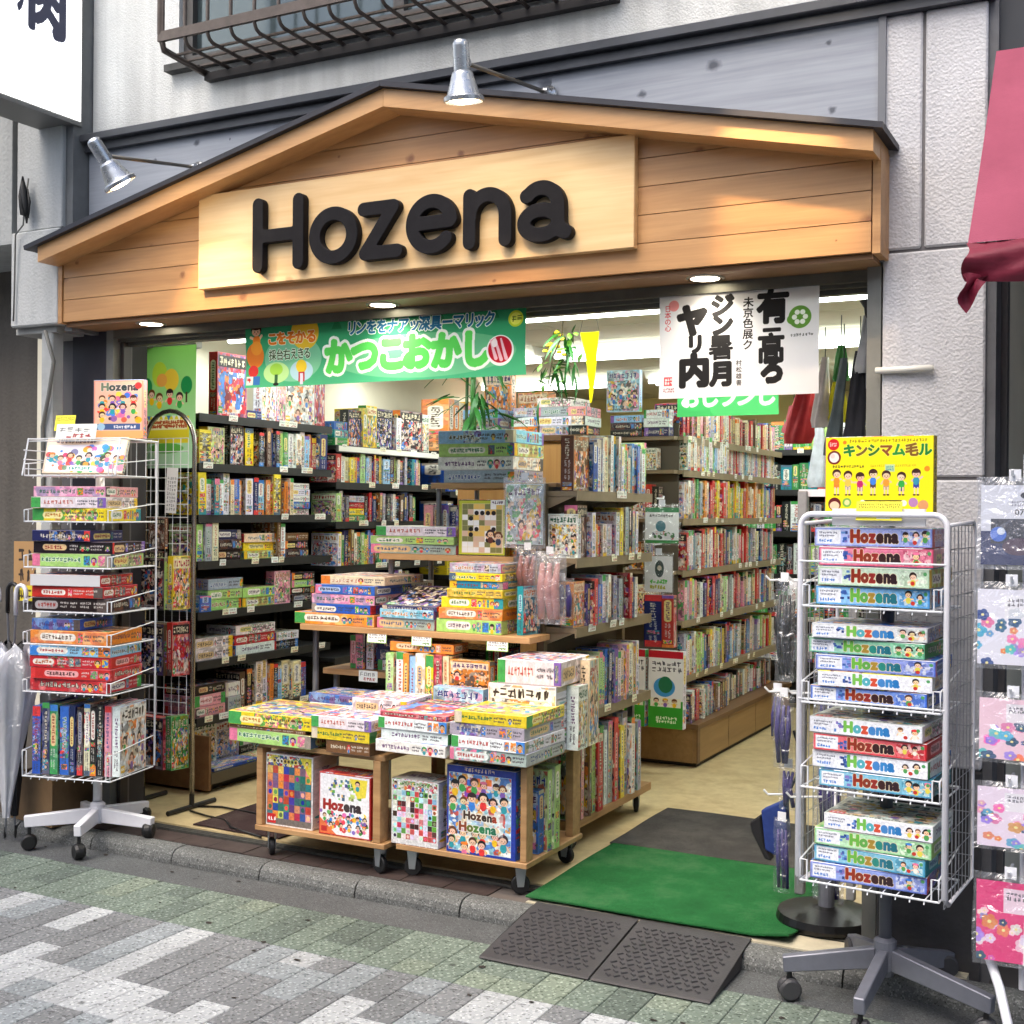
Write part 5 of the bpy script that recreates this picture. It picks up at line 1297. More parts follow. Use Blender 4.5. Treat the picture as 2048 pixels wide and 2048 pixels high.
# ---- wheeled shelf, side facing the aisle
U3 = "wheeled aisle shelf"
u = shelf_unit("aisle_shelf", "wheeled beige shelf rack facing the aisle beside the green mat", (-2.125, 4.66, 0), R(90), .86, .165, [1.58, 1.30, 1.01, .645], BEIGE, BEIGE2, ntag=3)
MB().box(-.01, .88, -.004, .166, .17, .205).build("bottom_board", WOODL, u)
for x in (.03, .82):
    MB().box(x, x + .025, .07, .10, .206, .63).build("post", STEEL, u)
def caster(parent, x, y, ztop, zbot, k=1.0):
    r = .036 * k
    c = MB().prism([(-.022, 0), (.022, 0), (.012, -(ztop - zbot - r) - .008), (-.012, -(ztop - zbot - r) - .008)], -.016, -.013, 'y').prism([(-.022, 0), (.022, 0), (.012, -(ztop - zbot - r) - .008), (-.012, -(ztop - zbot - r) - .008)], .013, .016, 'y').box(-.026, .026, -.022, .022, -.004, -.0005).build("caster", pm("caster_zinc", (.66, .68, .70), .3, .8), parent)
    c.location = (x, y, ztop); c.rotation_euler[2] = random.uniform(-1.2, 1.2)
    w = MB().lathe([(.010, -.011), (r - .004, -.011), (r, -.007), (r, .007), (r - .004, .011), (.010, .011)], 20, axis='y').build("wheel", pm("caster_rubber", (.06, .06, .065), .55), c)
    w.location = (0, 0, zbot + r - ztop)
for x in (.06, .80): caster(u, x, .04, .17, ZF)
G3 = "games on the wheeled aisle shelf"
def L3(z, spec, where, **k): shelf_row((-2.132, 4.665, z), R(90), spec, U3, where, G3, maxlen=.855, depth=.155, upname="slim case", **k)
L3(1.58, "F:m15*23 b5*21 w5 w2 c2 c5*24 w3*25 t5*25 w2.5*25 w3 l2.5 g3 r3 c3*16 a3 b2.5 w3.5 b2 w4 l3", "top", seed=21, h0=.225)
L3(1.30, "w3 F:m11*22 w4 o4*14 r4*13 w4*14 s6*14 r3*12 w4 y4 y3 s4 s3 k3 s3 w3", "second", seed=22, h0=.2)
L3(1.01, "F:o12*19 n3 r3 t3 b5*17 w4 w3 o3 m3 s4 s4 k3 m4 r3 n3 w3", "third", seed=23, h0=.2)
L3(.645, "a4 l5 g4 m3 w3 c3 l4 l3 w3 b3 n4 v4 w4 c4 p3 c5 w4 o3 w3", "fourth", seed=24, h0=.24)
L3(.206, "s4 p3 c4*33 m2 w4*30 l3 r5*33 w3 g4*35 w3 s5*36 r4*37 n3 y4 s6*38 w4 g4 s4", "bottom", seed=25, h0=.33)
# small things lying on its second and third boards
for (y, z, c, wd) in ((4.72, 1.302, 's', 'near'), (5.1, 1.302, 'l', 'far')):
    pass
# ---- deep shelves with wooden base cabinet further back
gb = thing("base_shelf", "deep beige shelves on a brown wooden base cabinet at the far aisle", "shelf", (-2.31, 6.5, 0), R(90))
CABW = wood("cabinet_wood", (.52, .40, .24), (.60, .47, .30), (.4, .28, .15), 0, .5, .1, 10, .1)
CABD = wood("cabinet_trim", (.36, .25, .15), (.44, .32, .2), (.3, .2, .1), 0, .5, .1, 10, .1)
MB().box(.05, 2.0, -.073, .60, .10, .29).build("base_cabinet", CABW, gb); MB().box(.03, 2.02, -.085, .61, .2905, .318).build("cabinet_top", CABD, gb)
MB().box(.045, .0495, -.05, .60, .10, .29).build("end_panel", CABW, gb); MB().box(.04, .085, -.079, -.0735, .10, .29).build("corner_trim", CABD, gb)
MB().box(.07, 2.0, -.06, .58, ZF + .001, .0995).build("kick_board", pm("kick_dark", (.12, .09, .07), .7), gb)
for x in (.62, 1.18, 1.72): MB().box(x, x + .004, -.0745, -.0735, .105, .288).build("panel_joint", CABD, gb)
zs4 = [1.913, 1.727, 1.457, 1.17, .889, .58]
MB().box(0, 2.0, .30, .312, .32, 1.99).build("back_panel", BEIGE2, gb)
for x in (.0, 1.0, 1.97): MB().box(x, x + .03, .27, .2995, .32, 1.99).build("upright", BEIGE, gb)
for z in zs4:
    MB().box(-.02, 2.0, .0, .269, z - .02, z).build("shelf_board", BEIGE, gb); MB().box(-.022, 2.002, -.006, -.0005, z - .036, z + .002).build("shelf_lip", BEIGE, gb)
    tags_on(gb, [(random.uniform(.05, 1.95), -.009, z) for _ in range(7)], (.04, .03))
G4 = "slim books on the deep aisle shelves"
def mixspec(n, cols, w, seed):
    random.seed(seed); return " ".join(random.choice(cols) + "%.1f" % random.uniform(*w) for _ in range(n))
far_specs = []
for i, (z, cols, h0) in enumerate(((1.913, "rwpcclsmwpcr", .185), (1.727, "wwalcpswwbrw", .19), (1.457, "rpwsybwlgcor", .22), (1.17, "prcwtmrwncvs", .22), (.889, "cmnrglpwwsbr", .22), (.58, "rwalykscwsmb", .22), (.32, "kmrwsbcm", .17))):
    zz = z if z > .4 else .3185
    spec = mixspec(40, cols, (2.6, 5.0), 200 + i)
    shelf_row((-2.318 if z > .4 else -2.29, 6.53, zz + .0015), R(90), spec, "far aisle shelf", (["top", "second", "third", "fourth", "fifth", "sixth", "lowest"])[i], G4, depth=.19, h0=h0, upname="book", seed=30 + i, maxlen=.80)
    far_specs.append((zz, cols, h0))
def packed(name, label, rows, seed):
    """rows: (origin, rotz, length, colours, width range, height, depth) joined into one mass"""
    random.seed(seed); V, Fc, UV, MI = [], [], [], []
    for org, rz, ln, cols, wr, h0, dp in rows:
        ca_, sa_ = math.cos(rz), math.sin(rz); x = 0
        while x < ln - wr[1]:
            w = random.uniform(*wr); h = h0 * random.uniform(.85, 1.08); dy = random.uniform(0, .02); sh, uv = random.choice(SPINE[random.choice(cols)]); b0 = len(V)
            for z_ in (.001, h):
                for (px, py) in ((x, dy), (x + w * .95, dy), (x + w * .95, dy + dp), (x, dy + dp)): V.append((org[0] + px * ca_ - py * sa_, org[1] + px * sa_ + py * ca_, org[2] + z_))
            for f in ((0, 1, 5, 4), (1, 2, 6, 5), (2, 3, 7, 6), (3, 0, 4, 7), (4, 5, 6, 7), (0, 3, 2, 1)):
                Fc.append(tuple(b0 + q for q in f)); u0, v0, u1, v1 = uv; UV.append([(u1, v0), (u1, v1), (u0, v1), (u0, v0)]); MI.append(sh)
            x += w
    me = bpy.data.meshes.new(name); me.from_pydata(V, [], Fc); ul = me.uv_layers.new(name="print"); used = sorted(set(MI))
    for s_ in used: me.materials.append(print_mat(s_))
    for p, q, s_ in zip(me.polygons, UV, MI):
        p.material_index = used.index(s_)
        for li, c in zip(p.loop_indices, q): ul.data[li].uv = c
    o = bpy.data.objects.new(name, me); COL.objects.link(o); tag(o, label, "goods", kind="stuff")
# farther half of the same shelves: too small to pick apart
packed("packed_boxes", "mixed boxes filling the deepest run of wall shelves", PACK3, 98)
packed("packed_books", "tightly packed book spines on the far half of the deep aisle shelves", [((-2.335, 7.34, zz + .0015), R(90), 1.14, cols, (.024, .05), h0, .17) for zz, cols, h0 in far_specs], 99)
# end of that shelf, facing the street
U5 = "far end shelf"
G5 = "boxes on the street end of the deep aisle shelves"
EB = thing("end_shelf", "short beige end shelves facing the street on the far aisle unit", "shelf", (-2.72, 6.42, 0))
for z in (1.913, 1.727, 1.457, 1.17, .889): MB().box(0, .38, 0, .075, z - .02, z).build("shelf_board", BEIGE, EB)
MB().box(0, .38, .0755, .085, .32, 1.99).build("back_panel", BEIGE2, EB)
def L5(z, spec, where, **k): shelf_row((-2.72, 6.405, z), 0, spec, U5, where, G5, maxlen=.40, depth=.07, **k)
L5(1.913, "S20*4:k,k,a S15*5:n,w,w", "top", seed=41); L5(1.727, "_5 F:w15*13 F:w8*12", "second", seed=42); L5(1.457, "_12 F:w10*16 r4 k4", "third", seed=43); L5(1.17, "F:w12*18 F:m10*16 s4", "fourth", seed=44); L5(.889, "F:b8*20 r5 y4 F:c12*20", "fifth", seed=45)
for (w, h, x, pr, lb, nm) in ((.20, .42, -2.345, PR['tallposter'], "tall white and green toy box with red top leaning on the base cabinet end", 'w'), (.15, .42, -2.54, PR['tallposter'], "tall toy box with dark figures beside the white and green one", 'w')):
    game_box(lb, (x, 6.36, .3195), R(random.uniform(-3, 3)), w, .05, h, 'w', front=pr, faceout=True, group="tall toy boxes by the base cabinet")
game_box("brown toy box top on the far aisle unit with a mountain picture", (-2.62, 6.38, 2.05), R(4), .19, .05, .23, 'a', faceout=True, group=G5)
# ---- island cabinet in the middle of the room
ic = thing("island_cabinet", "plain brown wooden cabinet behind the display tables", "cabinet", (0, 0, 0))
MB().box(-3.35, -2.62, 5.80, 6.28, ZF, 1.86).build("cabinet_body", wood("island_wood", (.62, .44, .24), (.70, .52, .30), (.4, .28, .15), 2, .5, .1, 8), ic); MB().box(-3.37, -2.60, 5.78, 6.30, 1.861, 1.89).build("cabinet_top", CABD, ic)
random.seed(71)
for i, (x, cs, ln) in enumerate(((-3.22, "wsa", .22), (-2.95, "ows", .16), (-2.78, "swsw", .20), (-2.66, "kwp", .10))):
    z = 1.891
    for q, c in enumerate(cs):
        game_box("%s box, %s up in %s pile on the brown island cabinet" % (CNAME[c], ORD[q + 1], ORD[i + 1]), (x, 5.93, z), R(random.uniform(-6, 6)), ln, .22, .048, c, group="boxes piled on the island cabinet"); z += .0495
game_box("tall orange toy box standing on the island cabinet behind the plants", (-3.28, 6.15, 1.891), R(6), .16, .08, .40, 'o', faceout=True)
game_box("orange toy box lying behind the green banner on the island cabinet", (-3.05, 6.15, 1.891), R(-8), .20, .08, .26, 'o', faceout=True)
# ---- tiered display behind the carts
td = thing("tiered_display", "three tier wooden display table on grey metal posts full of game boxes", "display table")
def tier(x0, x1, y0, y1, z, lab=None):
    MB().box(x0, x1, y0, y1, z - .026, z).build("tabletop", WOODL, td, bevel=.002)
tier(-3.37, -2.225, 4.44, 4.63, .985); tier(-3.37, -2.31, 4.631, 5.15, .985)
tier(-3.12, -2.43, 4.69, 5.15, 1.297); tier(-2.95, -2.31, 4.86, 5.30, 1.62)
tier(-3.36, -2.33, 4.60, 5.15, .772)
for (x, y, z0, z1) in ((-3.325, 4.50, .772, .958), (-3.325, 5.10, ZF, .958), (-2.35, 5.10, ZF, .958), (-3.325, 4.66, ZF, .745), (-2.36, 4.66, ZF, .745)):
    MB().lathe([(.014, z0), (.014, z1)], 12, c=(x, y, 0)).build("post", STEEL, td, smooth=False)
MB().lathe([(.014, .54), (.014, .958)], 12, c=(-3.325, 4.50, 0)).build("post", STEEL, td)
for (x, y) in ((-3.09, 4.75), (-3.09, 5.10), (-2.46, 4.75), (-2.46, 5.10)): MB().lathe([(.013, .9855), (.013, 1.27)], 12, c=(x, y, 0)).build("post", STEEL, td)
for (x, y) in ((-2.93, 4.90), (-2.34, 4.90), (-2.93, 5.26), (-2.34, 5.26)): MB().lathe([(.012, 1.2975), (.012, 1.593)], 12, c=(x, y, 0)).build("post", STEEL, td)
for (x, y) in ((-2.96, 4.4385), (-2.735, 4.4385), (-2.372, 4.4385)):
    o = flat_print("price_card", .10, .062, PR['tablecard'], 'paper', td); o.location = (x, y, .922); o.rotation_euler = (R(-4), 0, 0)
o = flat_print("price_card", .10, .05, PR['tags'][2], 'paper', td); o.location = (-3.11, 4.598, .725)
GT = "game boxes on the tiered display table"
def stack(x0, x1, yf, z, items, depth, phrase, group, tilt_last=0.0, bevel=.0012):
    """items bottom first: (colour, height, dx0, dx1[, front print])"""
    n = len(items)
    for q, it in enumerate(items):
        c, h, a, b_ = it[:4]; fr = it[4] if len(it) > 4 else None
        w = (x1 + b_) - (x0 + a)
        pos = "bottom" if q == 0 else ("top" if q == n - 1 else ORD[q + 1] + " up")
        game_box("%s flat game box, %s of %s" % (CNAME[c], pos, phrase), ((x0 + a + x1 + b_) / 2, yf + depth / 2 + random.uniform(0, .008), z + .0008), R(random.uniform(-1.2, 1.2)), w, depth, h - .0012, c, front=fr, group=group, bevel=bevel)
        z += h
    return z
random.seed(51)
stack(-3.41, -2.985, 4.452, .985, [('o', .052, 0, 0), ('b', .042, .09, -.02), ('p', .042, .09, 0), ('b', .042, .11, 0)], .30, "the orange based pile, tiered display", GT)
game_box("cream game box with worn lid lying on top of the orange based pile", (-3.13, 4.66, 1.164), R(2), .33, .34, .038, 'c', group=GT, bevel=.001)
zt = stack(-2.975, -2.685, 4.455, .985, [('s', .047, 0, 0), ('a', .040, .02, 0)], .30, "the dark lidded pile, tiered display", GT)
game_box("dark game box with crowded battle picture tilted on the tiered display", (-2.81, 4.60, zt + .028), R(1), .27, .29, .022, 'n', group=GT, tilt=R(14), top=COVER['k'][1], bevel=.001)
stack(-2.672, -2.362, 4.452, .985, [('l', .058, 0, 0), ('o', .046, .01, 0), ('y', .046, .02, 0), ('y', .036, .05, 0), ('t', .032, .06, 0), ('y', .034, .06, 0), ('s', .040, .06, -.01)], .30, "the lime based pile, tiered display", GT)
stack(-2.98, -2.70, 4.80, .985, [('k', .045, 0, 0), ('s', .05, 0, 0), ('k', .05, 0, 0)], .26, "the dark pile at the back, tiered display", GT)
stack(-3.175, -2.73, 4.70, 1.297, [('s', .044, .0, 0), ('l', .036, 0, 0), ('w', .045, .03, 0)], .30, "the white topped pile, middle tier", GT)
game_box("yellow framed chequered game box standing cover out on the middle tier", (-2.60, 4.735, 1.298), R(1), .235, .045, .245, 'y', front=PR['chess'], faceout=True, group=GT, bevel=.001)
stack(-2.915, -2.525, 4.862, 1.62, [('s', .058, .03, 0), ('w', .06, 0, 0), ('l', .06, 0, 0), ('a', .06, 0, 0)], .30, "the blue topped pile, highest tier", GT)
shelf_row((-3.02, 4.93, 1.2985), 0, "p5*22 w4*21 s4*22 n4*21 s4*20 w4*22 k5*19", "middle tier", "back row of", GT, depth=.15, seed=55)
shelf_row((-2.50, 4.80, 1.2985), 0, "o4*22 k4*20 S9*4:k,s", "middle tier", "beside chequered box,", GT, depth=.15, seed=56)
shelf_row((-3.24, 4.64, .7735), 0, "p3.5*15 p4*15.5 k1 w4*15 _1 S27*4.6:w,n,n", "lower table shelf", "on", GT, depth=.2, seed=57)
# goods standing at the back of the carts
GC = "game boxes on the wheeled carts"
stack(-3.24, -2.93, 4.33, .532, [('r', .045, 0, 0), ('a', .045, .02, 0), ('w', .04, .01, -.02), ('b', .04, 0, 0)], .20, "the red based pile behind the carts", GC)
shelf_row((-2.86, 4.66, .7735), 0, "w5*17 y4*17 S22*4:b,w,k g4*17 r4*16", "lower table shelf", "rear of", GT, depth=.2, seed=59)
shelf_row((-2.66, 4.66, .9855), 0, "S28*4.6:s,w,a,k", "tiered display", "rear pile of", GT, depth=.25, seed=60)
shelf_row((-3.34, 4.80, .9855), 0, "S30*4.6:w,c,a,w", "tiered display", "shaded corner of", GT, depth=.25, seed=62)
shelf_row((-2.90, 4.44, .575), 0, "l4*31 w4*31.5 o3*31 a3*30 w5*31.5 y4*31 r4*31.5 c3*31", "rear of the carts", "yellow row at", GC, depth=.13, seed=58)
game_box("flat orange box lying across the upright yellow row on the cart", (-2.745, 4.52, .893), R(1), .31, .13, .04, 'o', group=GC)
game_box("blue and orange game box standing at the rear of the carts", (-2.50, 4.46, .72), R(2), .185, .05, .155, 'o', faceout=True, group=GC)
game_box("pale blue picture box in front of the blue and orange one", (-2.50, 4.37, .565), R(1), .23, .05, .21, 'a', faceout=True, group=GC)
game_box("black box supporting the blue and orange game box", (-2.50, 4.47, .565), R(2), .185, .06, .154, 'k', faceout=True, group=GC)

game_box("large white toy box with handle lying highest on the cart end", (-2.15, 4.42, .822), R(3), .27, .30, .095, 'w', group=GC, bevel=.002)
game_box("deep white game box under the large white toy box at the cart end", (-2.175, 4.415, .565), R(2), .29, .30, .256, 'w', faceout=True, group=GC, bevel=.002)
game_box("tall cream box standing at the aisle corner of the carts", (-2.005, 4.53, .565), R(92), .10, .05, .34, 'c', faceout=True, group=GC)
game_box("tall white box standing in front of the cream one at the cart corner", (-2.003, 4.42, .565), R(90), .09, .05, .25, 'w', faceout=True, group=GC)
# ---- carts
def cart(label, x0, x1, y0, y1, ztop, lposts):
    t = thing("display_cart", label, "cart", ((x0 + x1) / 2, (y0 + y1) / 2, 0.06), 0, "low wooden display carts on casters")
    cx, cy_ = (x0 + x1) / 2, (y0 + y1) / 2
    def B(a, b_, c, d, e, f, nm, bv=.002): return MB().box(a - cx, b_ - cx, c - cy_, d - cy_, e - .06, f - .06).build(nm, WOODL, t, bevel=bv)
    B(x0, x1, y0, y1, .170, .191, "bottom_board"); B(x0 + .01, x1 - .005, y0 + .01, y1, ztop - .02, ztop, "tabletop")
    for (px, py, w, d) in lposts: B(px, px + w, py, py + d, .1915, ztop - .0205, "post")
    for (px, py) in ((x0 + .05, y0 + .05), (x1 - .05, y0 + .05), (x0 + .05, y1 - .05), (x1 - .05, y1 - .05)):
        caster(t, px - cx, py - cy_, .1095, (.002 if py < 4.165 else .015))
    return t
cart("low wooden cart on casters at the street edge, towards the white spinner rack", -3.285, -2.648, 4.035, 4.55, .532, ((-3.282, 4.04, .03, .06), (-2.706, 4.04, .035, .06), (-3.282, 4.48, .03, .06), (-2.706, 4.48, .035, .06)))
cart("low wooden cart on casters at the street edge, beside the green mat", -2.618, -2.045, 4.072, 4.575, .562, ((-2.077, 4.08, .026, .055), (-2.088, 4.50, .034, .07), (-2.61, 4.32, .026, .06), (-2.61, 4.50, .03, .06)))
def gb_big(label, x0, x1, y0, d, z, h, key, c, side=None):
    game_box(label, ((x0 + x1) / 2, y0 + d / 2, z), R(random.uniform(-.8, .8)), x1 - x0, d, h, c, front=PR[key], side=side, faceout=True, group=GC, bevel=.002)
gb_big("white framed game box with coloured mosaic cover inside the cart", -3.248, -3.012, 4.06, .17, .1915, .298, 'mosaic', 'w')
gb_big("red framed Hozena game box inside the cart", -2.972, -2.722, 4.05, .13, .1915, .250, 'redframe', 'r')
gb_big("white game box with red and brown chequered cover between the carts", -2.642, -2.428, 4.075, .15, .1915, .255, 'check', 'w')
gb_big("blue framed Hozena Hozena game box with crowd of figures", -2.392, -2.092, 4.075, .10, .1915, .335, 'blueframe', 'b')
shelf_row((-2.052, 4.20, .192), R(90), "b5*24 l4*31 l5*32", "cart beside the green mat", "inside", GC, depth=.2, seed=61)
random.seed(52)
stack(-3.40, -2.978, 4.0, .532, [('l', .056, 0, 0), ('m', .016, .0, -.03), ('y', .056, .0, 0)], .34, "the pile nearest the spinner on the carts", GC)
stack(-2.978, -2.690, 4.0, .532, [('m', .05, .07, -.01), ('y', .046, 0, -.01), ('w', .047, 0, 0)], .34, "the yellow and white pile on the carts", GC)
game_box("white game box laid across the rear of the yellow and white pile", (-2.76, 4.26, .676), R(4), .25, .22, .058, 'w', group=GC, bevel=.001)
stack(-2.668, -2.350, 4.0, .562, [('w', .046, 0, 0), ('w', .044, .02, 0), ('w', .046, .01, 0), ('r', .022, .02, -.0)], .33, "the red topped white pile, carts", GC)
stack(-2.338, -2.016, 4.0, .562, [('s', .048, 0, 0), ('w', .046, .01, 0), ('s', .047, 0, -.005), ('y', .046, .02, 0)], .33, "the grey and white pile nearest the green mat", GC)
# ------------------------------------------------------------------ mats and ramp
def carpet(name, label, x0, x1, y0, y1, z, col, curl=0.0):
    m, nt, b = new_mat("carpet_" + label[:12]); N = nt.nodes; L = nt.links
    tc = N.new("ShaderNodeTexCoord"); n1 = N.new("ShaderNodeTexNoise"); n1.inputs["Scale"].default_value = 330; n1.inputs["Detail"].default_value = 2; L.new(tc.outputs["Object"], n1.inputs["Vector"])
    n2 = N.new("ShaderNodeTexNoise"); n2.inputs["Scale"].default_value = 4.5; n2.inputs["Detail"].default_value = 8; n2.inputs["Roughness"].default_value = .7; L.new(tc.outputs["Object"], n2.inputs["Vector"])
    r1 = N.new("ShaderNodeMapRange"); r1.inputs[1].default_value = .25; r1.inputs[2].default_value = .75; r1.inputs[3].default_value = .55; r1.inputs[4].default_value = 1.45; L.new(n1.outputs[0], r1.inputs[0])
    r2 = N.new("ShaderNodeMapRange"); r2.inputs[1].default_value = .3; r2.inputs[2].default_value = .7; r2.inputs[3].default_value = .72; r2.inputs[4].default_value = 1.25; L.new(n2.outputs[0], r2.inputs[0])
    mm = N.new("ShaderNodeMath"); mm.operation = 'MULTIPLY'; L.new(r1.outputs[0], mm.inputs[0]); L.new(r2.outputs[0], mm.inputs[1])
    hs = N.new("ShaderNodeHueSaturation"); hs.inputs["Color"].default_value = (*lin(col), 1); L.new(mm.outputs[0], hs.inputs["Value"])
    dm = N.new("ShaderNodeMix"); dm.data_type = 'RGBA'; r3 = N.new("ShaderNodeMapRange"); r3.inputs[1].default_value = .5; r3.inputs[2].default_value = .75; r3.inputs[3].default_value = 0; r3.inputs[4].default_value = .28; L.new(n2.outputs[0], r3.inputs[0]); L.new(r3.outputs[0], dm.inputs[0]); L.new(hs.outputs[0], dm.inputs[6]); dm.inputs[7].default_value = (*lin((.42, .41, .37)), 1)
    L.new(dm.outputs[2], b.inputs["Base Color"]); b.inputs["Roughness"].default_value = .95; b.inputs["Specular IOR Level"].default_value = .1
    bp = N.new("ShaderNodeBump"); bp.inputs["Strength"].default_value = 1; bp.inputs["Distance"].default_value = .004; L.new(n1.outputs[0], bp.inputs["Height"]); L.new(bp.outputs[0], b.inputs["Normal"])
    nx, ny = 16, 14; vs_, fs_ = [], []
    for s in (0, 1):
        for j in range(ny + 1):
            for i in range(nx + 1):
                u, v = i / nx, j / ny; e = min(u, v, 1 - u, 1 - v)
                zz = curl * max(0, .12 - math.hypot(1 - u, v)) * 8 + .0012 * math.sin(u * 11 + v * 5) * (1 if e > 0 else .5)
                vs_.append((x0 + (x1 - x0) * u + .003 * math.sin(v * 7), y0 + (y1 - y0) * v + .003 * math.sin(u * 9), z + .0015 + max(0, zz) + s * .006))
    K = (nx + 1) * (ny + 1); q = lambda i, j: j * (nx + 1) + i
    for j in range(ny):
        for i in range(nx): fs_ += [(K + q(i, j), K + q(i + 1, j), K + q(i + 1, j + 1), K + q(i, j + 1)), (q(i, j), q(i, j + 1), q(i + 1, j + 1), q(i + 1, j))]
    for i in range(nx): fs_ += [(q(i, 0), q(i + 1, 0), K + q(i + 1, 0), K + q(i, 0)), (q(i + 1, ny), q(i, ny), K + q(i, ny), K + q(i + 1, ny))]
    for j in range(ny): fs_ += [(q(0, j + 1), q(0, j), K + q(0, j), K + q(0, j + 1)), (q(nx, j), q(nx, j + 1), K + q(nx, j + 1), K + q(nx, j))]
    me = bpy.data.meshes.new(name); me.from_pydata(vs_, [], fs_); me.materials.append(m)
    o = bpy.data.objects.new(name, me); COL.objects.link(o); tag(o, label, "mat")
carpet("floor_mat", "bright green entrance mat in front of the doorway", -2.035, -1.06, 4.045, 4.868, .0765, (.14, .37, .20), .02)
carpet("floor_mat", "dark grey floor mat behind the green entrance mat", -2.05, -1.12, 4.872, 5.575, .0765, (.27, .265, .26))
carpet("floor_mat", "dark brown floor mat beside the display cart", -3.80, -3.32, 4.24, 4.85, .0765, (.24, .19, .19))
rp = thing("kerb_ramp", "black rubber kerb ramp in two halves leading to the green mat", "ramp", (-1.585, 3.82, 0))
RUB = pm("ramp_rubber", (.205, .20, .21), .6, var=.18, scale=9, bump=.25, bscale=150)
for i, (a, b_) in enumerate(((-.402, -.003), (.003, .402))):
    pts = [(3.603 - 3.82, .004), (3.612 - 3.82, .010), (4.03 - 3.82, .070), (4.043 - 3.82, .070), (4.043 - 3.82, .062), (3.975 - 3.82, .0625), (3.93 - 3.82, .050), (3.92 - 3.82, .004)]
    h = MB().prism(pts, a, b_, 'x').build("ramp_half", RUB, rp, bevel=.0015)
    ms = MB()
    # raised lozenges in rows
    for r_ in range(13):
        for c in range(12):
            cx_ = a + .030 + c * .030 + (.0 if r_ % 2 else .015); cy_ = 3.648 - 3.82 + r_ * .0275
            if cx_ > b_ - .03: continue
            ang = R(40 if (r_ + c) % 2 else -40); dx, dy = math.cos(ang) * .0115, math.sin(ang) * .0115; nx_, ny_ = -math.sin(ang) * .005, math.cos(ang) * .005
            def pt(px, py, e): return (px, py, .0125 + (py + 3.82 - 3.612) * (.060 / .418) - .0025 + e)
            base = len(ms.v); q = [(cx_ - dx - nx_, cy_ - dy - ny_), (cx_ + dx - nx_, cy_ + dy - ny_), (cx_ + dx + nx_, cy_ + dy + ny_), (cx_ - dx + nx_, cy_ - dy + ny_)]
            ms.v += [pt(x, y, 0) for x, y in q] + [pt(cx_ + (x - cx_) * .75, cy_ + (y - cy_) * .75, .005) for x, y in q]
            ms.f += [(base + 4, base + 5, base + 6, base + 7)] + [(base + k, base + (k + 1) % 4, base + 4 + (k + 1) % 4, base + 4 + k) for k in range(4)]
    o = ms.build("tread_pattern", RUB, h); tag(o, kind="stuff")
# ------------------------------------------------------------------ wire spinner racks
WHITEW = pm("wire_white", (.86, .87, .88), .35, .0, var=.05, scale=30)
GREYW = pm("wire_grey", (.60, .61, .63), .4, .3)
GREYM = pm("rack_grey", (.44, .45, .49), .4, .3, var=.1, scale=20)
WHITEM = pm("rack_white", (.88, .88, .90), .35, var=.05, scale=20)
BLKP = pm("plastic_black", (.06, .06, .065), .5)
def legs(t, n, a0, r0, r1, zc, zhub, mat, twin, lens=None, drop=0.0, wz=None):
    for i in range(n):
        a = a0 + i * 2 * math.pi / n; ln = lens[i] if lens else r1
        o = MB().prism([(r0, zc - .030), (ln, zc - .034 - drop), (ln + .004, zc + .014 - drop), (r0, zc + .034)], -.016, .016, 'y').build("leg", mat, t, bevel=.003); o.rotation_euler[2] = a
        w0 = wz[i] if wz else .0
        cx, cy_ = (ln - .018) * math.cos(a), (ln - .018) * math.sin(a); r = .034
        c = MB().lathe([(.008, w0 + r), (.008, zc - .03 - drop)], 10).build("caster", BLKP, t); c.location = (cx, cy_, 0)
        m_ = MB()
        for q in ((-.014, .014) if twin else (0,)):
            wd = .011 if twin else .022
            m_.lathe([(.004, q - wd), (r * .8, q - wd), (r, q - wd * .5), (r, q + wd * .5), (r * .8, q + wd), (.004, q + wd)], 18, axis='y')
        w = m_.build("wheel", BLKP if not twin else pm("wheel_grey", (.22, .22, .23), .5), c, smooth=False); w.location = (0, 0, w0 + r); w.rotation_euler[2] = random.uniform(0, 3)
def basket(t, x0, x1, y0, y1, z, hf, hb, name="wire_basket", nx=9, drop=.0, r=.0026):
    """open wire tray: rim, front lip, floor wires running front to back and turned down over the lip"""
    m_ = MB()
    m_.tube([(x0, y0, z + hf), (x0, y0, z), (x1, y0, z), (x1, y0, z + hf)], r * 1.25, 5)
    m_.tube([(x0, y0, z + hf), (x0 + .02, y0, z + hf), (x0 + .02, y0, z)], r, 5); m_.tube([(x1, y0, z + hf), (x1 - .02, y0, z + hf), (x1 - .02, y0, z)], r, 5)
    m_.tube([(x0, y0, z), (x0, y1, z), (x1, y1, z), (x1, y0, z)], r * 1.25, 5)
    m_.tube([(x0, y0, z + hf), (x0, y1, z + hb)], r, 5); m_.tube([(x1, y0, z + hf), (x1, y1, z + hb)], r, 5)
    for i in range(1, nx):
        x = x0 + (x1 - x0) * i / nx
        m_.tube([(x, y0 - .002, z - .012), (x, y0 + .004, z - .001), (x, y1, z - .001)], r * .8, 4)
    m_.tube([(x0, (y0 + y1) / 2, z), (x1, (y0 + y1) / 2, z)], r * .8, 4)
    return m_.build(name, WHITEW, t)
def wire_mesh(t, o, du, dv, nu, nv, mat=None, r=.0018, name="wire_mesh", parent=None):
    m_ = MB(); o = Vector(o); du = Vector(du); dv = Vector(dv)
    for i in range(nu + 1):
        m_.tube([o + du * (i / nu), o + du * (i / nu) + dv], r, 4)
    for j in range(nv + 1):
        m_.tube([o + dv * (j / nv), o + dv * (j / nv) + du], r, 4)
    return m_.build(name, mat or WHITEW, t)
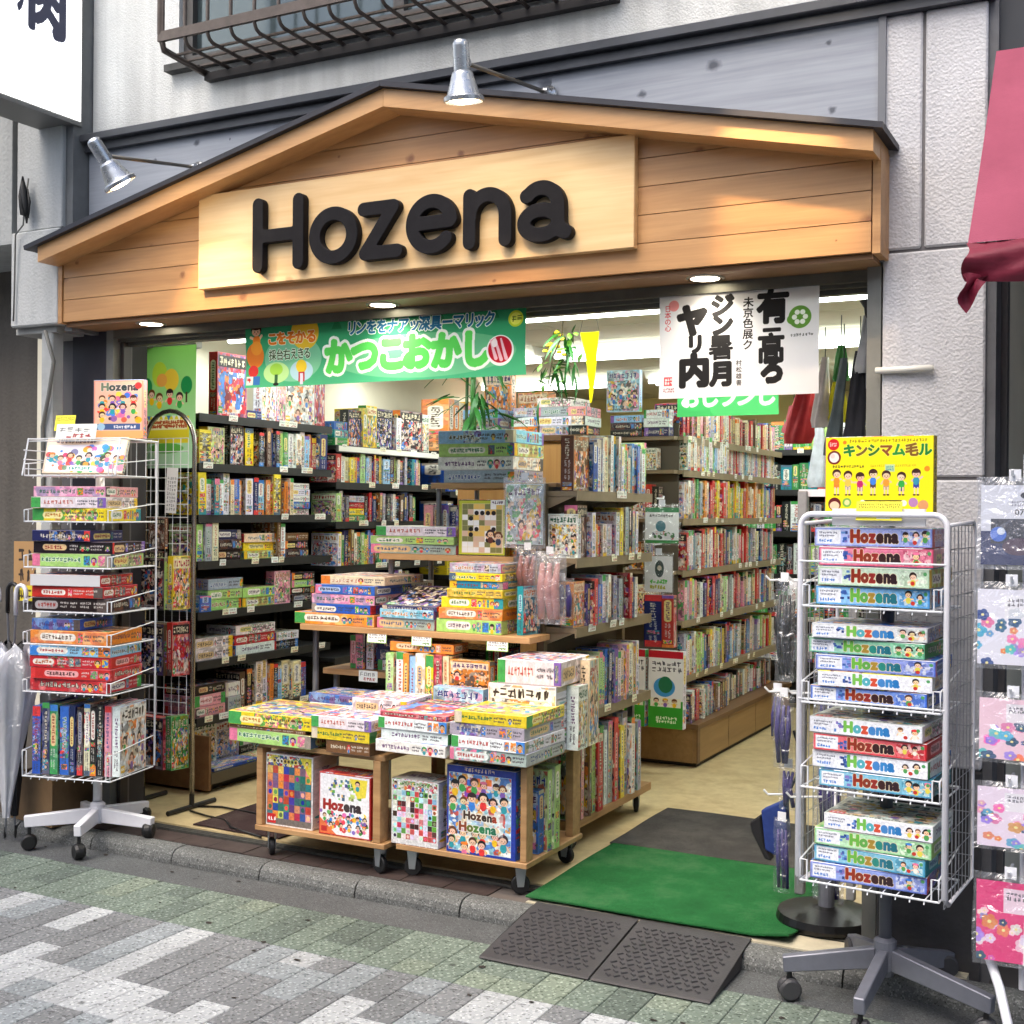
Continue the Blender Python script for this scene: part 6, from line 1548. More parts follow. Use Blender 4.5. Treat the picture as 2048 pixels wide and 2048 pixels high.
# ---- right hand rack
RX, RY, RA = -.712, 3.845, R(-4.4)
t = thing("spinner_rack", "grey wheeled wire rack stacked with Hozena boxes beside the stucco pillar", "wire rack", (RX, RY, 0), RA)
legs(t, 5, R(200), .03, .33, .150, .2, GREYM, True, lens=[.30, .31, .34, .26, .26], drop=.03, wz=[.0, .0, .0, .062, .062])
MB().lathe([(.026, .10), (.034, .12), (.034, .205), (.022, .215)], 18).build("hub", GREYM, t, smooth=False)
MB().lathe([(.019, .2), (.019, 1.50)], 16).build("pole", GREYM, t, smooth=True)
hw, hd = .212, .185
m_ = MB()
zb, zt_ = .385, 1.495
rr = .035
m_.tube([(-hw, -hd + .05, zb), (-hw, -hd, zb + .03), (-hw, -hd, zt_ - rr)] + [(-hw + rr - rr * math.cos(R(a)), -hd, zt_ - rr + rr * math.sin(R(a))) for a in (20, 45, 70, 90)] + [(hw - rr + rr * math.sin(R(a)), -hd, zt_ - rr + rr * math.cos(R(a))) for a in (0, 20, 45, 70)] + [(hw, -hd, zt_ - rr), (hw, -hd, zb + .03), (hw, -hd + .05, zb)], .0085, 8)
m_.build("front_frame", WHITEM, t, smooth=True)
for sx in (-1, 1):
    MB().tube([(sx * hw, -hd, zt_ - .03), (sx * hw, hd - .02, zt_ - .02), (sx * hw, hd, zt_ - .05), (sx * hw, hd, zb), (sx * hw, -hd + .05, zb)], .006, 7).build("side_frame", WHITEM, t, smooth=True)
    wire_mesh(t, (sx * hw, -hd, zb), (0, 2 * hd, 0), (0, 0, zt_ - zb - .03), 8, 16, name="side_mesh", mat=GREYW, r=.0014)
wire_mesh(t, (-hw, hd, zb), (2 * hw, 0, 0), (0, 0, zt_ - zb - .05), 9, 16, name="back_mesh", mat=GREYW, r=.0014)
TZ = [1.222, .935, .683, .405]
for i, z in enumerate(TZ): basket(t, -hw + .012, hw - .012, -hd - .012, .06, z, .062, .10, nx=10)
for z in (1.41, 1.0):   # thin guard wires across the front
    MB().tube([(-hw, -hd - .008, z - .055), (hw, -hd - .008, z - .055)], .0028, 6).build("guard_wire", WHITEW, t)
GH = "Hozena boxes on the grey wire rack"
CKEY = [['v', 'p', 'l', 'a'], ['s', 'g', 'b', 'w', 'b'], ['w', 'r', 'w', 't'], ['w', 'l', 't', 'b']]
COLN = [['lavender', 'crimson', 'pale green', 'sky blue'], ['pale grey', 'green', 'periwinkle', 'white', 'deep blue'], ['white', 'red', 'white', 'teal'], ['white', 'pale green', 'turquoise', 'blue']]
TN = ["top", "second", "third", "bottom"]
random.seed(63)
ca, sa = math.cos(RA), math.sin(RA)
for i, tier_ in enumerate(PR['rackp']):
    n = len(tier_); hb = [.0605, .0498, .0548, .0535][i]; z = TZ[i] + .004
    for q in range(n - 1, -1, -1):
        dx = random.uniform(-.016, .012) + (.02 if q == 0 and i == 3 else 0); L_b = .338 + random.uniform(-.012, .008) - (.03 if i == 3 and q == 0 else 0)
        dy = random.uniform(-.004, .012); lx, ly = dx - .002, -hd + .012 + .125 + dy
        pos = {0: "top", n - 1: "bottom"}.get(q, ORD[q + 1] + " from top")
        game_box("%s Hozena game box, %s in the %s basket of the grey rack" % (COLN[i][q], pos, TN[i]), (RX + lx * ca - ly * sa, RY + lx * sa + ly * ca, z), RA + R(random.uniform(-2.5, 2.5)), L_b, .25, hb - .004 if not (q == 0 and i != 0) else hb - .007, CKEY[i][q], front=tier_[q], group=GH, bevel=.0018)
        z += hb - .0025
lx, ly = .0, -.12
game_box("bright yellow display box with seven cartoon children standing on the grey wire rack", (RX + lx * ca - ly * sa + .005, RY + lx * sa + ly * ca, 1.497), RA, .315, .045, .228, 'y', front=PR['yellow'], faceout=True, bevel=.0015)
pc = flat_print("price_card", .132, .056, PR['card']); tag(pc, "yellow price card taped under the yellow display box", "price card"); pc.location = (RX + .01 - .005, RY - .187, 1.478); pc.rotation_euler = (R(-8), 0, RA)
pc = MB().box(-.135, .135, -.004, .004, 0, .05).build("card_strip", pm("card_white", (.88, .88, .88), .6), None, loc=(RX + .0, RY - .165, 1.462), rotz=RA); tag(pc, "white folded card strip behind the yellow price card", "card")
# ---- left hand spinner
SX, SY, SA = -4.135, 4.0, R(12.4)
t = thing("spinner_rack", "white five legged wire spinner rack full of boxes by the drain pipe", "wire rack", (SX, SY, 0), SA)
legs(t, 5, R(212), .03, .285, .135, .2, WHITEM, False, lens=[.30, .24, .285, .26, .27], wz=[.0, .0, .058, .061, .06])
MB().lathe([(.026, .10), (.033, .11), (.033, .185), (.022, .195)], 18).build("hub", WHITEM, t)
MB().lathe([(.020, .2), (.020, 1.80)], 16).build("pole", WHITEM, t, smooth=True)
LZ = [1.63, 1.432, 1.235, 1.045, .905, .700, .335]
bx0, bx1, by0, by1 = -.235, .195, -.205, .13
for i, z in enumerate(LZ):
    basket(t, bx0, bx1, by0, by1, z, .05 if i < 6 else .11, .08 if i < 6 else .14, nx=10, r=.0026)
# top basket has high sides
m_ = MB()
for z in (1.66, 1.70, 1.74, 1.78): m_.tube([(bx0 - .012, by0 + (z - 1.63) * .3, z), (bx1 + .012, by0 + (z - 1.63) * .3, z)] if z > 1.77 else [(bx0 - .012, by0 + .01, z), (bx0 - .012, by1, z)], .0026, 5)
for i in range(10):
    x = bx0 + (bx1 - bx0) * i / 9
    m_.tube([(x, by1, 1.63), (x, by1, 1.79)], .0022, 5)
m_.tube([(bx0 - .012, by0, 1.63), (bx0 - .012, by0 + .04, 1.79), (bx0 - .012, by1, 1.79), (bx1 + .012, by1, 1.79), (bx1 + .012, by0 + .04, 1.79), (bx1 + .012, by0, 1.63)], .004, 6)
m_.tube([(bx0 - .012, by0 + .04, 1.79), (bx1 + .012, by0 + .04, 1.79)], .0024, 5)
m_.build("top_basket", WHITEW, t)
for x in (bx0 - .004, bx1 + .004): MB().tube([(x, by1 + .004, .34), (x, by1 + .004, 1.79)], .005, 6).build("upright_wire", WHITEW, t)
ca2, sa2 = math.cos(SA), math.sin(SA)
def SP(lx, ly, z): return (SX + lx * ca2 - ly * sa2, SY + lx * sa2 + ly * ca2, z)
GS = "boxes in the white spinner rack"
random.seed(64)
tiersL = [(1, [('y', .056, .37, None), ('w', .048, .36, None), ('p', .046, .35, None)]), (2, [('l', .058, .385, None), ('k', .052, .385, None), ('n', .048, .28, None)]), (3, [('k', .058, .37, None), ('r', .05, .355, None), ('r', .05, .34, 'H')]),
          (4, [('o', .058, .385, None), ('b', .05, .24, None)]), (5, [('r', .054, .385, None), ('r', .05, .385, None), ('r', .05, .385, None), ('a', .045, .385, None)])]
HRED = hozena_side((.72, .12, .18), [(.85, .75, .3)] * 6)
for ti, items in tiersL:
    z = LZ[ti] + .0035
    for q, (c, h, ln, fl_) in enumerate(items):
        pos = "bottom" if q == 0 else ("top" if q == len(items) - 1 else "middle" if len(items) == 3 else ORD[q + 1] + " up")
        game_box("%s flat game box, %s in the %s basket of the white spinner" % (CNAME[c], pos, ORD[ti + 1]), SP(-.215 + ln / 2 + random.uniform(0, .012), -.065 + random.uniform(-.01, .01), z), SA + R(random.uniform(-2, 2)), ln, .255, h - .0015, c, front=HRED if fl_ else None, group=GS, bevel=.0012)
        z += h
x = -.215
for q, (c, w) in enumerate((('b', .042), ('n', .038), ('g', .05), ('b', .046), ('n', .03), ('k', .03), ('c', .03), ('k', .034), ('k', .03), ('p', .034), ('w', .04))):
    game_box("%s upright game box, %s from the pipe in the lowest spinner basket" % (CNAME[c], ordw(q + 1)), SP(x + w / 2, -.06 + q * .004, LZ[6] + .004), SA + R(random.uniform(-3, 3)), w * .94, .22, .305 * random.uniform(.95, 1.02), c, upright=True, group=GS, bevel=.001)
    x += w
bk = game_box("wide picture book of colourful figures slanting in the top spinner basket", SP(-.02, -.10, 1.64), SA, .40, .02, .165, 'c', front=PR['book'], faceout=True, tilt=R(-16), bevel=.001)
game_box("pink Hozena display box standing on top of the white spinner rack", SP(.06, .06, 1.80), SA + R(2), .245, .035, .262, 'p', front=PR['pinkbox'], faceout=True, bevel=.0015)
for (w, h, lx, ly, z, pr, lb) in ((.20, .07, -.06, -.10, 1.79, PR['tags'][0], "white price card clipped to the top spinner basket"), (.10, .07, -.13, -.08, 1.83, PR['card'], "small yellow card behind the white card on the white spinner")):
    o = flat_print("price_card", w, h, pr); tag(o, lb, "price card"); o.location = SP(lx, ly, z); o.rotation_euler = (R(-12), 0, SA)
# ---- chrome arch stand with wire mesh behind it
t = thing("arch_stand", "tall chrome arch stand with wire mesh and hanging boxes behind the white spinner", "display stand", (-4.17, 4.47, ZF))
CH = pm("chrome_tube", (.62, .60, .57), .25, .9)
r_ = .155
MB().tube([(-r_, 0, .06), (-r_, 0, 1.72)] + [(-r_ * math.cos(R(a)), 0, 1.72 + r_ * math.sin(R(a)) * 1.05) for a in range(15, 180, 15)] + [(r_, 0, 1.72), (r_, 0, .06)], .011, 10).build("arch_tube", CH, t, smooth=True)
MB().tube([(-r_, -.16, .012), (-r_, .16, .012)], .012, 8).build("foot", BLKP, t); MB().tube([(r_, -.16, .012), (r_, .16, .012)], .012, 8).build("foot", BLKP, t)
for s in (-1, 1): MB().lathe([(.012, .01), (.012, .07)], 10, c=(s * r_, 0, 0)).build("foot_socket", BLKP, t)
wire_mesh(t, (-.15, -.015, .25), (.28, 0, 0), (0, 0, 1.5), 6, 24, name="wire_mesh", r=.0022)
GA = "boxes hung on the chrome arch stand"
random.seed(65)
for q, (z, cs) in enumerate(((1.02, 'ly'), (.71, 'mr'), (.27, 'rg'))):
    game_box("%s game box with dark picture held on the arch stand, %s row" % (CNAME[cs[0]], ["highest", "middle", "lowest"][q]), (-4.20, 4.40, z), R(-6), .22, .06, .24, cs[0], front=COVER['k'][q % 3], side=SPINE[cs[0]][q], faceout=True, group=GA)
    game_box("%s slim box behind the dark picture box on the arch stand, %s row" % (CNAME[cs[1]], ["highest", "middle", "lowest"][q]), (-4.06, 4.42, z), R(-10), .04, .10, .25, cs[1], upright=True, group=GA)
for q, z in enumerate((1.30, 1.14)):
    game_box("small dark box hanging on the wire mesh of the arch stand, %s" % ["upper one", "lower one"][q], (-4.20, 4.43, z), R(-4), .11, .02, .15, 'mk'[q], faceout=True, group=GA)
rc = flat_print("paper_slip", .065, .215, PR['receipt']); tag(rc, "long white printed slip hanging on the arch stand mesh", "paper slip"); rc.location = (-4.13, 4.435, 1.47); rc.rotation_euler = (0, R(3), R(4))
# ---- hook rack inside the doorway beside the right hand rack
t = thing("hook_rack", "grey post rack with white hooks and hanging bagged toys by the pillar", "hook rack", (-1.06, 4.30, ZF))
MB().lathe([(.0, .0), (.17, .0), (.172, .012), (.165, .035), (.05, .05), (.03, .055)], 32, c=(.06, .02, .002)).build("round_base", pm("base_black", (.08, .08, .085), .35, .3), t, smooth=False)
MB().lathe([(.028, .05), (.028, .16)], 16, c=(.06, .02, 0)).build("socket", GREYM, t)
MB().box(-.045, -.012, -.015, .02, .09, 1.50).build("post", pm("post_grey", (.60, .60, .60), .5, .2, var=.2, scale=14), t, bevel=.004)
MB().box(.13, .16, .0, .03, .09, 1.46).build("post", pm("post_grey", (.6, .6, .6), .5, .2), t, bevel=.004)
MB().box(-.045, .16, .0, .02, 1.48, 1.505).build("top_bar", WHITEM, t)
for z in (1.19, .80, .44):
    for x in (-.03, .05): MB().tube([(x, -.01, z), (x - .10, -.05, z - .004), (x - .115, -.055, z + .012)], .004, 6).build("hook", WHITEW, t)
FILM = film("clear_film", (1, 1, 1), .13, .02); FILMD = film("clear_film_dusty", (.95, .96, .98), .16, .08)
def poly_bag(label, loc, rotz, w, h, pr=None, col=None, group=None, depth=.02, milk=False, seed=0):
    """clear bag with a printed insert; the bag bulges and wrinkles"""
    t = thing("toy_bag", label, "toy bag", loc, rotz, group)
    random.seed(seed)
    if pr is not None:
        o = flat_print("insert_card", w * .90, h * .86, pr, 'paper', t, thick=.004); o.location = (0, 0, -h * .95)
    if col is not None:
        c1 = MB()
        for q in range(3):
            x = (-.5 + (q + .5) / 3) * w * .7
            c1.tube([(x, .002, -h * .16), (x + random.uniform(-.01, .01), -.004, -h * .5), (x + random.uniform(-.01, .01), .0, -h * .93)], [w * .07, w * .14, w * .10], 8)
        c1.build("contents", pm("bagged_%s" % label[:14], col, .5, var=.3, scale=14), t, smooth=True)
    def f(s):
        ph = random.uniform(0, 6)
        return lambda u, v: ((u - .5) * w * (1 + .03 * math.sin(v * 7 + ph)), s * (depth * math.sin(math.pi * u) ** .6 * math.sin(math.pi * min(1, v * 1.0)) ** .5 + .003 * math.sin(u * 17 + v * 9 + ph)), -h * v)
    sheet(f(-1), 10, 10, "film", FILMD if milk else FILM, t); sheet(f(1), 6, 6, "film", FILMD if milk else FILM, t)
    MB().box(-.015, .015, -.002, .002, -.012, .02).build("hang_tab", pm("tab_white", (.85, .86, .88), .5), t)
    return t
GB = "bagged toys on the grey hook rack"
poly_bag("clear bag of black toy hanging highest on the grey hook rack", (-1.135, 4.24, 1.27), R(-14), .075, .36, col=(.08, .09, .11), group=GB, seed=1)
poly_bag("clear bag of dark toy hanging behind the highest black one", (-1.13, 4.34, 1.24), R(8), .09, .34, col=(.12, .10, .10), group=GB, seed=2)
poly_bag("clear bag with violet parts hanging at mid height on the hook rack", (-1.135, 4.24, .87), R(-10), .075, .26, col=(.20, .16, .42), group=GB, seed=3)
poly_bag("clear bag with red part hanging beside the violet bag", (-1.165, 4.27, .88), R(-6), .045, .18, col=(.65, .12, .14), group=GB, seed=4)
poly_bag("clear bag with pale rolled sheets hanging low on the hook rack", (-1.135, 4.23, .44), R(-10), .06, .26, col=(.78, .80, .86), group=GB, seed=5)
poly_bag("clear bag with brown picture card under the violet bag", (-1.125, 4.27, .62), R(-8), .07, .16, col=(.42, .28, .22), group=GB, seed=6)
for q, (z, c, nm) in enumerate(((1.42, (.75, .85, .35), "lime"), (1.10, (.9, .8, .5), "cream"), (.86, (.85, .35, .3), "coral"), (.62, (.85, .7, .2), "amber"), (.36, (.5, .25, .2), "rust"))):
    poly_bag("clear bag with %s toy parts inside the hook rack, %s down" % (nm, ORD[q + 1]), (-1.0, 4.34, z), R(-12), .12, .22, col=c, group=GB, milk=True, seed=20 + q)
tb = thing("tote_bag", "blue and black shoulder bag hanging low beside the aisle", "bag", (-1.20, 4.36, .43)); tb.scale = (.82, .82, .82)
MB().prism([(-.05, 0), (.06, .06), (.07, -.12), (.015, -.19), (-.03, -.17)], -.03, .03, 'y').build("bag_body", pm("bag_blue", (.09, .19, .45), .8, var=.2, scale=20), tb, bevel=.008, seg=2)
MB().prism([(-.10, -.06), (-.052, -.02), (-.031, -.16), (.0, -.215), (-.03, -.21), (-.09, -.10)], -.032, .032, 'y').build("bag_flap", pm("bag_black", (.05, .05, .07), .8), tb, bevel=.006)
MB().tube([(.05, 0, .05), (.10, -.005, .16), (.105, -.01, .30), (.09, -.02, .36)], .006, 6).build("strap", pm("bag_black", (.05, .05, .07), .8), tb)
# bags on the street end of the wheeled aisle shelf
GE = "clear bags hanging on the street end of the wheeled shelf"
poly_bag("clear hanging bag with pale toy box at the top of the wheeled shelf end", (-2.335, 4.60, 1.635), R(6), .185, .295, pr=COVER['s'][1], group=GE, depth=.045, seed=7, milk=True)
poly_bag("clear hanging bag of brownish soft toys under the boxed one", (-2.31, 4.585, 1.345), R(8), .12, .22, col=(.55, .33, .30), group=GE, depth=.035, seed=8)
poly_bag("tall clear bag with rose coloured parts at the shelf end corner", (-2.205, 4.58, 1.33), R(10), .14, .30, col=(.72, .48, .46), group=GE, depth=.04, seed=9, milk=True)
poly_bag("clear bag with teal card behind the rose coloured bag", (-2.17, 4.62, 1.22), R(10), .11, .17, col=(.20, .50, .46), group=GE, seed=10)
game_box("slim teal box leaning under the rose bag on the tiered display", (-2.29, 4.56, .986), R(80), .12, .03, .20, 't', faceout=True, group=GT)
GF = "picture bags hanging on the far end of the wheeled shelf"
poly_bag("white picture bag with green train hanging on the wheeled shelf end", (-2.10, 5.60, 1.535), R(4), .185, .20, pr=PR['trainbag'], group=GF, seed=11)
poly_bag("white picture bag with dark figure hanging below the train bag", (-2.115, 5.60, 1.30), R(2), .155, .20, pr=PR['figurebag'], group=GF, seed=12)
game_box("navy and red game box hanging under the two picture bags", (-2.14, 5.62, .845), R(4), .09, .05, .25, 'n', upright=True, group=GF)
game_box("red and orange slim box beside the navy one under the picture bags", (-2.065, 5.62, .845), R(4), .06, .05, .25, 'r', upright=True, group=GF)
MB_ = thing("hook_bar", "small white hook bar on the far end of the wheeled shelf", "hook", (-2.10, 5.56, 1.56))
MB().tube([(0, -.03, 0), (0, .06, 0), (0, .065, .012)], .004, 6).build("hook", WHITEW, MB_); MB().tube([(-.01, -.03, -.22), (-.01, .06, -.22), (-.01, .065, -.208)], .004, 6).build("hook", WHITEW, MB_)
# ---- wire display at the right hand edge with flowered bags
t = thing("wire_display", "white wire display stand with hanging bagged cloths at the pillar's street side", "wire rack", (-.14, 3.62, 0))
wire_mesh(t, (-.17, .02, .22), (.63, 0, 0), (0, 0, 1.42), 10, 18, name="grid", r=.0026)
MB().tube([(-.27, -.02, .0155)] + [(-.27 + .04 * math.sin(R(a)), -.32 * (a / 180), .0155) for a in (30, 60, 90)] + [(-.05, -.42, .0155), (.4, -.44, .0155)], .014, 8).build("base_tube", WHITEM, t, smooth=True)
MB().tube([(-.19, -.12, .016), (-.19, -.11, .14), (-.22, -.05, .22), (-.26, .01, .30)], .013, 8).build("base_tube", WHITEM, t, smooth=True)
MB().tube([(-.17, .02, .2), (-.17, .02, 1.66), (.46, .02, 1.66)], .008, 8).build("frame_tube", WHITEM, t)
GW_ = "bagged cloths on the white wire display"
rows = [(1.60, .25, 0, "navy and white"), (1.318, .235, 1, "pink flowered white"), (1.018, .19, 2, "pink and orange flowered"), (.78, .185, 3, "lilac flowered"), (.53, .25, 4, "crimson bordered flowered")]
for q, (z, h, k_, nm) in enumerate(rows):
    for c in range(2):
        poly_bag("clear bag with %s cloth, row %d of the wire display, %s" % (nm, q + 1, ["pillar side", "street side"][c]), (-.335 + c * .20 + random.uniform(-.006, .006), 3.565 - .012 * (q % 2), z), R(random.uniform(-3, 3)), .19, h, pr=PR['bags'][(k_ + c) % 5 if c else k_], group=GW_, depth=.018, milk=(q == 0), seed=30 + q * 2 + c)
        MB().tube([(-.195 + c * .20, .018, z + .008), (-.195 + c * .20, -.085, z + .004), (-.195 + c * .20, -.092, z + .018)], .0045, 6).build("hook", WHITEW, t)
    zz = z - h * .45
    MB().tube([(-.155, -.095, zz - h * .45), (-.155, -.095, zz), (.30, -.095, zz), (.30, -.095, zz - h * .45), (-.155, -.095, zz - h * .45)], .003, 5).build("guard_wire", WHITEW, t)
# ---- umbrellas, carton
GU = "umbrellas hooked by the drain pipe"
def umbrella(label, x, y, lean, col, seed, dark=False):
    t = thing("umbrella", label, "umbrella", (x, y, .012), 0, GU); random.seed(seed)
    P0 = Vector((0, 0, 0)); P1 = Vector((lean[0], lean[1], 1.0))
    hk_ = [P1, P1 + Vector((0, 0, .10))] + [P1 + Vector((.032 - .032 * math.cos(R(a)), 0, .10 + .035 * math.sin(R(a)))) for a in (30, 60, 90, 120, 150, 180)] + [P1 + Vector((.064, 0, .06))]
    MB().tube(hk_, .0095, 8).build("handle", WHITEM if not dark else BLKP, t, smooth=True)
    MB().tube([P0, P1], .005, 6).build("shaft", STEEL, t)
    MB().lathe([(.004, .0), (.006, .02), (.005, .06)], 8).build("tip", BLKP, t)
    nu, nv = 24, 12
    vs_, fs_ = [], []
    for j in range(nv + 1):
        v = j / nv; c = P0.lerp(P1, .10 + .76 * v); r = (.014 + .105 * v ** 1.1) if v < .93 else .07
        for i in range(nu):
            a = 2 * math.pi * i / nu; rr_ = r * (1 + .28 * math.sin(a * 6 + v * 3 + seed))
            vs_.append(tuple(c + Vector((math.cos(a) * rr_, math.sin(a) * rr_ * .8, .02 * math.sin(a * 6) * v))))
    for j in range(nv):
        for i in range(nu): fs_.append((j * nu + i, j * nu + (i + 1) % nu, (j + 1) * nu + (i + 1) % nu, (j + 1) * nu + i))
    me = bpy.data.meshes.new("canopy"); me.from_pydata(vs_, [], fs_); me.polygons.foreach_set("use_smooth", [True] * len(fs_)); me.materials.append(col)
    o = bpy.data.objects.new("canopy", me); COL.objects.link(o); o.parent = t
UF = film("umbrella_vinyl", (.86, .88, .97), .28, .42)
umbrella("clear vinyl umbrella with white crook handle nearest the drain pipe", -4.52, 3.83, (.035, .02), UF, 1)
umbrella("clear vinyl umbrella with white crook handle leaning outside the first", -4.64, 3.78, (.03, .03), UF, 2)
umbrella("dark furled umbrella behind the two clear umbrellas", -4.50, 3.87, (-.12, .05), pm("umbrella_black", (.07, .07, .08), .6), 3, True)
cbx = thing("cardboard_carton", "open brown cardboard carton with crumpled plastic by the drain pipe", "carton", (-4.48, 4.09, .062), R(-8))
CBM = pm("cardboard", (.42, .33, .22), .85, var=.2, scale=8)
for (a, b_, c, d, e, f) in ((-.17, .15, -.13, -.124, 0, .21), (-.17, .15, .124, .13, 0, .21), (-.17, -.164, -.123, .123, 0, .21), (.144, .15, -.123, .123, 0, .21), (-.163, .143, -.123, .123, 0, .005)): MB().box(a, b_, c, d, e, f).build("carton_side", CBM, cbx)
def crumple(u, v):
    random.seed(int(u * 97 + v * 911)); return (-.15 + u * .28, -.11 + v * .22, .20 + .03 * math.sin(u * 19) * math.cos(v * 15) + random.uniform(-.012, .012))
sheet(crumple, 9, 8, "plastic_wrap", film("crumpled_wrap", (.9, .92, .95), .3, .35), cbx)
nt_ = flat_print("cardboard_sign", .26, .30, PR['cardboard_note']); tag(nt_, "brown cardboard sign with handwriting above the umbrellas", "cardboard sign"); nt_.location = (-4.98, 4.40, 1.02); nt_.rotation_euler = (0, 0, R(14))
# ------------------------------------------------------------------ banners and hanging things
def banner(name, label, w, h, pr, loc, rotz=0, cat="banner", cords=True, bend=.010, nx=36):
    t = thing(name, label, cat, loc, rotz)
    o = flat_print("cloth", w, h, pr, 'cloth', t, bend=bend, nx=nx, nz=8); o.location = (0, 0, -h)
    MB().tube([(-w / 2, 0, .003), (w / 2, 0, .003)], .004, 6).build("rod", pm("rod_white", (.8, .8, .78), .4), t)
    if cords:
        for x in (-w / 2 + .01, w / 2 - .01): MB().tube([(x, 0, 0), (x, 0, .035)], .0015, 4).build("cord", BLKP, t)
    return t
banner("shop_banner", "long green banner with big lime lettering hung across the opening", 1.346, .282, PR['greenbanner'], (-2.778, 4.15, 2.292))
wb = banner("shop_banner", "white cloth banner with bold black brush calligraphy near the pillar", .570, .385, PR['whitebanner'], (-1.287, 4.15, 2.285), bend=.007)
banner("shop_banner", "green banner with white kana hanging deeper in the shop behind the white one", .56, .165, PR['backbanner'], (-2.02, 6.35, 2.175), cords=False)
banner("shop_banner", "tall light green poster cloth with trees and children behind the spinner rack", .40, .60, PR['poster'], (-4.325, 4.60, 2.29), cat="poster", cords=False, bend=.004, nx=8)
pn = thing("pennant", "long yellow pennant hanging from the shop ceiling", "pennant", (-2.222, 5.0, 2.29))
m, nt, b = new_mat("pennant_yellow"); b.inputs["Base Color"].default_value = (*lin((.95, .90, .12)), 1); b.inputs["Roughness"].default_value = .7
_t = nt.nodes.new("ShaderNodeBsdfTranslucent"); _t.inputs[0].default_value = (*lin((.97, .92, .10)), 1); _x = nt.nodes.new("ShaderNodeMixShader"); _x.inputs[0].default_value = .55
nt.links.new(b.outputs[0], _x.inputs[1]); nt.links.new(_t.outputs[0], _x.inputs[2]); nt.links.new(_x.outputs[0], nt.nodes["Material Output"].inputs[0])
PENM = m
sheet(lambda u, v: ((-.046 + .092 * u) * (1 - v * .97) + .012 * math.sin(v * 2.4), .006 * math.sin(u * 3 + v * 5), -.315 * v), 4, 14, "cloth", PENM, pn)
MB().tube([(-.046, 0, 0), (0, 0, .2), (.046, 0, 0)], .001, 4).build("cord", BLKP, pn)
# furled things hanging inside the right hand jamb
GJ = "furled cloths hanging inside the doorway by the pillar"
def furled(label, x, y, z0, z1, w, col, seed, lean=0.0):
    random.seed(seed); mat = pm("furl_" + str(seed), col, .75, var=.25, scale=12)
    t = thing("hanging_cloth", label, "cloth", (x, y, z1), 0, GJ); n = 10
    def f(u, v):
        a = u * 2 * math.pi; k_ = (w * (.35 + .65 * v) if v < .85 else w * (1 - (v - .85) * 1.2)) * (1 + .25 * math.sin(a * 4 + v * 4 + seed))
        return (lean * v + math.cos(a) * k_ * .5, math.sin(a) * k_ * .4, -(z1 - z0) * v)
    sheet(f, 20, n, "cloth", mat, t); MB().tube([(0, 0, 0), (0, 0, .12)], .002, 4).build("cord", BLKP, t)
furled("dark furled umbrella hanging inside the pillar jamb", -.905, 4.34, 1.72, 2.06, .085, (.10, .10, .13), 1, -.02)
furled("grey furled flag leaning beside the dark umbrella in the doorway", -.965, 4.36, 1.70, 2.04, .06, (.34, .38, .38), 2, -.04)
furled("pale translucent furled cover above the dark umbrella", -.885, 4.33, 1.98, 2.18, .05, (.72, .72, .72), 3, -.01)
furled("red and white toy cloth hanging further inside the doorway", -1.24, 5.0, 1.78, 2.12, .11, (.75, .16, .18), 4, -.05)
furled("white toy cloth hanging between the red and yellow ones", -1.17, 4.95, 1.84, 2.12, .07, (.85, .80, .80), 5, -.02)
furled("yellow toy cloth hanging near the doorway", -1.12, 4.95, 1.86, 2.02, .09, (.90, .85, .12), 6)
furled("green toy windmill cloth hanging above the yellow one", -1.10, 4.92, 2.02, 2.16, .07, (.22, .50, .22), 7)
furled("pink toy bundle hanging over the far shelves", -1.62, 6.2, 1.90, 2.04, .12, (.85, .45, .5), 8)
furled("white plastic bag hanging over the far shelves", -1.42, 5.9, 1.62, 1.92, .10, (.82, .84, .88), 9)
furled("lime streamer hanging next to the white plastic bag", -1.31, 5.8, 1.62, 1.90, .06, (.75, .85, .25), 10, .05)
sc = thing("suction_hook", "black suction hook with chain hanging inside the top of the doorway", "hook", (-.875, 4.30, 2.225)); MB().lathe([(.026, 0), (.02, -.01), (.011, -.025), (.009, -.045), (.003, -.06)], 14).build("cup", BLKP, sc); MB().tube([(0, 0, -.06), (0, 0, -.30)], .003, 5).build("chain", STEEL, sc)
# far stock behind the aisle
fr = shelf_unit("back_shelf", "dark shelves of green cased goods at the far end of the aisle", (-2.75, 8.85, 0), 0, 2.2, .3, [1.95, 1.66, 1.36, 1.05, .74, .42], DARKM, DARK2, ntag=4)
packed("packed_cases", "mixed cases filling the dark shelves at the far end of the aisle", [((-2.74, 8.86, z + .001), 0, 2.18, cs, (.04, .11), .21, .2) for z, cs in ((1.95, 'gtglw'), (1.66, 'gkgt'), (1.36, 'kggw'), (1.05, 'wlgk'), (.74, 'rwgk'), (.42, 'wwgs'))], 300)
sd = shelf_unit("side_shelf", "grey side shelves against the doorway side wall stocked with mixed toys", (-.52, 7.4, 0), R(-90), 2.2, .34, [1.9, 1.6, 1.3, 1.0, .7, .4], BEIGE, BEIGE2, ntag=3)
packed("packed_toys", "mixed toys filling the grey side wall shelves", [((-.53, 7.38, z + .001), R(-90), 2.1, 'wrgybpak', (.08, .18), .22, .2) for z in (1.9, 1.6, 1.3, 1.0)], 320)
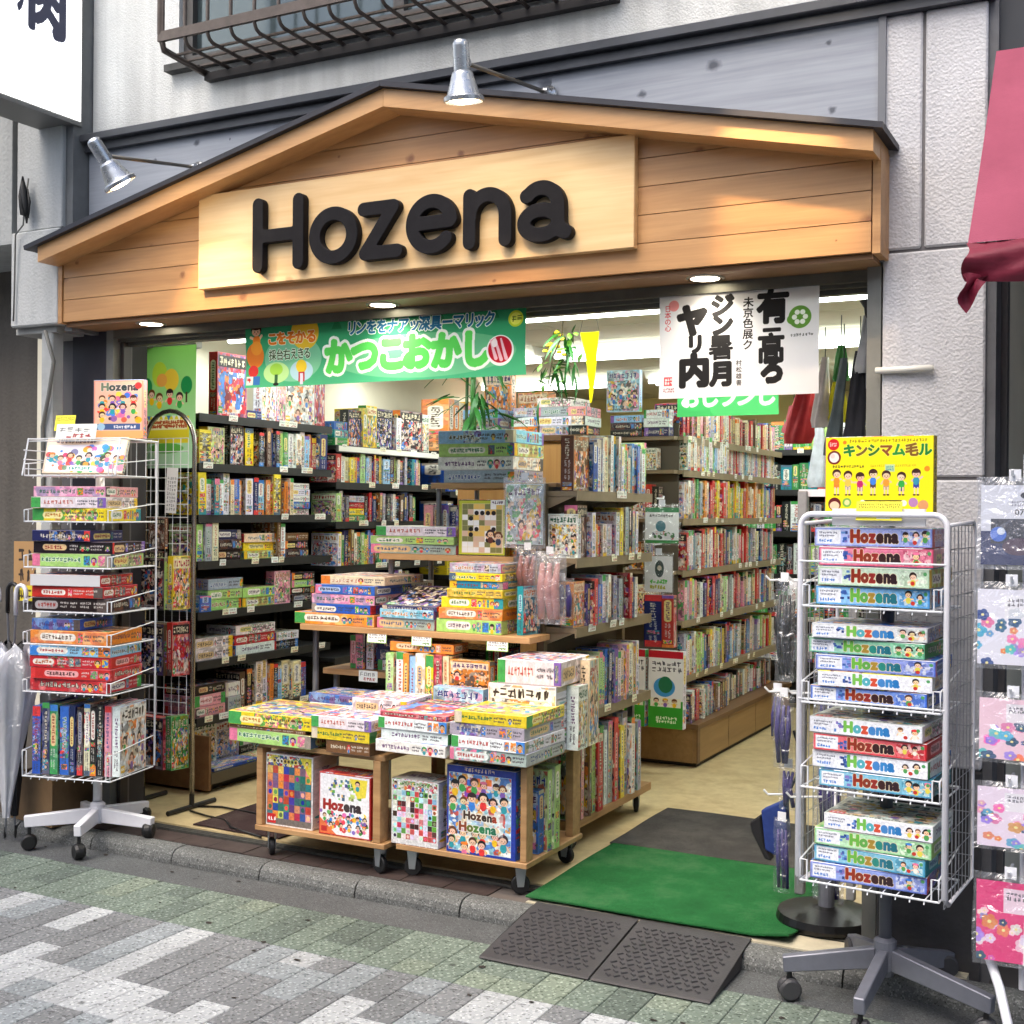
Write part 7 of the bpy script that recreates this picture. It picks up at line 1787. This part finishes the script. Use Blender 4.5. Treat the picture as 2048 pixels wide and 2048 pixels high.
# ------------------------------------------------------------------ artificial plants
LEAF = pm("leaf_green", (.13, .38, .13), .45, var=.3, scale=20); LEAFL = pm("leaf_light", (.35, .55, .15), .45, var=.3, scale=20)
def leaf_mesh(ln, w, droop):
    vs_, fs_ = [], []
    for i in range(5):
        u = i / 4; hw_ = w * math.sin(math.pi * min(.97, u * .92 + .06)); z = -droop * u * u
        vs_ += [(u * ln, -hw_, z), (u * ln, 0, z + w * .25), (u * ln, hw_, z)]
    for i in range(4):
        b = i * 3; fs_ += [(b, b + 1, b + 4, b + 3), (b + 1, b + 2, b + 5, b + 4)]
    me = bpy.data.meshes.new("leaf"); me.from_pydata(vs_, [], fs_); me.polygons.foreach_set("use_smooth", [True] * len(fs_)); return me
LMS = []
for m__ in (LEAF, LEAFL):
    for ln, w, d in ((.15, .013, .05), (.12, .011, .02), (.17, .014, .09)):
        me = leaf_mesh(ln, w, d); me.materials.append(m__); LMS.append(me)
LROUND = leaf_mesh(.06, .022, .012); LROUND.materials.append(LEAFL)
def leaf(parent, p, az, el, me, s=1.0):
    o = bpy.data.objects.new("leaf", me); COL.objects.link(o); o.parent = parent; o.location = p; o.rotation_euler = (random.uniform(-.4, .4), -el, az); o.scale = (s, s, s)
random.seed(91)
pt_ = thing("bamboo_plant", "artificial bamboo with long drooping leaves behind the display tables", "plant", (-3.20, 5.70, 1.62))
MB().tube([(0, 0, 0), (.004, 0, .25), (-.004, 0, .5), (.0, 0, .72)], [.016, .0155, .015, .013], 10).build("stem", pm("bamboo_green", (.22, .46, .18), .4, var=.2, scale=8), pt_, smooth=True)
MB().tube([(-.05, .02, 0), (-.055, .02, .3), (-.05, .02, .66)], .009, 8).build("stem", pm("bamboo_dark", (.16, .30, .13), .5), pt_, smooth=True)
for q in range(46):
    z = random.choice((.28, .36, .45, .56, .66)); az = random.uniform(-2.6, 2.6) - .8
    r0 = random.uniform(.02, .16); leaf(pt_, (r0 * math.cos(az), r0 * math.sin(az) * .6, z + random.uniform(-.03, .03) + r0 * .25), az + random.uniform(-.5, .5), random.uniform(-.9, .15), LMS[random.randrange(3)], random.uniform(.8, 1.25))
for q in range(6):
    az = q * 1.05; z = (.28, .36, .45, .56, .66, .5)[q]; MB().tube([(0, 0, z - .04), (.08 * math.cos(az), .05 * math.sin(az), z + .02), (.16 * math.cos(az), .10 * math.sin(az), z + .04)], .003, 5).build("twig", LEAF, pt_)
iv = thing("hanging_vine", "artificial leafy vine with yellow blossoms hanging from the shop ceiling", "plant", (-2.62, 5.45, 2.30))
MB().tube([(.06, 0, .18), (.05, 0, .05), (.0, 0, -.06), (-.02, 0, -.18), (.05, .0, -.25), (.12, 0, -.26)], .004, 6).build("stem", pm("vine_stem", (.25, .2, .1), .6), iv)
for q in range(60):
    v = random.random(); p = Vector((.05, 0, .08)).lerp(Vector((-.02, 0, -.22)), v) + Vector((random.uniform(-.07, .11), random.uniform(-.06, .06), random.uniform(-.05, .04)))
    leaf(iv, p, random.uniform(0, 6.28), random.uniform(-1.2, .5), LMS[random.randrange(3)] if q % 3 else LROUND, random.uniform(.5, .9))
fl_ = MB()
for q in range(12):
    c = (random.uniform(-.06, .06), random.uniform(-.05, .05), random.uniform(-.05, .10)); fl_.lathe([(.002, -.008), (.014, -.004), (.012, .006), (.002, .010)], 8, c=c)
fo = fl_.build("blossoms", pm("blossom_yellow", (.90, .80, .12), .6), iv)
# cables on the step
for pts, lb in (([(-3.98, 4.42, .082), (-3.85, 4.38, .084), (-3.72, 4.36, .084), (-3.60, 4.26, .088), (-3.40, 4.22, .082)], "black flex lying across the cream floor beside the brown mat"), ([(-4.02, 4.50, .082), (-3.9, 4.55, .082), (-3.6, 4.50, .09), (-3.3, 4.52, .082)], "second black flex further inside on the cream floor")):
    c = MB().tube(pts, .005, 6).build("cable", BLKP, None, smooth=True); tag(c, lb, "cable")

# dry leaf bits and flecks trodden on the paving
random.seed(77)
m_ = MB()
for _ in range(46):
    x, y = random.uniform(-4.4, -.9), random.uniform(2.75, 3.92); s = random.uniform(.004, .011); a = random.uniform(0, 6.28); z = .0012 if y < 3.745 else .0006
    n = 6; b0 = len(m_.v)
    for i in range(n):
        t_ = a + i * 6.283 / n; q = s * random.uniform(.5, 1.2); m_.v.append((x + q * math.cos(t_) * 1.5, y + q * math.sin(t_), z + random.uniform(0, .003)))
    m_.v.append((x, y, z + .003))
    for i in range(n): m_.f.append((b0 + i, b0 + (i + 1) % n, b0 + n))
o = m_.build("leaf_litter", pm("litter_brown", (.16, .14, .12), .9), None); tag(o, "dark dry leaf bits scattered on the paving", "litter", kind="stuff")
